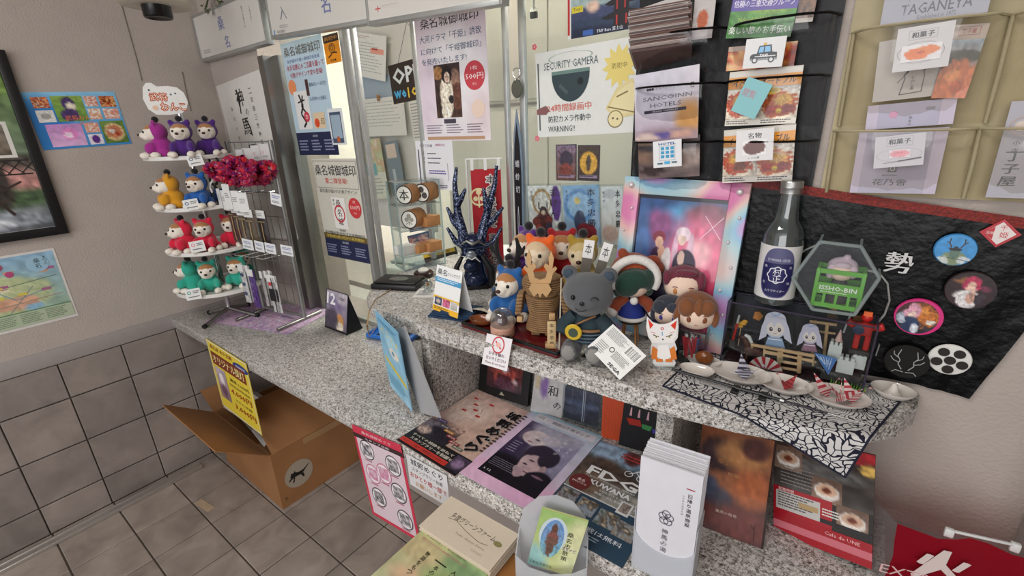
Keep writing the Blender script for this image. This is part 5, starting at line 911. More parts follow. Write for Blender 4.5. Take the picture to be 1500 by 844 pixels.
b = MB(); b.ball((0, .016, .102), (.050, .040, .044)).ball((.042, .012, .128), (.016, .012, .014)).ball((-.024, .012, .146), (.012, .008, .012)).ball((.05, .018, .11), (.02, .014, .02)); b.obj('hood', RB, t, fuse=.004)
MB().tube([(.047 * math.cos(a), -.014 - .006 * abs(math.cos(a)), .098 + .042 * math.sin(a)) for a in [math.radians(-30 + 240 * i / 20) for i in range(21)]], .0095, 10).obj('fur_trim', mat('white_fur'), t); MB().ball((.0, -.032, .052), .009).obj('fur_ball', mat('white_fur'), t)
# fox cut-out
p = at(967, 537); fn_ = (O3 - p); fn_.z = 0; fn_.normalize(); mx, W, H = quad_on([(948, 463), (995, 463), (995, 537), (948, 537)], p + fn_ * .0, fn_); t = T('fox_cutout', 'clear-edged standing cut-out of a white and orange fox with red ears', 'figurine', mw=mx)
oc = [(.05, 0), (.22, .12), (.42, .16), (.58, .16), (.76, .13), (1, .04), (1.0, .22), (.96, .42), (.86, .5), (.92, .64), (.84, .74), (.80, .84), (.86, .92), (.8, 1.0), (.2, 1.0), (.12, .92), (.16, .84), (.08, .74), (.1, .6), (.16, .5), (.05, .42), (0, .22)]
MB().prism([(x * W, -y * H) for x, y in oc], -.0025, 0).obj('acrylic_plate', mat('frosted_white_plate', 'dcdad8', .35), t, smooth=0)
k = Ink(W, H); k.poly([(.05 + (x - .05) * .94 + .01, .025 + y * .86) for x, y in oc[:9]] + [(.86, .52), (.14, .52)] + [(.05 + (x - .05) * .94 + .01, .025 + y * .86) for x, y in oc[20:]], 'ece8e4').poly([(.08, .05), (.24, .17), (.12, .25)], 'd8381c').poly([(.96, .09), (.76, .18), (.90, .27)], 'd8381c').ring(.5, .24, .05, .5, 'c82c3c').rect(.48, .3, .51, .38, '6ca8d0').line([(.2, .36), (.38, .40)], .03, '2a2420').line([(.6, .40), (.8, .36)], .03, '2a2420').circ(.3, .40, .045, 'e8d8a8').circ(.3, .40, .025, '2a2420').circ(.7, .40, .045, 'e8d8a8').circ(.7, .40, .025, '2a2420').circ(.5, .45, .025, '2a2420').line([(.12, .3), (.28, .33)], .015, 'd85c4c').line([(.72, .33), (.88, .3)], .015, 'd85c4c')
k.poly([(.16, .58), (.34, .66), (.3, .86), (.1, .84), (.12, .7)], 'd8782c').poly([(.84, .58), (.66, .66), (.7, .86), (.9, .84), (.88, .7)], 'd8782c').poly([(.34, .56), (.66, .56), (.72, .8), (.5, .88), (.28, .8)], 'f0ece8').rect(.24, .84, .46, .9, 'd8782c').rect(.54, .84, .76, .9, 'd8782c'); k.obj(t)
MB().box((W / 2, -H + .002, 0), (W * .8, .004, .028), bev=.001).obj('foot', CLEAR, t)
# ================================================================ RIGHT WALL AND THE RIGHT END OF THE COUNTER
# pastel frame with two costumed figures
fn = V((.02, -.99, .11)).normalized(); fp = V((-.29, .950, ZT))
mx, W, H = quad_on([(906, 263), (1095, 262), (1062, 527), (900, 476)], fp, fn); t = T('pastel_frame', 'rainbow pastel picture frame with pearl studs holding a pink and blue photo', 'picture frame', mw=mx)
fw = .036; iris = MATS.get('pastel_rainbow') or mat('pastel_rainbow', 'e0b8d0', .3, coat=.3); nt = iris.node_tree
tc = nt.nodes.new('ShaderNodeTexCoord'); wv = nt.nodes.new('ShaderNodeTexNoise'); wv.inputs['Scale'].default_value = 7; wv.inputs['Detail'].default_value = .5; rp = nt.nodes.new('ShaderNodeValToRGB'); e = rp.color_ramp.elements
while len(e) < 6: e.new(.5)
for q, (p_, c_) in zip(e, [(.3, 'c864a8'), (.40, 'c884c4'), (.47, '84b4d0'), (.54, 'a8c4c8'), (.62, 'd8b0a8'), (.70, 'd078a4')]): q.position = p_; q.color = (*lin(c_), 1)
nt.links.new(tc.outputs['Object'], wv.inputs['Vector']); nt.links.new(wv.outputs['Fac'], rp.inputs[0]); nt.links.new(rp.outputs[0], nt.nodes['Principled BSDF'].inputs['Base Color'])
for x0, x1, y0, y1 in ((0, fw, -H, 0), (W - fw, W, -H, 0), (fw, W - fw, -H, -H + fw), (fw, W - fw, -fw, 0)): MB().box(((x0 + x1) / 2, (y0 + y1) / 2, -.008), (x1 - x0, y1 - y0, .016), bev=.002).obj('frame_bar', iris, t)
MB().box((W / 2, -H / 2, -.014), (W - .01, H - .01, .003)).obj('backing', mat('ink_black'), t, smooth=0)
PEARL = mat('pearl', 'dccfd0', .15, .2, coat=.6)
for x in (fw / 2, W - fw / 2):
    for i in range(7): MB().ball((x + (.007 if i % 2 else -.006) * (i > 0), -fw / 2 - i * (H - fw) / 6.4, .001), .0068 if i == 0 else .0035, n=12, m=8).obj('pearl', PEARL, t)
k = Ink(W, H, -.0115); k.rect(.12, .10, .88, .92, '1c2030')
k.photo(.15, .125, .86, .9, picture('3c6090', '7c3c6c', [(.2, .12, .3, .18, '2c4c80', .5), (.55, .15, .3, .12, '5c9cc8', .6), (.8, .1, .25, .1, '7c5060', .5), (.75, .42, .4, .3, 'e07090', .6), (.25, .2, .2, .12, '8a5080', .6), (.05, .45, .12, .4, '4c6ca0', .5), (.9, .8, .3, .25, 'c84868', .5), (.3, .85, .35, .2, '48305c', .4), (.75, .4, .14, .12, 'f4b4bc', .6),
    (.30, .52, .085, .16, '4a3048', .1, .3), (.285, .30, .075, .052, '8a3444', .2, .8), (.29, .335, .047, .045, 'dcb098', .08, .2), (.33, .43, .05, .07, 'd8a890', .1, .3), (.40, .50, .055, .13, 'e4dcdc', .1, .3), (.25, .50, .05, .12, '3c2c44', .1, .3), (.36, .455, .022, .018, 'f0ece8', .1), (.37, .52, .02, .018, 'f0ece8', .1), (.33, .74, .12, .16, '2c2438', .15, .4),
    (.56, .255, .085, .06, 'ecd4de', .15, .6), (.485, .38, .032, .13, 'dcb4c8', .2, .6), (.66, .40, .04, .16, 'e0bccc', .2, .6), (.555, .29, .046, .050, 'ecd0c0', .08, .2), (.555, .235, .07, .03, 'f0dce4', .2, .4), (.61, .50, .135, .13, '352a3e', .1, .4), (.57, .44, .04, .06, 'e0c0b0', .1, .3), (.60, .54, .13, .024, 'dcb8a4', .08, .3), (.73, .56, .07, .035, '2c2430', .1, .3), (.60, .72, .14, .13, '5868a8', .2, .5), (.80, .74, .05, .2, 'a83c5c', .3)], .12, 9, 3), n=90)
k.line([(.2, .35), (.24, .9)], .006, '5c6c90').line([(.7, .2), (.84, .33)], .004, 'f4d8e4').line([(.84, .2), (.68, .34)], .004, 'f4d8e4'); k.obj(t, m=GLOSSY)
# ---------------------------------------------------------------- black banner cloth with badges
yb = YW - .004
c0 = ony(1060, 268, yb); hem = [ony(x, y, yb) for x, y in [(1090, 262), (1188, 276), (1290, 292), (1390, 306), (1500, 322), (1620, 340)]]
low = [ony(x, y, yb) for x, y in [(1040, 520), (1150, 535), (1255, 545), (1340, 562), (1380, 572), (1419, 583)]]
t = T('banner_cloth', 'black fabric banner with a red woven hem pinned on the right wall', 'cloth', (0, 0, 0))
b = MB(); rows = []
for i in range(15):
    a = i / 14; r = []
    for j in range(31):
        q = j / 30 * 5; n_ = min(int(q), 4); f = q - n_; top = hem[n_].lerp(hem[n_ + 1], f); bot = low[n_].lerp(low[n_ + 1], f); p = top.lerp(bot, a)
        p.y = yb - .003 - .0022 * math.sin(j * 1.1 + i * .9) * math.sin(i * .7 + j * .35); r.append(p)
    rows.append(r)
BLKC = mat('black_satin_cloth', '060608', .3, var=.3, scale=18, bump=.7, bscale=70, ior=1.3); o = b.sheet(rows).obj('cloth', BLKC, t, smooth=180)
b = MB(); b.sheet([[p + V((0, -.008, .004 - .008 * i)) for p in [hem[min(int(q), 4)].lerp(hem[min(int(q), 4) + 1], q - min(int(q), 4)) for q in [x / 6 * 5 / 5 * 1 for x in range(0, 31)]]] for i in range(3)])
RW = mat('red_woven_hem', '7c2018', .6, var=.5, scale=220, bump=.6, bscale=300); b.obj('red_hem', RW, t, smooth=0)
def wallmx(px, py, d=.012): p = ony(px, py, yb - d); return M(((1, 0, 0, p.x), (0, 0, -1, p.y), (0, 1, 0, p.z), (0, 0, 0, 1)))
k = Ink(1, 1, 0); 
def white_curve(pts, w): return [ony(x, y, yb - .009) for x, y in pts]
WH = mat('white_print', 'c8c8c6', .7)
for pts, r in [([(1262, 394), (1288, 400), (1300, 415), (1303, 440), (1296, 460), (1284, 474)], .0065), ([(1166, 376), (1180, 366), (1198, 358), (1210, 355)], .006), ([(1288, 505), (1283, 520)], .005)]: MB().tube([ony(x, y, yb - .009) for x, y in pts], r, 8, flat=.25).obj('printed_stroke', WH, t)
k = Ink(.06, .06); k.text('勢', .5, .5, .60, 'd0d0ce', bold=.08); mk = wallmx(1317, 385); o = k.obj(t, 'white_character'); o.matrix_basis = mk @ M.Translation((-.03, .03, 0))
t.location = (0, 0, 0)
def badge(label, px, py, rx, draw, base='dddddd', m=None, d=.012):
    mk = wallmx(px, py, d); r = (ony(px + rx, py, yb - d) - ony(px - rx, py, yb - d)).length / 2
    t = T('pin_badge', label, 'badge', mw=mk); MB().lathe([(0, -.004), (r * .9, -.004), (r, -.001), (r * .96, .0012), (r * .6, .003), (0, .0035)], 36).obj('badge_body', m or PAPER(base), t)
    k = Ink(2 * r, 2 * r, .0042); draw(k); o = k.obj(t, m=GLOSSY); o.location = (-r, r, 0); return t
badge('blue round badge with an antlered helmet warrior on the black banner', 1399, 366, 33, lambda k: k.photo(.03, .03, .97, .97, picture('3c94d4', '3c8cc8', [(.5, .78, .34, .24, '7c8c6c'), (.5, .62, .16, .16, '5c7468'), (.5, .45, .17, .07, '2a2420'), (.8, .85, .2, .12, 'c8d0d0'), (.2, .9, .2, .12, 'c8d0c8')], .08), n=26, shape='disc').line([(.4, .42), (.33, .28), (.34, .14)], .03, '3c3428').line([(.6, .42), (.67, .28), (.66, .14)], .03, '3c3428').line([(.35, .3), (.26, .24)], .025, '3c3428').line([(.65, .3), (.74, .24)], .025, '3c3428').line([(.2, .72), (.85, .8)], .015, '3c3c3c'), '3c8cc8')
badge('dark round badge with a red-haired figure on the black banner', 1421, 425, 40, lambda k: k.photo(.02, .02, .98, .98, picture('2c1c1c', '30181e', [(.25, .2, .2, .1, '8a5a34', .5), (.5, .3, .24, .2, 'b83458', .2), (.5, .42, .12, .16, 'e0b8a4'), (.45, .75, .3, .25, 'd8d4d4', .2), (.55, .7, .12, .16, 'c89c8c'), (.75, .75, .12, .2, '3a2c34'), (.8, .4, .1, .1, '6c3048', .4)], .25, 12), n=26, shape='disc'), '2c1c1c')
badge('pink-rimmed round badge with a pale-haired figure and orange flowers on the black banner', 1345, 464, 37, lambda k: k.circ(.5, .5, .49, 'd82c7c').photo(.04, .06, .9, .96, picture('4a2420', '34343c', [(.75, .4, .3, .4, 'c07030', .5, 4), (.85, .6, .1, .08, 'e8e0d0'), (.7, .25, .12, .08, 'd89040'), (.35, .3, .22, .26, 'd89cb0', .2), (.36, .4, .1, .13, 'ecc8b8'), (.35, .8, .28, .3, '2c3c5c', .2), (.5, .85, .1, .15, 'd0d4dc'), (.12, .6, .1, .2, 'b0b8c4')], .25, 12), n=26, shape='disc'), 'd82c7c')
badge('white round badge with five dark circles around a sixth on the black banner', 1391, 527, 33, lambda k: [k.circ(.5 + .3 * math.cos(a), .5 + .3 * math.sin(a), .135, '2c2826') for a in [-PI / 2 + .6 + i * 2 * PI / 5 for i in range(5)]] + [k.circ(.5, .5, .135, '2c2826')], 'dedcd6')
mk = wallmx(1465, 342); t = T('pin_badge', 'red-bordered diamond badge with red handwriting on the black banner', 'badge', mw=mk); r = .022
MB().prism([(r * 1.05, 0), (0, r), (-r * 1.05, 0), (0, -r)], -.003, 0).obj('badge_body', mat('badge_red', 'b82430', .3), t, smooth=0)
k = Ink(2 * r, 2 * r, .0003); k.poly([(.9, .5), (.5, .1), (.1, .5), (.5, .9)], 'e8dcd8').poly([(.34, .27), (.1, .5), (.34, .73)], 'c0303c').text('姫', .6, .55, .22, 'c83c4c').text('千', .56, .3, .18, 'c83c4c').text('忠勝', .25, .5, .1, 'f0d8d4'); o = k.obj(t); o.location = (-r, r, 0)
ac = wallmx(1328, 530, .02); t = T('acrylic_disc', 'clear dark acrylic disc engraved with an antlered helmet leaning on the banner', 'ornament', mw=ac); r = .031
MB().lathe([(0, -.003), (r, -.003), (r, .001), (0, .001)], 36).obj('disc', clear_mat('smoky_acrylic', '8a8a8a', 1.5, .08, .18, '6a6a68'), t)
for s in (-1, 1): MB().tube([(s * x * r, y * r, .0018) for x, y in [(.15, -.5), (.35, -.2), (.3, .05), (.45, .3), (.35, .7)]], .0007, 5).tube([(s * x * r, y * r, .0018) for x, y in [(.42, .2), (.62, .35), (.65, .55)]], .0006, 5).tube([(s * x * r, y * r, .0018) for x, y in [(.33, -.1), (.6, 0), (.75, .2)]], .0006, 5).tube([(s * x * r, y * r, .0018) for x, y in [(.05, -.65), (.4, -.6), (.55, -.75)]], .0006, 5).obj('engraving', PAPER('b4b4b0'), t)
# ---------------------------------------------------------------- dark pocket organizer with brochures
ORG = mat('black_vinyl_cloth', '0a0a0c', .35, var=.25, scale=14, bump=.6, bscale=40, ior=1.35); SMOKE = clear_mat('smoky_vinyl', 'f0f0f2', 1.5, .08)
yo = YW - .006
def wall_quad(c4, d): return quad_on(c4, (0, yo - d, 0), NF)
t = T('dark_organizer', 'black wall organizer with clear pockets full of brochures beside the window', 'wall organizer', (0, 0, 0))
P0 = [ony(x, y, yo) for x, y in [(936, -80), (1248, -80), (1196, 288), (930, 262)]]
b = MB(); xs0, xs1 = ony(930, 150, yo).x, ony(1212, 150, yo).x; zt0, zb0 = ony(1060, -70, yo).z, ony(1120, 284, yo).z
b.box(((xs0 + xs1) / 2, yo, (zt0 + zb0) / 2), (xs1 - xs0, .004, zt0 - zb0)).obj('backing', ORG, t, smooth=0)
xm = ony(1062, 150, yo).x
def pocket(x0, x1, z0, z1, bulge, name='pocket', m=None, par=None):
    b = MB(); rows = []
    for i in range(8):
        a = i / 7; r = []
        for j in range(13):
            c_ = j / 12; d = bulge * math.sin(PI * c_) ** .3 * (.35 + .65 * min(1, a * 1.6)) + .0015 * math.sin(j * 2.1 + i * 1.3) ; r.append(V((x0 + (x1 - x0) * c_, yo - .004 - d, z0 + (z1 - z0) * a)))
        rows.append(r)
    o = b.sheet(rows).obj(name, m or SMOKE, par or t, smooth=180)
    MB().tube([p + V((0, -.001, 0)) for p in rows[-1]], .0035, 6, flat=.6).obj('pocket_edge', ORG if m is None else m_edge, par or t); return o
zz = [ony(1120, y, yo).z for y in (283, 186, 100, 20)]
for z0, z1 in zip(zz, zz[1:]):
    for x0, x1 in ((xs0 + .004, xm), (xm, xs1 - .004)): pocket(x0, x1, z0, z0 + (z1 - z0) * .80, .052)
BD = 'brochures in the dark wall organizer'
def br(name, label, cat, c4, d, base, draw, tilt=.0, th=.0015, m=None, corner=0):
    n_ = V((0, -1, tilt)).normalized(); t, k = poster(name, label, cat, quad_on(c4, (0, yo - d, 0), n_), base, th=th, m=m, corner=corner)
    draw(k); k.obj(t, m=GLOSSY); return t
def d_sanco(k):
    k.photo(0, 0, 1, 1, picture('dcd6dc', 'b4a4b4', [(.3, .2, .5, .4, 'd0ccd8', .8), (.85, .75, .2, .3, 'c8904c', .6), (.5, .95, .6, .14, '9c8490', .5), (.45, .92, .14, .05, '5c4c90', .4), (.2, .94, .2, .05, 'd8c0b4', .4), (.75, .93, .18, .06, 'c89c8c', .4)], .06), n=20)
    k.text('三交インホテルズ', .55, .235, .035, '3a3440', w=.42).text('SANCOINN', .52, .375, .058, '3c3848', w=.76).text('HOTELS', .5, .475, .058, '3c3848', w=.48).rect(.16, .54, .82, .585, '241f30').text('BRAND PAMPHLET', .5, .563, .02, 'c8c0c8', w=.4).circ(.22, .24, .02, '3a3440').circ(.26, .24, .02, '3a3440').circ(.3, .24, .02, '3a3440').frame(.88, .22, .93, .29, .008, '3a3440')
br('hotel_brochure', 'white hotel brochure in the left pocket of the dark organizer', 'brochure', [(921, 112), (1022, 96), (1026, 200), (940, 209)], .030, 'd8d4d8', d_sanco)
ORD = ['first', 'second', 'third', 'fourth', 'fifth', 'sixth', 'seventh', 'eighth', 'ninth', 'tenth', 'eleventh', 'twelfth', 'thirteenth', 'fourteenth', 'fifteenth', 'sixteenth']
for i in range(15):
    f = i / 14; dx = 6 * math.sin(i * 2.3); py = 20 + i * 4.3
    a = ony(922 + dx * .4 + f * 2, py, yo - .07); b_ = ony(1012 + dx * .5 - f * 2, py - 15, yo - .045); w = (b_ - a).length
    c_ = (a + b_) / 2; t2 = T('folded_brochure', 'folded glossy brochure, %s from the top of the bulging brochure stack' % ORD[i], 'brochure', c_, math.atan2(b_.y - a.y, b_.x - a.x), 'stack of folded brochures in the top left pocket', rot=(-.35 + .02 * math.sin(i), -.05, math.atan2(b_.y - a.y, b_.x - a.x)))
    MB().box((0, .035, 0), (w, .085, .0022), bev=.0008, seg=1).obj('sheet', PAPER(['b8b2b0', '8c7c78', 'c4bcba', 'a49490', '6c5450'][i % 5]), t2); MB().box((0, -.0078, .0012), (w, .001, .0022)).obj('printed_edge', PAPER(['6a4a40', '9a8880', '54403c'][i % 3]), t2, smooth=0)
br('brochure', 'grey brochure cover standing at the back of the thick brochure stack', 'brochure', [(920, 22), (1005, -12), (1012, 10), (924, 34)], .05, 'c0bab8', lambda k: k.rect(0, .8, 1, 1, '8a7a74'))
br('brochure', 'white flyer with an orange picture behind the brochure stack', 'flyer', [(1010, -10), (1046, -14), (1048, 53), (1022, 58)], .03, 'c4bcb8', lambda k: k.photo(.15, .35, .8, .85, picture('c4bcb8', 'c4bcb8', [(.5, .5, .4, .4, 'b85c34', .2)]), n=10))
def d_hotel(k):
    k.text('HOTEL', .5, .12, .10, '4c6c9c', w=.6, bold=.04)
    for r_ in range(3):
        for c_ in range(3): k.rect(.28 + c_ * .17, .24 + r_ * .15, .40 + c_ * .17, .35 + r_ * .15, '3c9cc8')
    k.rect(.40, .78, .6, .88, '4cb0d8').rect(.15, .82, .34, .88, '4c6c7c').rect(.66, .80, .84, .86, '4c6c7c').frame(.22, .19, .78, .74, .012, 'a8b8c4')
br('brochure', 'dim photo brochure of a room at the bottom left of the dark organizer', 'brochure', [(934, 207), (1026, 196), (1025, 258), (938, 262)], .026, '6c5c54', lambda k: k.photo(0, 0, 1, 1, picture('4a3c38', '84706c', [(.7, .5, .4, .3, 'b8a498', .5), (.25, .8, .2, .12, '3a2420'), (.1, .3, .3, .3, '8c6c58', .5), (.5, .2, .6, .1, '2c2424', .3)], .2), n=18))
br('pocket_sign', 'small white hotel pictogram card on the lower left pocket', 'card', [(957, 208), (998, 203), (1000, 243), (958, 246)], .062, 'e4e4e6', d_hotel)
def d_green(k):
    k.photo(0, 0, 1, 1, picture('6ca044', '3c7c30', [(.3, .2, .5, .2, '84b458', .6), (.8, .1, .2, .1, 'd8a8c0', .4), (.6, .62, .3, .06, '7ca040', .5)], .25, 20), n=24); k.rect(0, .42, 1, .62, '5c4c9c').text('信頼の三重交通グループ', .5, .52, .1, 'e8e4f0', w=.92, bold=.02).text('楽しい旅のお手伝い', .5, .89, .11, 'e8ece0', w=.94, bold=.02).text('NAGASHIMA', .4, .74, .06, 'a8b450', w=.5)
br('travel_brochure', 'green travel brochure with a purple band at the top right of the dark organizer', 'brochure', [(1075, -50), (1173, -55), (1170, 50), (1072, 58)], .026, '4c8c38', d_green)
br('flyer', 'brown flyer of wooden barrels beside the green travel brochure', 'flyer', [(1172, -30), (1198, -32), (1196, 30), (1170, 34)], .025, '6c5040', lambda k: k.photo(0, 0, 1, 1, speckle(['3a2820', '8a6448', '5c4030', 'a88868'], 5, 3), n=10).rect(0, .9, 1, 1, 'd8d0c4'))
def d_taxi(k):
    k.poly([(.16, .58), (.22, .52), (.32, .52), (.36, .26), (.66, .24), (.70, .48), (.82, .50), (.84, .70), (.16, .72)], '16161a').poly([(.38, .30), (.48, .29), (.48, .48), (.36, .49)], '7cb8e0').poly([(.51, .29), (.63, .28), (.66, .47), (.51, .48)], '7cb8e0').rect(.46, .17, .54, .25, 'd8a83c').rect(.18, .68, .84, .74, '8a8c94').rect(.28, .6, .8, .63, 'd8d8dc')
    for x in (.29, .70): k.circ(x, .74, .075, '2a2a2e').circ(x, .74, .045, 'd4d4d8')
    k.text('TAXI', .50, .59, .10, 'f0f0f0', w=.2, bold=.04)
br('flyer', 'orange-brown food flyer behind the taxi card', 'flyer', [(1066, 70), (1168, 60), (1164, 98), (1066, 104)], .018, 'a0623c', lambda k: k.photo(0, 0, 1, 1, speckle(FOOD, 4, 7), n=16).rect(0, 0, .3, .2, 'b8a08c'))
br('pocket_sign', 'white card with a black toy taxi picture and the word taxi', 'card', [(1092, 58), (1151, 53), (1148, 97), (1090, 101)], .055, 'e6e6e6', d_taxi)
def d_event(k):
    k.rect(0, .02, 1, .11, 'd4cfc4').rect(.0, .11, 1, .32, 'e0942c').text('イベントオードブル', .5, .215, .13, '2a1c14', w=.86, bold=.04).photo(.0, .34, .48, .88, picture('e0d8c8', 'e0d0b8', [(.45, .5, .5, .42, 'c8542c', .1, 4), (.35, .4, .2, .2, 'e8a83c', .3, 4), (.55, .65, .2, .15, '7c3c24', .3, 4), (.5, .3, .15, .1, '5c8c34', .3, 3)], .25, 14), n=36).photo(.5, .34, 1, .9, picture('e0d8c8', 'd8c8b0', [(.5, .55, .5, .42, 'c8602c', .1, 4), (.3, .7, .15, .15, 'b83020', .3, 4), (.6, .4, .25, .2, 'e8b45c', .3, 4), (.75, .7, .2, .15, '94443c', .3, 4), (.5, .75, .08, .08, 'e8c43c')], .25, 14), n=36).circ(.62, .40, .13, 'e8c43c', ry=.06).text('人気商品', .62, .40, .05, '6c3c14', w=.18).rect(.0, .90, 1, 1, 'dcd6c8').lines(.02, .91, .4, .99, 2, '3a3430', 2).lines(.52, .91, .96, .99, 2, '3a3430', 3).rect(.48, .32, .49, 1, 'dcd6c8')
br('catering_flyer', 'catering flyer with an orange title band in the middle right pocket', 'flyer', [(1068, 104), (1175, 98), (1168, 178), (1064, 187)], .030, 'd8d2c6', d_event)
br('paper_slip', 'pale blue slanted paper slip stuck over the catering flyer', 'card', [(1085, 115), (1112, 122), (1125, 178), (1082, 160)], .062, '8cc4c8', lambda k: k.text('閲覧', .35, .4, .22, 'b86c84', w=.5))
def d_mei(k): k.text('名物', .5, .2, .17, '2a2420', w=.36, bold=.04).photo(.18, .34, .82, .82, picture('e6e4e2', 'e6e4e2', [(.5, .5, .46, .45, '5a2418', .06)], .0, 40), n=20).text('しぐれ煮', .5, .9, .07, '4a4644', w=.3)
br('catering_flyer', 'catering flyer of platters in the bottom right pocket', 'flyer', [(1062, 189), (1167, 183), (1160, 262), (1058, 270)], .028, 'd8d2c6', lambda k: [d_event(k)])
br('pocket_sign', 'white card with a round heap of simmered clams on the bottom right pocket', 'card', [(1079, 191), (1135, 187), (1132, 233), (1078, 238)], .056, 'e4e2e2', d_mei)
# ---------------------------------------------------------------- cream pocket organizer
CRE = mat('cream_cloth', 'b4a888', .8, var=.08, scale=16, bump=.4, bscale=40); m_edge = CRE; CV = clear_mat('cream_vinyl', 'f8f6f2', 1.8, .1)
t = T('cream_organizer', 'cream wall organizer with clear pockets of sweet-shop leaflets on the right wall', 'wall organizer', (0, 0, 0))
xa, xb = ony(1226, 150, yo).x, ony(1226, 150, yo).x + .40; za, zb_ = ony(1300, -60, yo).z, ony(1330, 288, yo).z
MB().box(((xa + xb) / 2, yo, (za + zb_) / 2), (xb - xa, .004, za - zb_)).obj('backing', CRE, t, smooth=0)
zr_ = [ony(1330, 286, yo).z, ony(1330, 190, yo).z, ony(1330, 40, yo).z]; xmid = ony(1420, 230, yo).x
for z0, z1 in ((zr_[0], zr_[1]), (zr_[1] + .008, zr_[2])):
    for x0, x1 in ((xa + .004, xmid), (xmid, xb - .004)):
        pocket(x0, x1, z0, z1, .045, m=CV, par=t)
        MB().tube([V((x0 + .006, yo - .004, z0)), V((x0 + .004, yo - .012, (z0 + z1) / 2)), V((x0 + .002, yo - .006, z1))], .006, 8, flat=.5).obj('side_gusset', CRE, t)
def d_tag(k): k.text('TAGANEYA', .52, .74, .20, '4c4c58', w=.66).text('Established in 1872', .54, .91, .08, '7c7c84', w=.36).line([(.22, .9), (.26, .5), (.2, .35), (.34, .3)], .008, '9a9ca4')
br('shop_leaflet', 'pale grey shop leaflet with thin capital lettering at the top of the cream organizer', 'leaflet', [(1298, -40), (1460, -60), (1452, 12), (1293, 44)], .035, 'b4b4be', d_tag)
def d_gown(k): k.line([(.35, .72), (.5, .56), (.47, .46), (.55, .40)], .012, '3a3432').line([(.35, .72), (.52, .9), (.75, .72)], .0, '3a3432').line([(.40, .92), (.46, .66), (.44, .60), (.50, .54)], .014, '3a3432').line([(.40, .92), (.72, .90)], .014, '3a3432').line([(.72, .90), (.74, .64), (.72, .58), (.76, .50)], .014, '3a3432').vtext('むかし菓', .58, .66, .05, '4a4442')
br('sweet_leaflet', 'white leaflet with a line drawing of a bottle-shaped robe in the upper cream pocket', 'leaflet', [(1290, 60), (1392, 46), (1376, 138), (1276, 152)], .022, 'ccc8c6', d_gown)
br('sweet_leaflet', 'photo leaflet of orange rice crackers at the right of the upper cream pocket', 'leaflet', [(1392, 40), (1445, 32), (1418, 146), (1368, 142)], .026, 'c8bcb4', lambda k: k.photo(0, .2, 1, 1, picture('8a9aa8', '8a4428', [(.5, .28, .6, .12, '2c3024', .1), (.5, .75, .6, .42, 'c0683c', .15, 2), (.4, .6, .2, .1, 'd88850', .3, 3), (.65, .8, .2, .1, 'b85430', .3, 3)], .2), n=16).frame(.2, .03, .8, .14, .012, 'a84850').text('丁子屋', .5, .09, .06, 'a84850', w=.4))
def d_wag(k): k.frame(.22, .1, .72, .3, .006, 'a8a4a4').text('和菓子', .47, .2, .13, '1c1a1a', w=.4, bold=.03).ring(.47, .6, .42, .02, '8a8688', ry=.24).photo(.12, .42, .84, .80, picture('d8d4d4', 'd8d4d4', [(.42, .55, .34, .34, 'd8743c', .08, 2), (.68, .38, .26, .26, 'd87c44', .08, 2), (.5, .5, .1, .1, 'b85430', .3)], .04), n=32)
br('pocket_sign', 'white card with orange crackers drawn on it, upper of the two sweet cards', 'card', [(1317, 44), (1402, 28), (1387, 98), (1305, 106)], .054, 'd6d3d3', d_wag)
def d_lav(k): k.rect(0, 0, .14, 1, 'b4a8bc').rect(.84, 0, 1, 1, 'b4a8bc').circ(.32, .45, .05, 'c07c9c').rect(.68, .25, .78, .36, '7c7484').vtext('御菓子', .52, .62, .1, '5a5664', step=.14)
br('sweet_leaflet', 'lavender-edged leaflet with a pink blossom between the two cream pockets', 'leaflet', [(1272, 156), (1406, 142), (1392, 182), (1267, 190)], .022, 'b8b4c8', d_lav)
def d_low(k): k.rect(0, 0, .1, 1, 'b0a4b8').rect(.86, 0, 1, 1, 'b0a4b8').rect(.42, .55, .52, .66, '3a3638').ring(.47, .605, .03, .3, 'c8c4cc').lines(.36, .70, .58, .74, 1, '6a6870').text('花乃舎', .46, .82, .1, '3a3638', w=.4)
br('sweet_leaflet', 'pale lilac leaflet with a dark square mark in the lower cream pocket', 'leaflet', [(1258, 192), (1392, 186), (1368, 284), (1246, 282)], .022, 'b4b0c0', d_low)
def d_wag2(k): k.frame(.24, .06, .76, .34, .006, 'a8a4a4').text('和菓子', .5, .2, .17, '1c1a1a', w=.44, bold=.03).ring(.5, .62, .46, .02, 'b0a4ac', ry=.2).photo(.3, .46, .74, .72, picture('ccc8cc', 'ccc8cc', [(.5, .5, .45, .42, 'd88c94', .2), (.5, .4, .15, .15, 'c8707c', .4)]), n=12).line([(.2, .86), (.55, .82)], .012, '6a6268').line([(.5, .825), (.95, .76)], .03, '2a2022')
br('pocket_sign', 'white card with a pink blossom sweet and a pick, lower of the two sweet cards', 'card', [(1288, 202), (1362, 192), (1347, 242), (1274, 246)], .052, 'd0cdd2', d_wag2)
def d_cho(k): k.ring(.28, .25, .2, .1, 'a8846c').circ(.28, .25, .12, 'c8b4a4').vtext('小店', .28, .42, .05, '3a3638', step=.08).vtext('丁子屋', .30, .56, .1, '222022', step=.13, bold=.03, w=.3)
br('sweet_leaflet', 'white leaflet with large brushed characters at the right edge of the cream organizer', 'leaflet', [(1476, 150), (1560, 144), (1540, 292), (1448, 288)], .022, 'b4b2ba', d_cho)
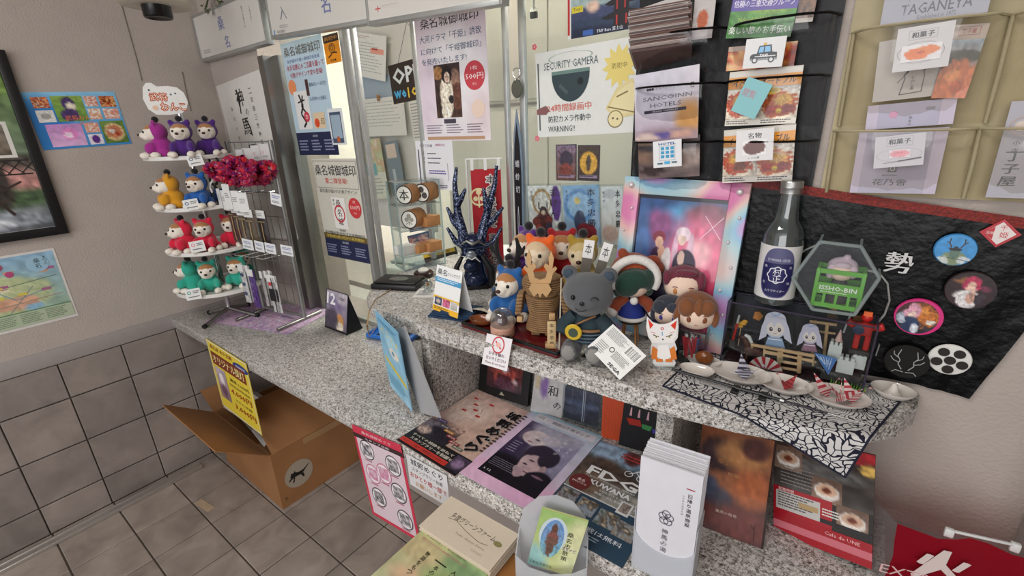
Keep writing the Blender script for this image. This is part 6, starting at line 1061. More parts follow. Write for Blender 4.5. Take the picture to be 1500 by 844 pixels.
# ---------------------------------------------------------------- patterned cloth at the counter's right end
def pattern_mat():
    m = mat('floral_line_cloth', 'cfccc8', .85); nt = m.node_tree; N = nt.nodes; L = nt.links; tc = N.new('ShaderNodeTexCoord')
    nz = N.new('ShaderNodeTexNoise'); nz.inputs['Scale'].default_value = 22; mxn = N.new('ShaderNodeMixRGB'); mxn.inputs[0].default_value = .05; L.new(tc.outputs['Object'], mxn.inputs[1]); L.new(tc.outputs['Object'], nz.inputs['Vector']); L.new(nz.outputs['Color'], mxn.inputs[2])
    v = N.new('ShaderNodeTexVoronoi'); v.feature = 'DISTANCE_TO_EDGE'; v.voronoi_dimensions = '2D'; v.inputs['Scale'].default_value = 95; sx = N.new('ShaderNodeSeparateXYZ'); cb = N.new('ShaderNodeCombineXYZ'); ad = N.new('ShaderNodeMath'); L.new(mxn.outputs[0], sx.inputs[0]); L.new(sx.outputs[0], cb.inputs[0]); L.new(sx.outputs[1], ad.inputs[0]); L.new(sx.outputs[2], ad.inputs[1]); L.new(ad.outputs[0], cb.inputs[1]); L.new(cb.outputs[0], v.inputs['Vector'])
    lt = N.new('ShaderNodeMath'); lt.operation = 'LESS_THAN'; lt.inputs[1].default_value = .105; L.new(v.outputs['Distance'], lt.inputs[0])
    v2 = N.new('ShaderNodeTexVoronoi'); v2.voronoi_dimensions = '2D'; v2.inputs['Scale'].default_value = 17; L.new(cb.outputs[0], v2.inputs['Vector']); mu = N.new('ShaderNodeMath'); mu.operation = 'MULTIPLY'; mu.inputs[1].default_value = 75; L.new(v2.outputs['Distance'], mu.inputs[0])
    sn = N.new('ShaderNodeMath'); sn.operation = 'SINE'; L.new(mu.outputs[0], sn.inputs[0]); g2 = N.new('ShaderNodeMath'); g2.operation = 'GREATER_THAN'; g2.inputs[1].default_value = .72; L.new(sn.outputs[0], g2.inputs[0])
    v3 = N.new('ShaderNodeTexVoronoi'); v3.voronoi_dimensions = '2D'; v3.inputs['Scale'].default_value = 17; L.new(cb.outputs[0], v3.inputs['Vector']); s3 = N.new('ShaderNodeSeparateColor'); L.new(v3.outputs['Color'], s3.inputs[0]); g3 = N.new('ShaderNodeMath'); g3.operation = 'GREATER_THAN'; g3.inputs[1].default_value = .80; L.new(s3.outputs[0], g3.inputs[0])
    sel = N.new('ShaderNodeMixRGB'); L.new(g3.outputs[0], sel.inputs[0]); L.new(lt.outputs[0], sel.inputs[1]); L.new(g2.outputs[0], sel.inputs[2])
    c_ = N.new('ShaderNodeMixRGB'); c_.inputs[1].default_value = (*lin('cdcac8'), 1); c_.inputs[2].default_value = (*lin('16162a'), 1); L.new(sel.outputs[0], c_.inputs[0]); L.new(c_.outputs[0], N['Principled BSDF'].inputs['Base Color']); return m
t = T('furoshiki_cloth', 'white wrapping cloth with dark line flowers draped over the right end of the counter', 'cloth', (0, 0, 0))
TL, TR, BL, BR = V((-.215, .998, 0)), V((.135, 1.000, 0)), V((-.235, .775, 0)), V((.062, .738, 0))
def edge_y(x): return .745 + .013 * max(0, (x + .25) / .15) ** 1 * (x < -.1) + (0 if x < -.1 else .013 + .027 * min(1, (x + .1) / .1) + .30 * max(0, x) ** 1.1 * 1.0)
b = MB(); rows = []; border = []
for i in range(25):
    a = i / 24; r = []
    for j in range(29):
        c_ = j / 28; p = TL.lerp(TR, c_).lerp(BL.lerp(BR, c_), a); x, y = p.x, p.y; z = ZT + .0012
        over = edge_y(x) - .004 - y
        if over > 0: y = edge_y(x) - .005 - .10 * over * (.3 + abs(math.sin(x * 30))) * .3; z = ZT + .0012 - over * 1.35
        r.append(V((x, y, z)))
    rows.append(r)
b.sheet(rows).obj('cloth', pattern_mat(), t, smooth=60)
bo = [q for q in rows[0]] + [r[-1] for r in rows[1:]] + [q for q in rows[-1][::-1]][1:] + [r[0] for r in rows[::-1]][1:-1]
MB().tube([q + V((0, 0, .0006)) for q in bo], .0018, 6, closed=True).obj('dark_border', mat('navy_hem', '14162c', .8), t)
# shallow white dishes and what lies in them
CER = mat('white_ceramic', 'd8d0c8', .12, coat=.4); ZD = ZT + .0022
def dish(label, p, rx, ry, rz=0, pil=None):
    t = T('shell_dish', label, 'dish', (p.x, p.y, ZD), rz); n1 = 30; prof = [(0, .0015), (.4, .002), (.75, .005), (.95, .010), (1.0, .0115), (.97, .0095), (.7, .002), (.45, 0), (0, 0)]
    MB().lathe([(r, z) for r, z in prof], n1, M.Diagonal((rx * 1.08, ry * 1.25, 1.3, 1))).obj('dish_body', CER, t)
    return t
d1 = at(1020, 551); dish('small empty white shell dish at the left corner of the patterned cloth', d1, .030, .017, .1)
d1b = at(1030, 538); dish('white shell dish holding the brown shell', d1b, .030, .018, .1)
t = T('brown_shell', 'glossy brown shell standing in the left white dish', 'shell', (d1b.x, d1b.y, ZD + .006), .2); MB().ball((0, 0, .014), (.018, .011, .015)).ball((.0, -.004, .02), (.012, .008, .01)).obj('shell_body', mat('chestnut_gloss', '74401c', .12, var=.25, scale=80, coat=.5), t, fuse=.002)
d2_ = at(1083, 556); dish('large white dish with a striped paper crane', d2_, .050, .030, .1); d3_ = at(1147, 572); dish('white dish with a dark red paper crane', d3_, .042, .027, .1); d4_ = at(1224, 590); dish('white dish with pink and white folded paper cranes', d4_, .045, .030, .1)
d5_ = at(1305, 574); o5 = dish('white dish with a peaked cone at the far right of the counter', V((min(d5_.x, .112), .962, 0)), .030, .022, .0); MB().lathe([(0, .028), (.004, .024), (.008, .012), (.014, .004), (0, .002)], 20).obj('cone', CER, o5)
def crane(label, p, s, c1, c2, rz):
    t = T('paper_crane', label, 'origami', (p.x, p.y, ZD + .0035), rz); t.scale = (s, s, s)
    key = (c1, c2)
    m = attr_mat('origami_paper', .6); stripe = lambda q: c2 if math.sin((q.x * 1.3 + q.z * 2 + q.y) * 900) > .1 else c1
    def tri(name, pts):
        b = MB(); A_, B_, C_ = map(V, pts); n_ = 7
        for i in range(n_):
            f0, f1 = i / n_, (i + 1) / n_; q = [A_.lerp(B_, f0), A_.lerp(B_, f1), C_.lerp(B_, f1), C_.lerp(B_, f0)]
            vs = [b.b.verts.new(v) for v in q[:2]] + ([b.b.verts.new(q[2])] if f1 < 1 else []) + [b.b.verts.new(q[3])]; b.b.faces.new(vs)
        me = b.mesh(name, smooth=0, colfn=None); a = me.color_attributes.new('Col', 'FLOAT_COLOR', 'CORNER')
        for po in me.polygons:
            c = lin(c1 if po.index % 2 else c2)
            for li in po.loop_indices: a.data[li].color = (*c, 1)
        me.materials.append(m); return link(name, me, t)
    for sg in (-1, 1):
        tri('wing', [(-.010, sg * .002, .008), (-.002, sg * .022, .030), (.012, sg * .002, .008)]); tri('body_side', [(-.016, 0, .012), (0, sg * .006, 0), (.016, 0, .012)])
    tri('neck', [(.008, -.001, .006), (.026, 0, .026), (.012, .001, .010)]); tri('tail', [(-.008, -.001, .006), (-.026, 0, .026), (-.012, .001, .010)]); tri('beak', [(.025, 0, .026), (.031, 0, .021), (.023, 0, .023)])
crane('grey striped paper crane in the large white dish', V((d2_.x + .006, d2_.y, 0)), 1.25, '3a3844', 'b8b4c4', .4)
crane('dark red paper crane in the middle white dish', V((d3_.x + .005, d3_.y - .002, 0)), .85, '7c1820', 'a8383c', 2.6)
for dx, dy_, s, rz, lab in [(-.018, .004, 1.15, 1.0, 'pink and white paper crane at the left of the right-hand dish'), (.006, -.006, 1.2, 1.7, 'pink striped paper crane at the front of the right-hand dish'), (.020, .008, 1.1, .6, 'pink striped paper crane at the right of the right-hand dish')]: crane(lab, V((d4_.x + dx, d4_.y + dy_, 0)), s, 'b83c48', 'e0ccc8', rz)
# miniature sword on its stand
BLK = mat('black_satin'); a, b_ = at(984, 541, ZT + .030), at(1282, 621, ZT + .030)
a = onp(984, 541, V((-.1, .832, 0)), V((.06, -1, 0)).normalized()); b_ = onp(1282, 625, V((-.1, .832, 0)), V((.06, -1, 0)).normalized())
t = T('miniature_sword', 'miniature black-handled sword lying across its rack before the dishes', 'sword', a); L_ = b_ - a
MB().cyl((0, 0, 0), L_ * .58, .0028, n=8).obj('scabbard', BLK, t); MB().cyl(L_ * .58, L_ * .60, .004, n=8).obj('hand_guard', mat('pewter'), t); MB().cyl(L_ * .60, L_ * .80, .0019, n=8).obj('grip', mat('dark_grip', '2c2630', .5), t); MB().cyl(L_ * .80, L_, .0015, .0006, n=8).obj('blade', STEEL, t)
m1, m2 = a + L_ * .36, a + L_ * .50; t = T('sword_rack', 'small black two-post rack carrying the miniature sword', 'stand', (m1.x, m1.y, ZT + .0025))
for m_ in (m1, m2): MB().cyl((m_.x - m1.x, m_.y - m1.y, .003), (m_.x - m1.x, m_.y - m1.y, m_.z - ZT - .0045), .0014, n=8).obj('post', BLK, t); MB().box((m_.x - m1.x, m_.y - m1.y, .0025), (.012, .028, .005), bev=.001).obj('foot', BLK, t)
MB().cyl((0, 0, .006), (m2.x - m1.x, m2.y - m1.y, .006), .0035, n=8).obj('base_bar', BLK, t)
# ---------------------------------------------------------------- clear case of miniatures, bottle, crate case
x0 = ony(1062, 480, .94).x; x1 = ony(1274, 530, .94).x; ztop = ony(1072, 443, .94).z; y0, y1 = .94, 1.004
CC = T('clear_case', 'clear acrylic case of miniature scenery on the right end of the counter', 'display case', (0, 0, 0)); PURP = clear_mat('case_edge', 'b8a8c8', 1.5, .1, .35, '7c7088')
for c_, d in [(((x0 + x1) / 2, y0, (ZD + ztop) / 2), (x1 - x0, .002, ztop - ZD)), (((x0 + x1) / 2, (y0 + y1) / 2, ztop), (x1 - x0, y1 - y0, .002)), ((x0, (y0 + y1) / 2, (ZD + ztop) / 2), (.002, y1 - y0, ztop - ZD)), ((x1, (y0 + y1) / 2, (ZD + ztop) / 2), (.002, y1 - y0, ztop - ZD))]: MB().box(c_, d).obj('panel', CLEAR, CC, smooth=0)
for p, q in [((x0, y0, ztop), (x1, y0, ztop)), ((x0, y0, ZD), (x0, y0, ztop)), ((x1, y0, ZD), (x1, y0, ztop)), ((x1, y0, ztop), (x1, y1, ztop)), ((x0, y0, ztop), (x0, y1, ztop)), ((x0, y1, ztop), (x1, y1, ztop))]: MB().cyl(p, q, .0016, n=6).obj('edge', PURP, CC)
MB().box(((x0 + x1) / 2, y1 - .002, (ZD + ztop) / 2), (x1 - x0 - .006, .002, ztop - ZD - .004)).obj('dark_back', mat('case_back', '2c2830', .5, var=.3, scale=20), CC, smooth=0); MB().box(((x0 + x1) / 2, (y0 + y1) / 2, ZD + .001), (x1 - x0 - .006, y1 - y0 - .006, .002)).obj('floor_sheet', mat('case_floor', '3a1a20', .6, var=.5, scale=60), CC, smooth=0)
def cin(px, py, y): return ony(px, py, y)
def fig(label, c4, y, hair, dress):
    t, k = poster('figure_cutout', label, 'figurine', quad_on(c4, (0, y, 0), NF), 'c8c0d0', th=.002, m=CLEAR)
    hp_ = [(.5 + .36 * math.cos(a) * (1 + .08 * math.sin(5 * a)), .38 + .36 * math.sin(a)) for a in [2 * PI * i / 36 for i in range(36)]]
    k.poly(hp_, hair).poly([(.12, .4), (.02, .85), (.24, .72), (.3, .5)], hair).poly([(.88, .4), (.98, .85), (.76, .72), (.7, .5)], hair).poly([(.3, .72), (.7, .72), (.8, 1), (.2, 1)], dress).circ(.5, .48, .25, 'ecd8d0').poly([(.2, .5), (.26, .2), (.46, .2)], hair).poly([(.36, .2), (.62, .2), (.46, .46)], hair).poly([(.54, .2), (.76, .2), (.8, .5)], hair).poly([(.3, .24), (.5, .12), (.7, .24)], hair)
    for x in (.38, .62): k.circ(x, .5, .05, '5a4850', ry=.06).circ(x + .01, .485, .015, 'f4f0f4')
    k.line([(.45, .61), (.55, .61)], .015, '8a5c5c').rect(.3, .76, .7, .79, 'e4e0ec').line([(.35, .06), (.5, .13), (.65, .06)], .05, 'a8b4d4'); k.obj(t); return t
fig('flat figure cut-out with long pale hair at the left inside the clear case', [(1112, 452), (1164, 458), (1160, 510), (1110, 506)], .965, 'd0c6d6', '8ca0c0')
fig('flat figure cut-out with lilac hair in the middle of the clear case', [(1168, 470), (1208, 475), (1206, 516), (1166, 512)], .968, 'c8bcd0', '9a6c80')
def small(name, label, cat, px, py, y): return T(name, label, cat, ony(px, py, y))
LW = mat('light_wood', 'c49c74', .6, var=.12)
t = T('toy_bridge', 'miniature pale wooden bridge with railings inside the clear case', 'miniature', (0, 0, 0))
def seg(name, a, b_, r): MB().cyl(ony(*a, .951), ony(*b_, .951), r, n=8).obj(name, LW, t)
seg('railing', (1100, 505), (1194, 522), .0035); seg('railing', (1118, 514), (1196, 531), .0025); seg('deck', (1120, 517), (1190, 528), .0022)
for x, y in [(1102, 506), (1120, 509), (1146, 513), (1170, 518), (1192, 522)]: seg('rail_post', (x, y - 3), (x - 1, y + 14), .002)
seg('pier', (1142, 515), (1140, 540), .004); seg('pier', (1172, 521), (1170, 546), .004); seg('pier_beam', (1140, 529), (1171, 534), .003); seg('pier_beam', (1140, 538), (1170, 543), .003)
t = T('toy_gate', 'miniature wooden gate frame standing behind the cut-outs in the clear case', 'miniature', (0, 0, 0))
def seg2(name, a, b_, r): MB().cyl(ony(*a, .985), ony(*b_, .985), r, n=8).obj(name, LW, t)
seg2('gate_post', (1194, 470), (1190, 520), .003); seg2('gate_post', (1212, 474), (1207, 520), .003); seg2('gate_beam', (1186, 471), (1226, 476), .003); seg2('gate_beam', (1188, 484), (1224, 489), .0022)
t = T('toy_castle', 'small white castle walls with battlements and a pink spire in the clear case', 'miniature', ony(1232, 545, .958))
CW = PAPER('d4d0cc'); 
for dx, dy_, z, w_, h in [(-.016, .008, .02, .02, .03), (.004, .0, .0, .026, .028), (.022, .01, .012, .02, .026)]:
    MB().box((dx, dy_, z + h / 2), (w_, .016, h)).obj('wall_block', CW, t, smooth=0)
    for i in range(3): MB().box((dx - w_ / 2 + w_ * (i + .5) / 3, dy_, z + h + .003), (w_ / 5, .016, .006)).obj('battlement', CW, t, smooth=0)
MB().cyl((-.014, .01, .056), (-.014, .01, .078), .006, .0008, n=12).obj('spire', mat('pale_pink', 'd4a8a0', .6), t); MB().cyl((.012, .012, .04), (.012, .012, .058), .005, .0006, n=12).obj('spire', mat('brick_red', '9c4c3c', .6), t); MB().box((.0, .006, -.008), (.06, .03, .02)).obj('rock_base', mat('dark_rock', '3a3634', .9, var=.4), t, smooth=0)
t = T('toy_armour', 'small red armoured toy warrior with a blue chest disc inside the clear case', 'figurine', ony(1258, 515, .965))
RT = mat('toy_red', 'b8201c', .35); MB().box((0, 0, .045), (.024, .014, .024), bev=.003).ball((0, -.002, .068), .009).box((-.02, 0, .052), (.014, .012, .012), (0, .5, 0), bev=.002).box((.02, 0, .052), (.014, .012, .012), (0, -.5, 0), bev=.002).box((-.007, 0, .02), (.009, .011, .03), bev=.002).box((.008, 0, .02), (.009, .011, .03), bev=.002).obj('armour_body', RT, t, fuse=.0016, it=1)
MB().lathe([(0, 0), (.008, 0), (.0085, .002), (0, .003)], 20, M.Translation((-.008, -.008, .044)) @ M.Rotation(PI / 2, 4, 'X')).obj('chest_disc', mat('toy_blue', '2c3450', .3), t); MB().box((0, -.008, .076), (.012, .004, .008)).obj('crest', mat('toy_orange', 'e0642c', .4), t); MB().cyl((-.028, 0, .03), (-.022, 0, .085), .0016, n=6).obj('spear', mat('toy_grey', '9a9a98', .4), t)
MB().box((0, .002, 0), (.03, .02, .008), bev=.001).obj('base', mat('dark_rock'), t)
t = T('toy_horse', 'dark brown miniature horse shape with a white mane at the left of the clear case', 'figurine', ony(1100, 528, .955)); MB().ball((.0, 0, .022), (.018, .008, .011)).ball((-.012, 0, .036), (.007, .006, .014), (0, -.5, 0)).ball((-.02, 0, .046), (.009, .005, .006)).cyl((-.01, .003, .016), (-.011, .003, 0), .003).cyl((-.008, -.003, .016), (-.009, -.003, 0), .003).cyl((.012, .003, .016), (.013, .003, 0), .003).cyl((.01, -.003, .016), (.011, -.003, 0), .003).obj('horse_body', mat('dark_brown_toy', '4c2820', .6), t, fuse=.0016, it=1); MB().tube([(-.018, 0, .053), (-.010, 0, .050), (-.003, 0, .038)], [.003, .004, .003], 8).obj('mane', PAPER('d4cfca'), t)
t = T('toy_lance', 'thin red lance standing at the left inside the clear case', 'miniature', ony(1074, 495, .96)); MB().cyl((0, 0, -.005), (.004, 0, .034), .0025, n=8).obj('shaft', RT, t); MB().cyl((.004, 0, .034), (.0055, 0, .052), .0025, .002, n=8).obj('tip', PAPER('b0b0ac'), t); MB().box((-.0, 0, -.012), (.01, .01, .016)).obj('foot', mat('dark_rock'), t, smooth=0)
t = T('toy_plume', 'yellow plume ornament beside the red lance in the clear case', 'miniature', ony(1086, 474, .97)); MB().ball((0, 0, 0), (.010, .004, .004)).ball((.006, 0, .006), (.006, .003, .004)).ball((-.004, 0, -.007), (.009, .004, .003)).obj('plume', mat('toy_yellow', 'd8982c', .5), t, fuse=.0015); MB().cyl((0, 0, -.008), (0, 0, -.05), .001, n=6).obj('stem', LW, t)
t, k = poster('patterned_flag', 'blue maze-patterned triangular cloth at the front of the clear case', 'cloth', quad_on([(1192, 515), (1226, 522), (1224, 550), (1190, 545)], (0, .944, 0), NF), '4c74b0', m=CLEAR); k.poly([(0, 0), (1, .12), (.72, 1)], '4a74b4')
for i in range(5): k.line([(.12 + i * .16, .1 + i * .05), (.34 + i * .09, .32 + i * .1)], .03, 'c0cce0'); k.line([(.3 + i * .12, .14), (.5 + i * .05, .5)], .025, 'c0cce0')
k.obj(t)
t, k = poster('fan_print', 'red and white fan print lying at the left front inside the clear case', 'miniature', quad_on([(1098, 517), (1150, 526), (1146, 548), (1094, 540)], (0, .947, 0), NF), '9c2430', m=CLEAR)
for i in range(12): a0, a1 = PI + i * PI / 12, PI + (i + 1) * PI / 12; k.poly([(.5, 1), (.5 + .5 * math.cos(a0), 1 + .95 * math.sin(a0)), (.5 + .5 * math.cos(a1), 1 + .95 * math.sin(a1))], 'a82430' if i % 2 else 'd4c0b8')
k.obj(t)
GRN = mat('toy_grass', '74a83c', .6)
for px, py, lab in [(1226, 565, 'left'), (1256, 572, 'right')]:
    t = T('grass_strip', 'bright green paper grass strip at the front of the clear case, %s one' % lab, 'miniature', ony(px, py, .948))
    for i in range(6): MB().prism([(-.0018, 0), (.0018, 0), (0, .014 - .003 * (i % 2))], 0, .0006, M.Translation((-.010 + i * .004, 0, 0)) @ M.Rotation(PI / 2, 4, 'X')).obj('blade', GRN, t, smooth=0)
for px, py, c_, lab in [(1222, 448, 'b87c3c', 'tan leaf shape at the back of the clear case'), (1256, 470, 'b4722c', 'amber leaf shape at the right back of the clear case'), (1250, 548, 'd87c1c', 'orange blossom piece low at the right of the clear case'), (1110, 463, 'c0702c', 'orange and red tag at the left back of the clear case')]:
    t = T('case_trinket', lab, 'miniature', ony(px, py, .985)); MB().prism([(-.008, -.006), (.004, -.009), (.010, .002), (.003, .010), (-.006, .008)], -.002, .002, M.Rotation(PI / 2, 4, 'X')).obj('piece', mat('trinket_' + c_, c_, .5, var=.2), t, smooth=0)
# cider bottle on the case
bp_ = ony(1133, 433, .972); t = T('glass_bottle', 'clear glass drink bottle with a silver cap and a white and purple label', 'bottle', (bp_.x, .972, ztop + .0018)); hb = zat(1150, 264, (bp_.x, .972)) - ztop - .002; rb = .034
BG = clear_mat('bottle_glass', 'e4ecea', 5, .03, .09, 'c8d4d4')
prof = [(0, .004), (rb * .8, .003), (rb, .008), (rb, hb * .54), (rb * .97, hb * .58), (rb * .80, hb * .645), (rb * .58, hb * .70), (rb * .50, hb * .78), (rb * .45, hb * .90), (rb * .46, hb * .92)]
MB().lathe(prof, 36).obj('glass_body', BG, t); MB().lathe([(0, .006), (rb * .93, .007), (rb * .93, hb * .54), (rb * .73, hb * .645), (rb * .53, hb * .70), (rb * .46, hb * .80), (0, hb * .80)], 28).obj('liquid', clear_mat('clear_liquid', 'd4dedd', 3, .03), t)
MB().lathe([(0, hb), (rb * .50, hb), (rb * .54, hb * .99), (rb * .54, hb * .955), (rb * .56, hb * .95), (rb * .54, hb * .94), (rb * .54, hb * .905), (rb * .5, hb * .9), (0, hb * .9)], 30).obj('screw_cap', mat('cap_metal', 'b0b0ae', .3, .9), t)
yc = yaw_to_cam(t.location) ; W2 = 2.3; zl0, zl1 = hb * .08, hb * .515
b = MB(); b.sheet([[V(((rb + .0006) * math.sin(a), -(rb + .0006) * math.cos(a), z)) for a in [-W2 / 2 - .3 + (W2 + .6) * i / 24 for i in range(25)]] for z in (zl0, zl1)]); o = b.obj('label_paper', PAPER('d4d2d0'), t, smooth=180); o.rotation_euler.z = yc
k = Ink(rb * 2.1, zl1 - zl0, 0); pts = [(.5 + .38 * math.copysign(abs(math.cos(a)) ** .7, math.cos(a)), .5 + .47 * math.copysign(abs(math.sin(a)) ** .75, math.sin(a))) for a in [2 * PI * i / 40 for i in range(40)]]
def bent_obj(inks, parent, name):
    bm_all = bmesh.new(); cl = bm_all.verts.layers.float_color.new('Col')
    for vs, fs, c, zz_ in inks:
        bm = bmesh.new(); nv = [bm.verts.new((x, y, 0)) for x, y in vs]; bm.verts.ensure_lookup_table()
        for f in fs:
            try: bm.faces.new([nv[i] for i in f])
            except ValueError: pass
        for i in range(1, 24): bmesh.ops.bisect_plane(bm, geom=bm.verts[:] + bm.edges[:] + bm.faces[:], plane_co=(k.W * i / 24, 0, 0), plane_no=(1, 0, 0))
        mp = {}
        for v in bm.verts:
            a = (v.co.x - k.W / 2) / rb; r = rb + .001 + zz_; q = bm_all.verts.new((r * math.sin(a), -r * math.cos(a), zl1 + v.co.y)); q[cl] = (*lin(c), 1); mp[v] = q
        for f in bm.faces: bm_all.faces.new([mp[v] for v in f.verts])
        bm.free()
    me = bpy.data.meshes.new(name); bm_all.to_mesh(me); bm_all.free(); me.materials.append(PRINT); return link(name, me, parent)
def flat(fn, col, z):
    q = Ink(k.W, k.H); fn(q); return ([(v[0], v[1]) for v in q.v], q.f, col, z)
grow = lambda s_: [(.5 + (x - .5) * s_, .5 + (y - .5) * s_) for x, y in pts]
ring_ = [(.5 + (.22 + .014 * math.cos(8 * a)) * math.cos(a), .53 + (.155 + .010 * math.cos(8 * a)) * math.sin(a)) for a in [2 * PI * i / 48 for i in range(48)]]
o = bent_obj([flat(lambda q: q.poly(pts, '000000'), '58587c', 0), flat(lambda q: q.poly([(.5 + (x - .5) * .93, .5 + (y - .5) * .95) for x, y in pts if y > .30], '000000'), '1e1c50', .0001), flat(lambda q: q.poly(ring_, '000000'), 'd8d8e0', .0002), flat(lambda q: q.poly([(.5 + (x - .5) * .88, .53 + (y - .53) * .88) for x, y in ring_], '000000'), '24225a', .0003), flat(lambda q: q.text('村', .5, .465, .13, '000000'), 'e4e4ec', .0004), flat(lambda q: q.text('正', .5, .60, .12, '000000'), 'e4e4ec', .0004), flat(lambda q: q.text('KUWANA CIDER', .5, .25, .05, '000000', w=.5), 'd0d0dc', .0004), flat(lambda q: q.text('ムラマサイダー', .5, .83, .05, '000000', w=.46), 'd8d8e4', .0004)] + [flat((lambda x, y, c: lambda q: q.text(c, x, y, .05, '000000'))(x, y, c), 'c8c8d8', .0004) for x, y, c in ((.22, .38, '桑'), (.78, .38, '名'), (.22, .68, '名'), (.78, .68, '物'))], t, 'label_print'); o.rotation_euler.z = yc
# octagonal clear case with the green crate
q0 = (0, .965, 0); hx = [(1203, 350), (1262, 357), (1288, 402), (1252, 455), (1192, 447), (1164, 402)]
hw = [ony(x, y, .965) for x, y in hx]; zb2 = ztop + .002; cx_ = sum(p.x for p in hw) / 6; cz_ = sum(p.z for p in hw) / 6; lift = 0
t = T('hexagon_case', 'clear hexagonal acrylic case holding a small green crate', 'display case', (cx_, .97, cz_))
loc2 = [(p.x - cx_, p.z - cz_) for p in hw]
for i in range(6):
    (xa_, za_), (xb_, zb3) = loc2[i], loc2[(i + 1) % 6]
    MB().sheet([[V((xa_, -.03, za_)), V((xb_, -.03, zb3))], [V((xa_, .028, za_)), V((xb_, .028, zb3))]]).obj('side_panel', CLEAR, t, smooth=0); MB().cyl((xa_, -.03, za_), (xb_, -.03, zb3), .003, n=6).obj('edge', EDGE, t); MB().cyl((xa_, -.03, za_), (xa_, .028, za_), .0022, n=6).obj('edge', EDGE, t)
MB().prism(loc2, -.0008, .0008, M.Translation((0, -.03, 0)) @ M.Rotation(PI / 2, 4, 'X')).obj('front_panel', FILM, t, smooth=0)
zlow = min(z for _, z in loc2)
if cz_ + zlow > ztop: MB().box((loc2[4][0] * .5 + loc2[3][0] * .5, 0, (ztop + .002 - cz_ + zlow) / 2), (.05, .05, max(.002, cz_ + zlow - ztop - .002))).obj('foot', CLEAR, t, smooth=0)
g0 = ony(1222, 448, .962); GC = mat('crate_green', '5ca82c', .4); t2 = T('green_crate', 'small bright green slatted crate with white lettering in the hexagonal case', 'crate', (g0.x, .968, g0.z)); gw, gh, gd = .066, .07, .04
for x in (-gw / 2, gw / 2):
    for y in (-gd / 2, gd / 2): MB().box((x, y, gh / 2), (.006, .006, gh), bev=.001).obj('corner_post', GC, t2)
for y in (-gd / 2, gd / 2):
    MB().box((0, y, gh - .004), (gw, .004, .008)).obj('rail', GC, t2, smooth=0); MB().box((0, y, gh * .50), (gw, .004, .020)).obj('name_panel', GC, t2, smooth=0); MB().box((0, y, .004), (gw, .004, .008)).obj('rail', GC, t2, smooth=0)
    for x in (-.018, 0, .018): MB().box((x, y, .017), (.004, .0036, .022)).obj('slat', GC, t2, smooth=0)
for x in (-gw / 2, gw / 2):
    for z in (gh - .004, gh * .5, .004): MB().box((x, 0, z), (.004, gd, .010)).obj('side_rail', GC, t2, smooth=0)
MB().box((0, 0, .003), (gw, gd, .004)).obj('crate_floor', GC, t2, smooth=0)
k = Ink(gw, .02); k.text('ISSHO-BIN', .5, .42, .42, 'e8ece4', w=.82, bold=.015).lines(.12, .74, .9, .9, 1, 'd8e4cc', 2); o = k.obj(t2); o.rotation_euler = (PI / 2, 0, 0); o.location = (-gw / 2, -gd / 2 - .0026, gh * .50 + .01)
t3 = T('crate_figure', 'tiny pink-white haired doll peeping out of the green crate', 'figurine', (g0.x, .968, g0.z + .006)); MB().ball((0, -.006, .058), (.0185, .016, .016)).obj('face', mat('doll_skin'), t3); MB().ball((0, .003, .066), (.023, .019, .017)).ball((-.016, -.010, .058), (.007, .008, .014)).ball((.017, -.008, .06), (.007, .008, .012)).ball((.0, -.013, .070), (.013, .006, .007)).ball((.004, 0, .084), (.006, .006, .005)).obj('hair', mat('pale_lilac_hair', 'c8b4c0', .6), t3, fuse=.0018); MB().lathe([(0, 0), (.015, .001), (.017, .02), (.010, .042), (0, .045)], 18).obj('dark_body', mat('dark_dress', '3a3430', .7), t3)
# ================================================================ LOWER COUNTER AND IN FRONT OF IT
ZL = ZC + .0006
# desk calendar
b0, b1, b2 = onz(475, 479, ZC), onz(505, 491, ZC), onz(532, 481, ZC)
mx, W, H = leaning((475, 478), (505, 490), ZC + .004, .22, (479, 424), (511, 433)); t = T('desk_calendar', 'desk calendar with a black easel showing a large 12 on the lower counter', 'calendar', mw=mx)
slab(W, H, .001).obj('page', PAPER('8c8498'), t, smooth=0); k = Ink(W, H); k.photo(0, .0, 1, 1, picture('a49cac', '6c6070', [(.5, .3, .4, .2, '7c7090', .4), (.8, .15, .3, .15, 'b8b0b8', .5), (.68, .72, .2, .16, 'c08850', .15), (.7, .86, .16, .12, 'e0d4c0', .15), (.3, .75, .3, .3, '4a4250', .3)], .15), n=18).text('12', .26, .2, .3, 'f0eef0', w=.40, bold=.06).rect(0, 0, .04, 1, '2c2a30').rect(0, .95, 1, 1, '1c1a1e').lines(.6, .12, .95, .2, 2, '5a5464'); k.obj(t)
ang = .5; EB = mat('easel_black', '111012', .5); MB().box((W / 2, -H / 2, -.0022), (W * 1.03, H * 1.02, .002)).obj('easel_front', EB, t, smooth=0)
iv = mx.inverted(); dpth = .075; q1 = V((0, -H, -.003)); zd = (iv.to_3x3() @ V((0, 0, -1)))
bk = lambda x: V((x, 0, -.003)) ; ft_ = lambda x: V((x, -H, -.003)) + (iv.to_3x3() @ (V((mx.to_3x3() @ V((0, 0, -1))).x, (mx.to_3x3() @ V((0, 0, -1))).y, 0)).normalized() if False else iv.to_3x3() @ V(((mx.to_3x3() @ V((0, 0, -1))).x, (mx.to_3x3() @ V((0, 0, -1))).y, 0)).normalized()) * dpth
MB().sheet([[bk(0), bk(W)], [ft_(0), ft_(W)]]).obj('easel_back', EB, t, smooth=0)
b = MB(); 
for x in (0, W): vs = [b.b.verts.new(p) for p in (bk(x), ft_(x), V((x, -H, -.003)))]; b.b.faces.new(vs)
b.obj('easel_side', EB, t, smooth=0)
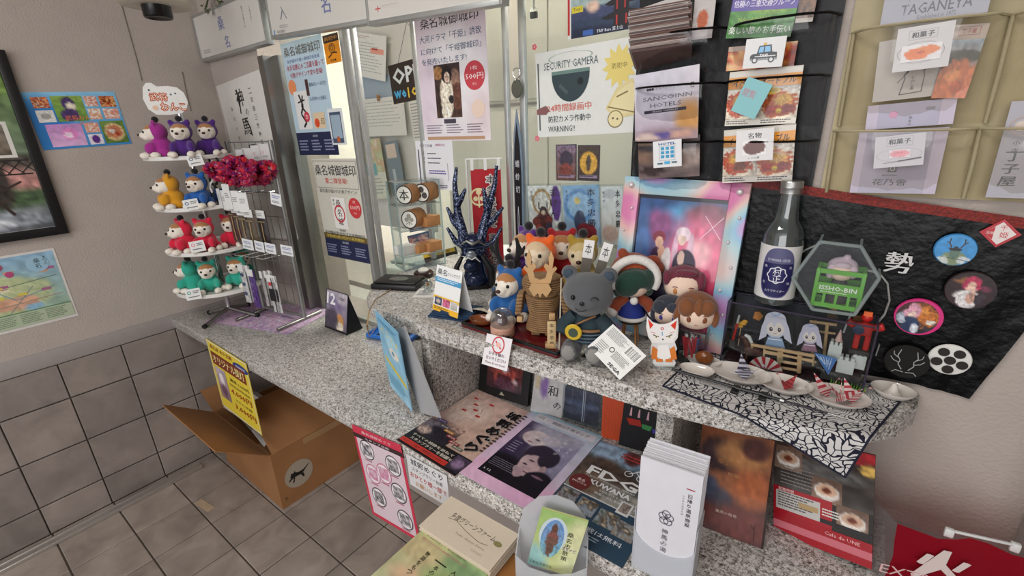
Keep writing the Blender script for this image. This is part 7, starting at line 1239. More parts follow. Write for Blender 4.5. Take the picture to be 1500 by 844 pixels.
for i in range(8): MB().tube([(W * (.1 + .115 * i), .004 * math.sin(a) + .001, -.001 + .004 * math.cos(a)) for a in [2 * PI * j / 10 for j in range(10)]], .0005, 5, closed=True).obj('wire_ring', mat('ink_black'), t)
# blue tray
p = onz(568, 490, ZC); BT = mat('tray_blue', '2c6cc0', .35); t = T('blue_tray', 'shallow bright blue tray on the lower counter behind the light blue sign', 'tray', (p.x + .03, p.y + .02, ZL), .25)
MB().box((0, 0, .003), (.19, .13, .006), bev=.002).obj('tray_base', BT, t); MB().box((.0, 0, .0068), (.13, .085, .0016)).obj('dark_pad', mat('pad_navy', '1c2438', .8), t, smooth=0)
for x, y, sx, sy in ((0, -.065, .19, .008), (0, .065, .19, .008), (-.095, 0, .008, .13), (.095, 0, .008, .13)): MB().box((x, y, .010), (sx, sy, .016), bev=.003).obj('rim', BT, t)
# light blue sign standing before the counter end
S1, S2, S3 = onz(545, 453, ZT + .006), onz(578, 477, ZT + .006), onz(611, 613, ZL); ns = (S3 - S1).cross(S2 - S1).normalized()
if ns.dot(O3 - S1) < 0: ns = -ns
mx, W, H = quad_on([(545, 453), (579, 477), (611, 612), (580, 568)], S1, ns); mx.translation += ns * .004; t = T('easel_sign', 'light blue laminated sign with yellow lettering standing at the left end of the upper counter', 'sign', mw=mx)
MB().box((W / 2, -H / 2, -.0006), (W, H, .0012)).obj('sheet', PAPER('86b8d4'), t, smooth=0); k = Ink(W, H, .0004); k.photo(0.02, .02, .98, .98, picture('7cb4d4', '98c4d8', [(.6, .3, .3, .16, 'a4d0e0', .4), (.4, .75, .4, .2, '84bcd4', .5)], .08), n=14)
k.text('ようこそ', .5, .2, .09, 'e8d060', w=.74, bold=.04, rot=-.2).poly([(.1, .52), (.95, .66), (.95, .72), (.1, .58)], 'd8c040').lines(.1, .06, .9, .12, 2, '3c7ca0', 1).lines(.1, .75, .9, .92, 5, '5c94b4', 2).circ(.6, .38, .2, 'e8e0d0', ry=.06).circ(.56, .38, .06, '5c94b4', ry=.03); k.obj(t)
mb_, Wb, Hb = quad_on([(579, 480), (608, 494), (628, 594), (606, 603)], S1 - ns * .02, ns); sb_ = slab(Wb, Hb, .003).obj('grey_back_stand', mat('grey_board', 'a8a8aa', .6), t, smooth=0); sb_.matrix_basis = mx.inverted() @ mb_
# posters lying flat
def flat_poster(label, c4, dz, base, cat='poster', name='flat_poster', th=.0005):
    fit = frame_of(*[onz(x, y, ZC + dz) for x, y in c4], NU); return poster(name, label, cat, fit, base, th=th, off=.0)
t, k = flat_poster('castle town map poster with red and black lettering lying flat on the lower counter', [(700, 571), (782, 607), (666, 699), (580, 645)], .001, 'cdb0a4')
k.photo(0, 0, 1, 1, picture('d4b4a8', 'c4a498', [(.3, .35, .3, .2, 'dcc4b8', .5), (.7, .6, .4, .2, 'c8a898', .6)], .12, 18), n=26)
for i in range(18): a = random.uniform(0, 6.3); x, y = random.uniform(.1, .6), random.uniform(.1, .4); k.line([(x, y), (x + .14 * math.cos(a), y + .1 * math.sin(a))], .004, 'a88a80')
for x, y in [(.12, .12), (.22, .2), (.4, .12), (.3, .27), (.42, .33), (.18, .33)]: k.rect(x, y, x + .07, y + .022, 'b8302c')
k.poly([(0, .80), (1, .80), (1, 1), (0, 1)], '1a1618').photo(0, .56, .55, .82, picture('b49488', '1e1a20', [(.3, .4, .3, .3, '6c6470', .4), (.6, .7, .4, .4, '24202c', .4), (.2, .75, .2, .2, 'a08c84', .4)], .4, 16), n=24)
for x, y, c_ in [(.08, .58, '5c4c9c'), (.2, .63, '4c4454'), (.32, .66, 'b87c2c'), (.42, .70, '8a3038'), (.52, .74, '8a3038'), (.62, .77, '5c6454')]: k.rect(x, y - .02, x + .16, y + .01, c_).text('桑名城', x + .08, y - .005, .016, 'e8e0d8', w=.12)
k.vtext('城郭めぐり', .83, .15, .11, '1c1618', step=.135, bold=.05, w=.18, out=('efe6e0', .08)).lines(.93, .08, .99, .7, 16, '3a3034', 4).text('すべての城跡を訪ねて', .42, .855, .03, 'e8e0d0', w=.7, bold=.03).text('スタンプラリーを制覇せよ!', .5, .90, .035, 'e8e0d0', w=.8, bold=.03).rect(.02, .93, .8, .98, 'c83428').text('ポイントを集めて豪華賞品を目指そう', .42, .955, .03, '1a1618', w=.72)
k.photo(.8, .82, 1, .98, picture('4a3c54', '2c2430', [(.5, .5, .4, .3, '8a7090', .4)], .3), n=8); k.obj(t)
t, k = flat_poster('film poster of two faces on a pale cherry-blossom sheet lying on the lower counter', [(785, 600), (883, 641), (785, 753), (668, 692)], .0025, 'cfc6d4')
k.photo(0, 0, 1, 1, picture('b4c4d4', 'd8b8d0', [(.0, .6, .3, .5, 'dcc0d8', .5), (.9, .95, .4, .2, 'd8a8c8', .5), (.2, .9, .3, .15, 'e0b4d0', .4, 3), (.5, .02, .6, .06, 'a4c4d4', .5)], .06, 14), n=20).rect(.12, .03, .95, .12, 'd4d0d8').text('映画ロケ地マップ', .62, .075, .04, '4a4450', w=.5, bold=.02).rect(.14, .045, .28, .1, 'e0dce0').lines(.15, .05, .27, .095, 3, '8a8490')
k.photo(.13, .15, .89, .89, picture('6c607c', '14101c', [(.85, .15, .6, .35, 'b4b0c4', .6), (.95, .42, .4, .3, '8c88a4', .6), (.1, .45, .2, .4, '3a2e4c', .5), (.2, .9, .5, .25, '0e0a14', .4), (.5, .10, .40, .13, 'a09cac', .35), (.12, .24, .10, .12, '5c5068', .3), (.31, .25, .22, .13, 'ccbcbe', .12, .3), (.16, .27, .05, .05, 'c4b0b2', .2), (.36, .27, .05, .012, '5a4a58', .4), (.28, .335, .05, .012, '9c7078', .4), (.55, .20, .16, .08, 'b8b0bc', .3),
    (.60, .47, .25, .17, '2c2034', .12, .4), (.60, .65, .20, .17, 'b89ca0', .10, .3), (.46, .76, .06, .05, 'b89ca0', .2), (.52, .80, .08, .07, 'a88c94', .2), (.74, .47, .15, .14, '2a2032', .15, .4), (.45, .60, .06, .08, 'c0a6a8', .2), (.78, .64, .045, .06, 'a88c90', .12), (.50, .66, .04, .012, '2c2030', .3), (.55, .585, .05, .010, '33263a', .3), (.60, .76, .04, .010, '6c4850', .3), (.85, .82, .22, .16, '16121e', .15), (.78, .97, .4, .12, '120e18', .15), (.80, .76, .1, .015, '7c5a68', .3)], .08, 10, 2), n=80)
k.vtext('あの人が', .70, .26, .03, 'd8d4dc', step=.05).vtext('消えた', .80, .3, .03, 'd8d4dc', step=.05).lines(.18, .45, .3, .6, 5, '9a90a8', 3, .3).lines(.16, .70, .5, .80, 5, '7c7488', 4, .3).text('3.12', .22, .85, .02, 'e0dce4', w=.1); k.obj(t)
t, k = flat_poster('cycling race poster with large white letters lying flat beside the white leaflet box', [(873, 642), (992, 690), (913, 833), (790, 765)], .001, '4a5868')
k.photo(0, 0, 1, 1, picture('5c7484', '3a4450', [(.25, .12, .35, .12, '8aa4bc', .4), (.5, .06, .12, .1, '5c3434', .3), (.3, .35, .5, .16, '4c4038', .4, 2), (.5, .55, .6, .14, '8a8880', .4), (.2, .5, .2, .12, '6c5a4c', .3)], .3, 14), n=30).rect(0, .60, 1, .61, 'd8d8d8').rect(0, .61, 1, 1, '2c4458').lines(.35, .05, .9, .12, 2, 'b84440', 2)
k.text('FDG', .43, .36, .10, 'e8e8e8', w=.62, bold=.03).text('FUJIGO DOWNHILL GAMES', .44, .425, .018, 'dcdce0', w=.6).text('in KUWANA', .42, .47, .05, 'e8e8ec', w=.6, bold=.03).ring(.55, .245, .05, .2, 'e8e8e8').ring(.70, .25, .05, .2, 'e8e8e8').line([(.55, .245), (.62, .20), (.70, .25)], .012, 'e8e8e8').line([(.61, .2), (.66, .17)], .02, 'e8e8e8').circ(.14, .52, .13, '6c2c2c').text('桑名', .14, .5, .03, 'f0dcd8').text('BMXバトル', .14, .53, .02, 'f0dcd8', w=.18)
k.text('2023.11.26(日)', .6, .52, .025, 'e0e0e4', w=.44).text('神馬の湯駐車場特設会場', .6, .555, .025, 'e0e0e4', w=.5)
for i, (x, y) in enumerate([(.02, .62), (.27, .64), (.52, .66), (.74, .68)]): k.photo(x, y, x + .22, y + .14, speckle([['5c2c24', '7c8ca0', '3c4c34', '8a7c6c'][i], '9aa4ac', '4a4038', 'c8b8a0'], 4, i), n=10)
k.rect(.66, .52, .80, .64, 'd8d8d8').photo(.68, .53, .78, .62, speckle(['7c6c64', 'a89c94', '4c4440'], 4, 4), n=6).text('大会の観戦は無料', .5, .87, .04, 'e0e8f0', w=.8).lines(.08, .91, .8, .95, 2, '9ab0c4', 5); k.obj(t)
# standing things against the back panel
def stand(label, name, cat, bl, br_, tl, tr, tilt, base, th=.003, z=ZL, m=None):
    fit = leaning(bl, br_, z, tilt, tl, tr); mx, W, H = fit; t = T(name, label, cat, mw=mx); slab(W, H, th).obj('board' if th > .002 else 'sheet', m or PAPER(base), t, smooth=0); return t, Ink(W, H)
BKF = mat('black_frame')
t, k = stand('black framed dark red shrine picture leaning under the upper counter', 'shrine_picture', 'picture frame', (699, 571), (773, 598), (706, 528), (777, 540), .28, '171517', .012, m=BKF)
k.photo(.16, .04, .86, .74, picture('6c3430', '3c2430', [(.5, .3, .4, .1, 'a44c44', .3), (.25, .5, .06, .4, 'a04840', .2), (.75, .5, .06, .4, 'a04840', .2), (.5, .15, .12, .12, 'b4a8b0', .3), (.8, .6, .08, .12, 'b8a0a0', .3), (.5, .75, .3, .2, '5a3444', .4)], .3, 14), n=22).poly([(.48, .8), (.54, .9), (.44, .9)], 'b0a890'); k.obj(t, m=GLOSSY)
t, k = stand('white sheet with purple smear and black brushed strokes behind the shrine picture', 'brushed_sheet', 'paper', (776, 603), (822, 612), (785, 545), (832, 560), .2, 'b8b4b4', .0006); k.photo(0, 0, 1, 1, picture('c0bcbc', 'b4b0b0', [(.35, .3, .12, .3, '7c5c98', .3), (.12, .2, .1, .2, 'b8a888', .4)], .08), n=12).text('和', .62, .35, .26, '1e1a20', w=.3, bold=.03).text('の', .8, .7, .18, '1e1a20', bold=.04); k.obj(t)
t, k = stand('clear upright frame with a grey-blue night picture under the upper counter', 'night_photo', 'picture frame', (820, 612), (879, 632), (828, 565), (884, 578), .18, 'a8a8ac', .008, m=clear_mat('clear_block', 'e8eeee', 2, .05, .12, 'a8acb0')); k.photo(.05, .02, .93, .92, picture('2c3444', '242834', [(.5, .45, .6, .12, '4c5870', .5), (.3, .7, .4, .1, '3a4254', .4), (.6, .2, .4, .2, '363c4c', .6)], .2), n=16).rect(.52, 0, .54, .9, '9aa4b0').rect(.57, 0, .58, .9, 'a8b0b8').rect(.24, .02, .25, .4, '5c6474'); k.obj(t, m=GLOSSY)
t, k = stand('narrow vermilion orange booklet standing beside the clear frame', 'orange_booklet', 'booklet', (880, 640), (913, 648), (884, 575), (917, 580), .12, 'c0441c', .008, m=mat('vermilion_card', 'c4481c', .6, var=.06)); [k.rect(.1 * i, 0, .1 * i + .02, 1, 'b43c18') for i in range(1, 10)]; k.obj(t)
t, k = stand('black picture with red, green and blue glowing drops beside the orange booklet', 'night_picture', 'picture', (905, 652), (966, 668), (917, 578), (974, 596), .1, '120f12', .004, m=mat('ink_black'))
k.poly([(.1, .42), (.45, .40), (.5, .52), (.2, .54)], 'a82c24').poly([(.5, .46), (.75, .46), (.72, .56), (.52, .55)], '3c8c4c').poly([(.76, .5), (.98, .5), (.95, .58), (.78, .58)], '3c3c9c')
for x in (.2, .4, .62, .86): k.poly([(x - .015, .2), (x + .015, .2), (x + .03, .36), (x - .03, .36)], 'd8a8b0')
k.obj(t, m=GLOSSY)
t, k = stand('tall brown sunset-cloud booklet standing under the right end of the upper counter', 'cloud_booklet', 'booklet', (1032, 772), (1111, 803), (1012, 618), (1146, 648), .1, '5a3424', .006)
k.photo(0, 0, 1, 1, picture('7c4a30', '4a3034', [(.25, .25, .25, .16, '3a2c30', .5, 2), (.6, .2, .35, .14, 'a07048', .6), (.75, .12, .2, .1, '4a2c28', .5, 2), (.4, .5, .3, .1, '8a5840', .6, 2), (.3, .65, .2, .1, '44404e', .5), (.75, .5, .25, .18, 'a05c3c', .6), (.6, .85, .5, .16, '6c3c38', .6), (.15, .55, .15, .1, '40465a', .6)], .12, 10), n=40).text('郷土研究ノート', .58, .30, .05, '94623c', w=.62).text('前編', .5, .40, .035, 'a87850', w=.16).text('薫風の桜島', .45, .78, .03, 'd0b8a8', w=.3).line([(.85, .8), (.86, .96)], .01, '2a1a1a').line([(.85, .85), (.8, .81)], .008, '2a1a1a').rect(.97, 0, 1, 1, '2a1814'); k.obj(t, m=GLOSSY)
t, k = stand('red and black cafe menu leaflet with cup photos at the lower counter right end', 'menu_leaflet', 'leaflet', (1123, 764), (1243, 828), (1146, 645), (1318, 668), .12, '34302e', .003)
k.photo(0, 0, 1, .52, picture('3a2c28', '4a4644', [(.5, .12, .3, .2, '9c5c34', .3, 3), (.85, .08, .2, .14, 'a8242c', .2), (.95, .3, .08, .1, 'd8b05c', .3), (.5, .5, .5, .14, '5c5a58', .5)], .25), n=30)
for x, y, c_ in [(.15, .22, 'b89880'), (.55, .42, 'd8b094'), (.8, .62, 'c8a48c')]: k.photo(x - .14, y - .1, x + .16, y + .12, picture('6a5448', '8a7060', [(.5, .55, .42, .34, 'dcd4cc', .1), (.5, .48, .34, .24, c_, .1), (.5, .5, .15, .12, '6c3424', .4)], .12), n=16)
k.rect(0, .52, .62, .78, 'a41c28').rect(.03, .56, .5, .74, 'c0bcb8').lines(.05, .57, .46, .72, 6, '5a5452', 3).rect(.5, .70, 1, .74, '242024').lines(.52, .60, .72, .68, 3, 'd8d4d0', 6).rect(.0, .78, 1, 1, 'a01a26').rect(.0, .86, 1, .93, 'c86c78').text('Cafe de UNE', .72, .82, .032, 'e0b8b8', w=.34).text('営業時間', .14, .54, .03, 'f0e0dc').rect(.28, .62, .48, .67, 'b09468').lines(.08, .3, .45, .5, 6, '8a8480', 8, .3); k.obj(t, m=GLOSSY)
# ---------------------------------------------------------------- hung on the front edge
yf = .607
t, k = poster('stamp_sheet', 'pink and red laminated stamp rally sheet hung on the lower counter front edge', 'sheet', quad_on([(523, 620), (596, 662), (608, 784), (540, 752)], (0, yf, 0), NF), 'c8344c', th=.0008)
k.rect(.05, .12, .95, .96, 'd8c4cc').rect(0, .075, 1, .12, '3a2428').text('桑名城郭めぐり', .5, .04, .03, 'f0d4d8', w=.6).text('スタンプ台紙', .5, .098, .025, 'e8d8dc', w=.5)
for x, y, c_ in [(.24, .22, '3c3c40'), (.76, .26, '3c3c40'), (.26, .47, 'c86c94'), (.52, .40, 'c86c94'), (.76, .54, '3c3c40'), (.28, .72, '3c3c40'), (.78, .82, '3c3c40')]: k.circ(x, y, .15, 'e8e0e2').ring(x, y, .15, .1, c_).photo(x - .1, y - .062, x + .1, y + .062, speckle([c_, 'd8d0d4', c_, 'c8c0c4'], 5, int(x * 90)), n=8).lines(x - .1, y + .11, x + .1, y + .13, 1, 'b05068')
k.obj(t)
t, k = poster('rally_notice', 'white stamp rally notice hanging under the castle map poster', 'notice', quad_on([(597, 664), (658, 700), (657, 741), (600, 709)], (0, yf + .0015, 0), NF), 'd4d2d2', th=.0006); k.text('城郭めぐり', .5, .16, .2, '3a3a40', w=.8, bold=.02).text('スタンプラリー台紙', .5, .38, .12, '4a4a50', w=.76).text('おひとり様一部で', .5, .60, .17, 'c04848', w=.9, bold=.02).text('お願いします', .5, .84, .15, 'c89048', w=.66); k.obj(t)
t, k = poster('lantern_notice', 'yellow price sheet with red lettering taped to the lower counter front edge', 'notice', quad_on([(296, 496), (365, 533), (381, 637), (333, 594)], (0, yf - .001, 0), NF), 'dcc43c', th=.0008)
k.frame(.02, .01, .98, .99, .012, 'e8e4d4').text('桑名産 本多忠勝', .36, .075, .06, '9c3c24', w=.56, bold=.03).circ(.82, .13, .18, '2c3c7c', ry=.05).text('数量限定', .82, .13, .03, 'e8e8f0', w=.22).rect(.06, .15, .9, .33, '7c3018').text('オリジナル提灯', .48, .24, .12, 'f0e49c', w=.78, bold=.03).photo(.08, .36, .34, .82, picture('b8a8b4', '8a6c70', [(.5, .35, .25, .2, 'e8dce0', .2), (.5, .7, .3, .2, '6c4c5c', .3)], .2), n=10).text('通常 6,600円', .68, .42, .05, '3a2c14', w=.46, bold=.02).text('当商店街特別価格', .66, .50, .035, '5a4a1c', w=.5).text('4,000円', .66, .60, .09, 'a83020', w=.5, bold=.05).text('さらに半額', .68, .71, .04, '5a4a1c', w=.4).text('3,000円', .68, .82, .09, 'a83020', w=.5, bold=.05); k.obj(t)
# ---------------------------------------------------------------- cardboard box under the counter
C = onz(415, 747, 0); Lc = onz(331, 676, 0); Rc = onz(527, 673, 0); u = (Rc - C); v = (Lc - C); hb_ = zat(396, 668, C); ex = u.normalized(); ang = math.atan2(ex.y, ex.x); ey = V((-ex.y, ex.x, 0)); lu = u.length * 1.04; lv = abs(v.dot(ey))
KB = mat('kraft_board', '9a6c44', .8, var=.10, scale=6, bump=.15, bscale=120); KI = mat('kraft_inside', 'a87c54', .85, var=.06)
t = T('cardboard_box', 'open brown cardboard box with cat marks on the tiled floor under the counter', 'box', (C.x, C.y, .0005), ang); th = .005
MB().box((lu / 2, th / 2, hb_ / 2), (lu, th, hb_)).obj('side_wall', KB, t, smooth=0); MB().box((lu / 2, lv - th / 2, hb_ / 2), (lu, th, hb_)).obj('side_wall', KB, t, smooth=0); MB().box((th / 2, lv / 2, hb_ / 2), (th, lv - 2 * th, hb_)).obj('end_wall', KB, t, smooth=0); MB().box((lu - th / 2, lv / 2, hb_ / 2), (th, lv - 2 * th, hb_)).obj('end_wall', KB, t, smooth=0); MB().box((lu / 2, lv / 2, .004), (lu - .012, lv - .012, .004)).obj('bottom', KI, t, smooth=0)
def flap(name, o_, w_, l, axis, a):
    me = MB().box((w_ / 2, l / 2, 0), (w_, l, .004)).mesh(name, smooth=0); me.materials.append(KB); f = link(name, me, t); f.matrix_basis = M.Translation(o_) @ M.Rotation(axis, 4, 'Z') @ M.Rotation(a, 4, 'X'); return f
flap('flap', (0, lv, hb_), lv, .22, PI / 2, 0).matrix_basis = M.Translation((0, 0, hb_)) @ M.Rotation(PI / 2, 4, 'Z') @ M.Rotation(math.radians(38), 4, 'X')
flap('flap', (lu * .02, 0, hb_), lu * .96, lv * .44, 0, math.radians(52))
flap('flap', (lu * .0, lv, hb_ + .002), lu * .36, .13, 0, math.radians(35))
CATP = [(-.9, -.30), (-.62, -.18), (-.30, -.12), (.10, -.16), (.40, -.05), (.95, .34), (.98, .40), (.42, .14), (.20, .12), (-.1, .14), (-.26, .24), (-.30, .40), (-.40, .28), (-.52, .26), (-.62, .36), (-.66, .16), (-.78, .02), (-.66, -.02), (-.88, -.16)]
CATB = [(.10, -.14), (.28, -.48), (.40, -.46), (.34, -.10)]
def catmark(w_, h_, flip=1):
    k = Ink(w_, h_); k.circ(.5, .5, .5, 'a89c8c').poly([(.5 + flip * x * .42, .5 - y * .62) for x, y in CATP], '17130f').poly([(.5 + flip * x * .42, .5 - y * .62) for x, y in CATB], '17130f').poly([(.5 + flip * x * .42, .5 - y * .62) for x, y in [(-.5, -.16), (-.62, -.5), (-.5, -.52), (-.36, -.14)]], '17130f'); return k
o = catmark(.125, .095).obj(t, 'cat_mark'); o.rotation_euler = (PI / 2, 0, 0); o.location = (lu * .08, -.0006, hb_ * .62)
o = catmark(.10, .075).obj(t, 'cat_mark'); o.matrix_basis = M.Translation((-.0006, lv * .86, hb_ * .72)) @ M.Rotation(-PI / 2, 4, 'Z') @ M.Rotation(PI / 2, 4, 'X')
MB().box((lu * .6, lv * .0 - .0006, hb_ * .93), (lu * .5, .0012, .03)).obj('tape_strip', mat('parcel_tape', 'a8845c', .25), t, smooth=0); k = Ink(.02, .02); k.text('↑', .5, .5, .8, '3a2c20'); o = k.obj(t); o.rotation_euler = (PI / 2, 0, 0); o.location = (.012, -.0006, .05)
tg = T('crumpled_paper', 'white packing paper sticking out of the open cardboard box', 'paper', (C.x, C.y, 0), ang); b = MB(); b.sheet([[V((lu * (.06 + .1 * i), lv * (.2 + .17 * j), hb_ - .02 + .05 * math.sin(i * 1.7 + j) * .5 + .02 * j)) for j in range(5)] for i in range(5)]); b.obj('sheet', PAPER('cfccca'), tg, smooth=0)
tg.location.z = .0
tp = onz(300, 741, .0); t = T('tape_scrap', 'short beige scrap of tape stuck to the floor tiles', 'tape', (tp.x, tp.y, .0008), .05); MB().box((0, 0, .0004), (.105, .030, .0008), (0, 0, .08)).obj('strip', mat('beige_tape', 'b09a80', .7, var=.1), t, smooth=0)
# ---------------------------------------------------------------- display table with booklets, holders
zt_ = .655; t = T('display_table', 'orange-brown wooden display table in front of the lower counter', 'table', (-.415, .425, 0)); WT = mat('honey_wood', '9c6a38', .45, var=.2, scale=12)
MB().box((0, 0, zt_ - .012), (.40, .30, .024), bev=.003).obj('table_top', WT, t)
for x in (-.17, .17):
    for y in (-.125, .125): MB().box((x, y, (zt_ - .024) / 2), (.035, .035, zt_ - .024)).obj('leg', WT, t, smooth=0)
def booklet_stack(label, c4, z0, h, base, n, group, cat='booklet'):
    mx, W, H = frame_of(*[onz(x, y, z0 + h) for x, y in c4], NU); tk = None
    for i in range(n):
        z = z0 + h * (i + 1) / n; m2 = mx.copy(); m2.translation.z = z; m2 = m2 @ M.Translation((.0012 * math.sin(i * 2.1), .0012 * math.cos(i * 1.7), 0))
        t = T('booklet', label[0] if i == n - 1 else label[1] % ORD[i], cat, mw=m2, group=group); slab(W, H, h / n * .93).obj('sheet', PAPER(base if i % 2 else {'d6c8b4': 'd0c2ae', '9cae5c': 'c8cc9c'}.get(base, base)), t, smooth=0)
    return t, Ink(W, H)
t, k = booklet_stack(('beige farm booklet with brown handwriting, topmost of the beige stack', 'beige booklet, %s from the bottom of the beige stack'), [(661, 724), (757, 783), (722, 836), (614, 772)], zt_ + .0005, .030, 'd6c8b4', 10, 'beige booklets on the display table')
k.text('多度グリーンファーム', .52, .38, .15, '4a3828', w=.62).line([(.2, .5), (.3, .46), (.5, .56), (.7, .62), (.8, .58)], .006, '7c6c54').text('Tado Green Farm', .6, .7, .05, 'a8967c', w=.4).circ(.88, .44, .05, '8a8454', ry=.06).lines(.68, .82, .86, .87, 2, 'b0a088', 2, .3); k.obj(t)
t, k = booklet_stack(('green leaflet with bold vertical lettering, topmost of the green stack', 'green leaflet, %s from the bottom of the green stack'), [(622, 772), (716, 842), (640, 930), (540, 850)], zt_ + .0005, .018, '9cae5c', 6, 'green leaflets on the display table')
k.photo(0, 0, 1, 1, picture('b4b884', 'b8b890', [(.2, .3, .3, .2, 'c4b488', .5), (.8, .2, .3, .2, '84a070', .5), (.5, .7, .4, .2, 'c8a888', .5), (.7, .5, .3, .2, '98a870', .5)], .12), n=18).text('東海農政局より 第78回植樹祭', .4, .05, .035, '3a4424', w=.6).text('桑名市で行われた植樹祭の記念誌です', .42, .12, .03, 'c05078', w=.66).vtext('人はだれでも', .70, .28, .07, '1f2414', step=.085, bold=.03).vtext('一本の木', .50, .28, .07, '1f2414', step=.085, bold=.03).vtext('物語をもつ', .30, .28, .07, '1f2414', step=.085, bold=.03); k.obj(t)
FR = clear_mat('frosted_plastic', 'f0f2f4', 1.0, .3, .55, 'eceef2')
def holder(label, bl, br_, z0, hgt, wtop, dep, cut):
    a, b_ = onz(*bl, z0), onz(*br_, z0); ux = (b_ - a).normalized(); ang = math.atan2(ux.y, ux.x); w_ = (b_ - a).length
    t = T('leaflet_holder', label, 'holder', (a.x, a.y, z0), ang); return t, w_, a, ang
a = onz(757, 850, zt_); b_ = onz(858, 862, zt_); t, w_, a, ang = holder('frosted plastic leaflet holder with a rounded back on the display table', (757, 862), (858, 878), zt_, .2, .1, .05, 0)
n_pl = V((math.sin(ang), -math.cos(ang), 0)); dep = .045
def top_at(px, py, off): 
    p = onp(px, py, a - n_pl * off, n_pl); return p.z - zt_
hbk = top_at(820, 726, dep); hfr = hbk * .42
pts = [(0, 0), (w_, 0), (w_, hbk * .55), (w_ * .96, hbk * .78), (w_ * .78, hbk * .95), (w_ * .55, hbk), (w_ * .3, hbk * .96), (w_ * .08, hbk * .8), (0, hbk * .6)]
RX = M.Rotation(PI / 2, 4, 'X'); MB().prism(pts, -.001, .001, M.Translation((0, dep, 0)) @ RX).obj('back_panel', FR, t, smooth=0)
MB().prism([(0, 0), (w_, 0), (w_, hbk * .40), (w_ * .8, hbk * .30), (w_ * .5, hbk * .25), (w_ * .2, hbk * .30), (0, hbk * .44)], -.001, .001, RX).obj('front_panel', FR, t, smooth=0)
for x in (0, w_): MB().prism([(0, 0), (dep, 0), (dep, hbk * .55), (0, hbk * .42)], -.001, .001, M.Translation((x, 0, 0)) @ M(((0, 0, 1, 0), (1, 0, 0, 0), (0, 1, 0, 0), (0, 0, 0, 1)))).obj('side_panel', FR, t, smooth=0)
MB().box((w_ / 2, dep / 2, .002), (w_, dep, .002)).obj('holder_base', FR, t, smooth=0)
pm = quad_on([(797, 738), (861, 765), (836, 838), (771, 825)], a - n_pl * (dep * .62), n_pl); tl, k = poster('area_leaflet', 'green and yellow leaflet with a brown warrior statue in the frosted holder', 'leaflet', pm, 'c8d08c', th=.004)
k.photo(0, 0, 1, 1, picture('98bc70', 'd0d094', [(.9, .5, .3, .5, 'd4d8a8', .5), (.0, .9, .4, .3, '98c4c0', .5)], .06), n=14).circ(.38, .38, .30, 'c8d8e0', ry=.30).photo(.14, .12, .62, .78, picture('5c8cc8', '7cacb8', [(.5, .3, .5, .3, '7498c4', .4, 3), (.5, .55, .28, .40, '74564c', .12, 2), (.5, .2, .14, .1, '64483e', .2), (.5, .38, .26, .07, '84504a', .3), (.5, .75, .2, .14, '6a5046', .2)], .2, 14), n=24, shape='disc').vtext('桑名市', .74, .30, .08, '3a3c2c', step=.1, bold=.02).vtext('散策', .74, .62, .08, '3a3c2c', step=.1).text('まちナビ', .8, .55, .06, '5c3c9c', w=.3).text('くわなスタイル', .3, .93, .05, '3a5c2c', w=.5); k.obj(tl)
# tall white leaflet box
a = onz(925, 829, ZL); b_ = onz(1008, 868, ZL); ux = (b_ - a).normalized(); ang = math.atan2(ux.y, ux.x); w_ = .102; dep = .055; n_pl = V((math.sin(ang), -math.cos(ang), 0)); hB = onp(938, 671, a, n_pl).z - ZL
t = T('leaflet_holder', 'clear holder filled with tall white spa leaflets on the lower counter', 'holder', (a.x, a.y, ZL), ang)
for x in (0, w_): MB().box((x, dep / 2, hB * .28), (.0015, dep, hB * .56)).obj('side_panel', FR, t, smooth=0)
MB().prism([(0, 0), (w_, 0), (w_, hB * .40)] + [(w_ / 2 + w_ / 2 * math.cos(q), hB * (.40 - .16 * math.sin(q))) for q in [PI * i / 12 for i in range(13)]][1:], -.0008, .0008, RX).obj('front_panel', FR, t, smooth=0); MB().box((w_ / 2, dep / 2, .0015), (w_, dep, .002)).obj('holder_base', FR, t, smooth=0)
N_ = 16
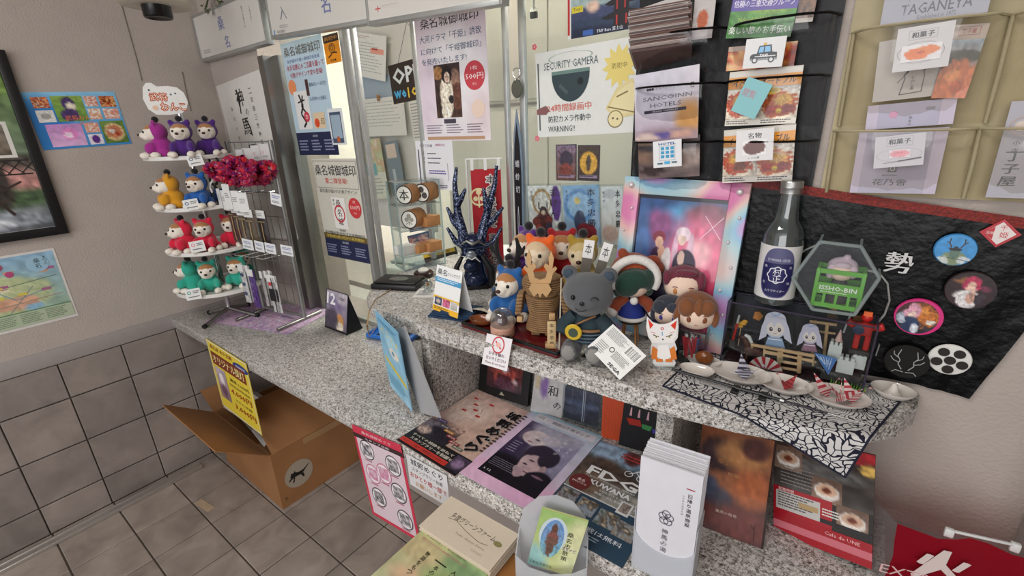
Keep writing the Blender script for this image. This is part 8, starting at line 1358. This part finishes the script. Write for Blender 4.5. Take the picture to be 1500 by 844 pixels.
for i in range(N_):
    y = .003 + (dep - .008) * i / (N_ - 1); hh = hB * (1.0 if i == 0 else .985 + .03 * (i / N_) + .006 * math.sin(i * 2.2)); 
    l = T('spa_leaflet', 'white spa leaflet with vertical lettering at the front of the tall holder' if i == 0 else 'white spa leaflet, %s from the front in the tall holder' % ORD[i], 'leaflet', V((a.x, a.y, ZL + .003)) - n_pl * y, ang, 'white spa leaflets in the tall holder')
    MB().box((w_ / 2 + .0008 * math.sin(i * 3), 0, hh / 2), (w_ - .004, .0022, hh)).obj('sheet', PAPER('e4e4e8' if i % 3 else 'd8d8de'), l, smooth=0)
    if i == 0:
        k = Ink(w_ - .004, hh); k.rect(.77, .13, .90, .138, 'a83040').vtext('日帰り温泉施設', .84, .19, .032, '3a3a40', step=.040, bold=.01).vtext('心も体も温まる湯', .74, .2, .014, '8a8a90', step=.022)
        for q in range(5): k.ring(.50 + .055 * math.cos(q * 1.257 - 1.57), .44 + .034 * math.sin(q * 1.257 - 1.57), .075, .16, '4a4a54')
        k.vtext('神馬の湯', .50, .56, .042, '5a5a62', step=.056); o = k.obj(l); o.rotation_euler = (PI / 2, 0, 0); o.location = (.002, -.0012, hh)
# red and clear carrier bag at the right
a = ony(1268, 800, .93); c_ = ony(1330, 782, .93); t = T('carrier_bag', 'red and clear plastic carrier bag with pale lettering hanging by the lower counter end', 'bag', (.225, .90, 0)); REDP = clear_mat('red_film', 'e05058', 1.6, .15, .70, 'b01c30'); CLF = clear_mat('milky_film', 'f0f0f0', 1.6, .15, .25, 'c0c0c0')
zt2 = onp(1345, 792, (0, .86, 0), V((0, -1, 0))).z + .03
def wav(p, s_): return p + V((.004 * math.sin(p.z * 40 + p.x * 60), .005 * math.sin(p.x * 50 + p.z * 30 + s_), .004 * math.sin(p.x * 70)))
def panel(name, x0, y0, x1, y1, m, zt2=zt2): MB().sheet([[wav(V((x0 + (x1 - x0) * i / 10 - .225, y0 + (y1 - y0) * i / 10 - .90, zt2 - .42 * j / 12)), 0) for i in range(11)] for j in range(13)]).obj(name, m, t, smooth=180)
panel('front_film', .150, .84, .375, .90, REDP); panel('side_film', .150, .84, .105, .905, CLF); panel('back_film', .105, .912, .375, .958, CLF, zt2 - .035)
HW = mat('white_plastic'); xh0, xh1 = .212, .290
for x in (xh0, xh1): MB().box((x - .225, -.90 + .849 + (x - .15) * .27, zt2 + .002), (.012, .008, .016), bev=.002).obj('handle_clip', HW, t)
MB().box(((xh0 + xh1) / 2 - .225, -.90 + .848 + ((xh0 + xh1) / 2 - .15) * .27, zt2 + .007), (xh1 - xh0, .004, .004), (0, 0, .26), bev=.001).obj('handle_bar', HW, t)
k = Ink(.22, .2); k.text('火', .30, .26, .34, 'dccac6', bold=.06).text('EXTRA', .16, .42, .09, 'd8b0b0', w=.42).text('火祭', .82, .5, .3, 'dccac6', bold=.05); o = k.obj(t); o.matrix_basis = M.Translation((.150 - .225, .84 - .90 - .011, zt2 + .0)) @ M.Rotation(math.atan2(.06, .225), 4, 'Z') @ M.Rotation(PI / 2, 4, 'X')
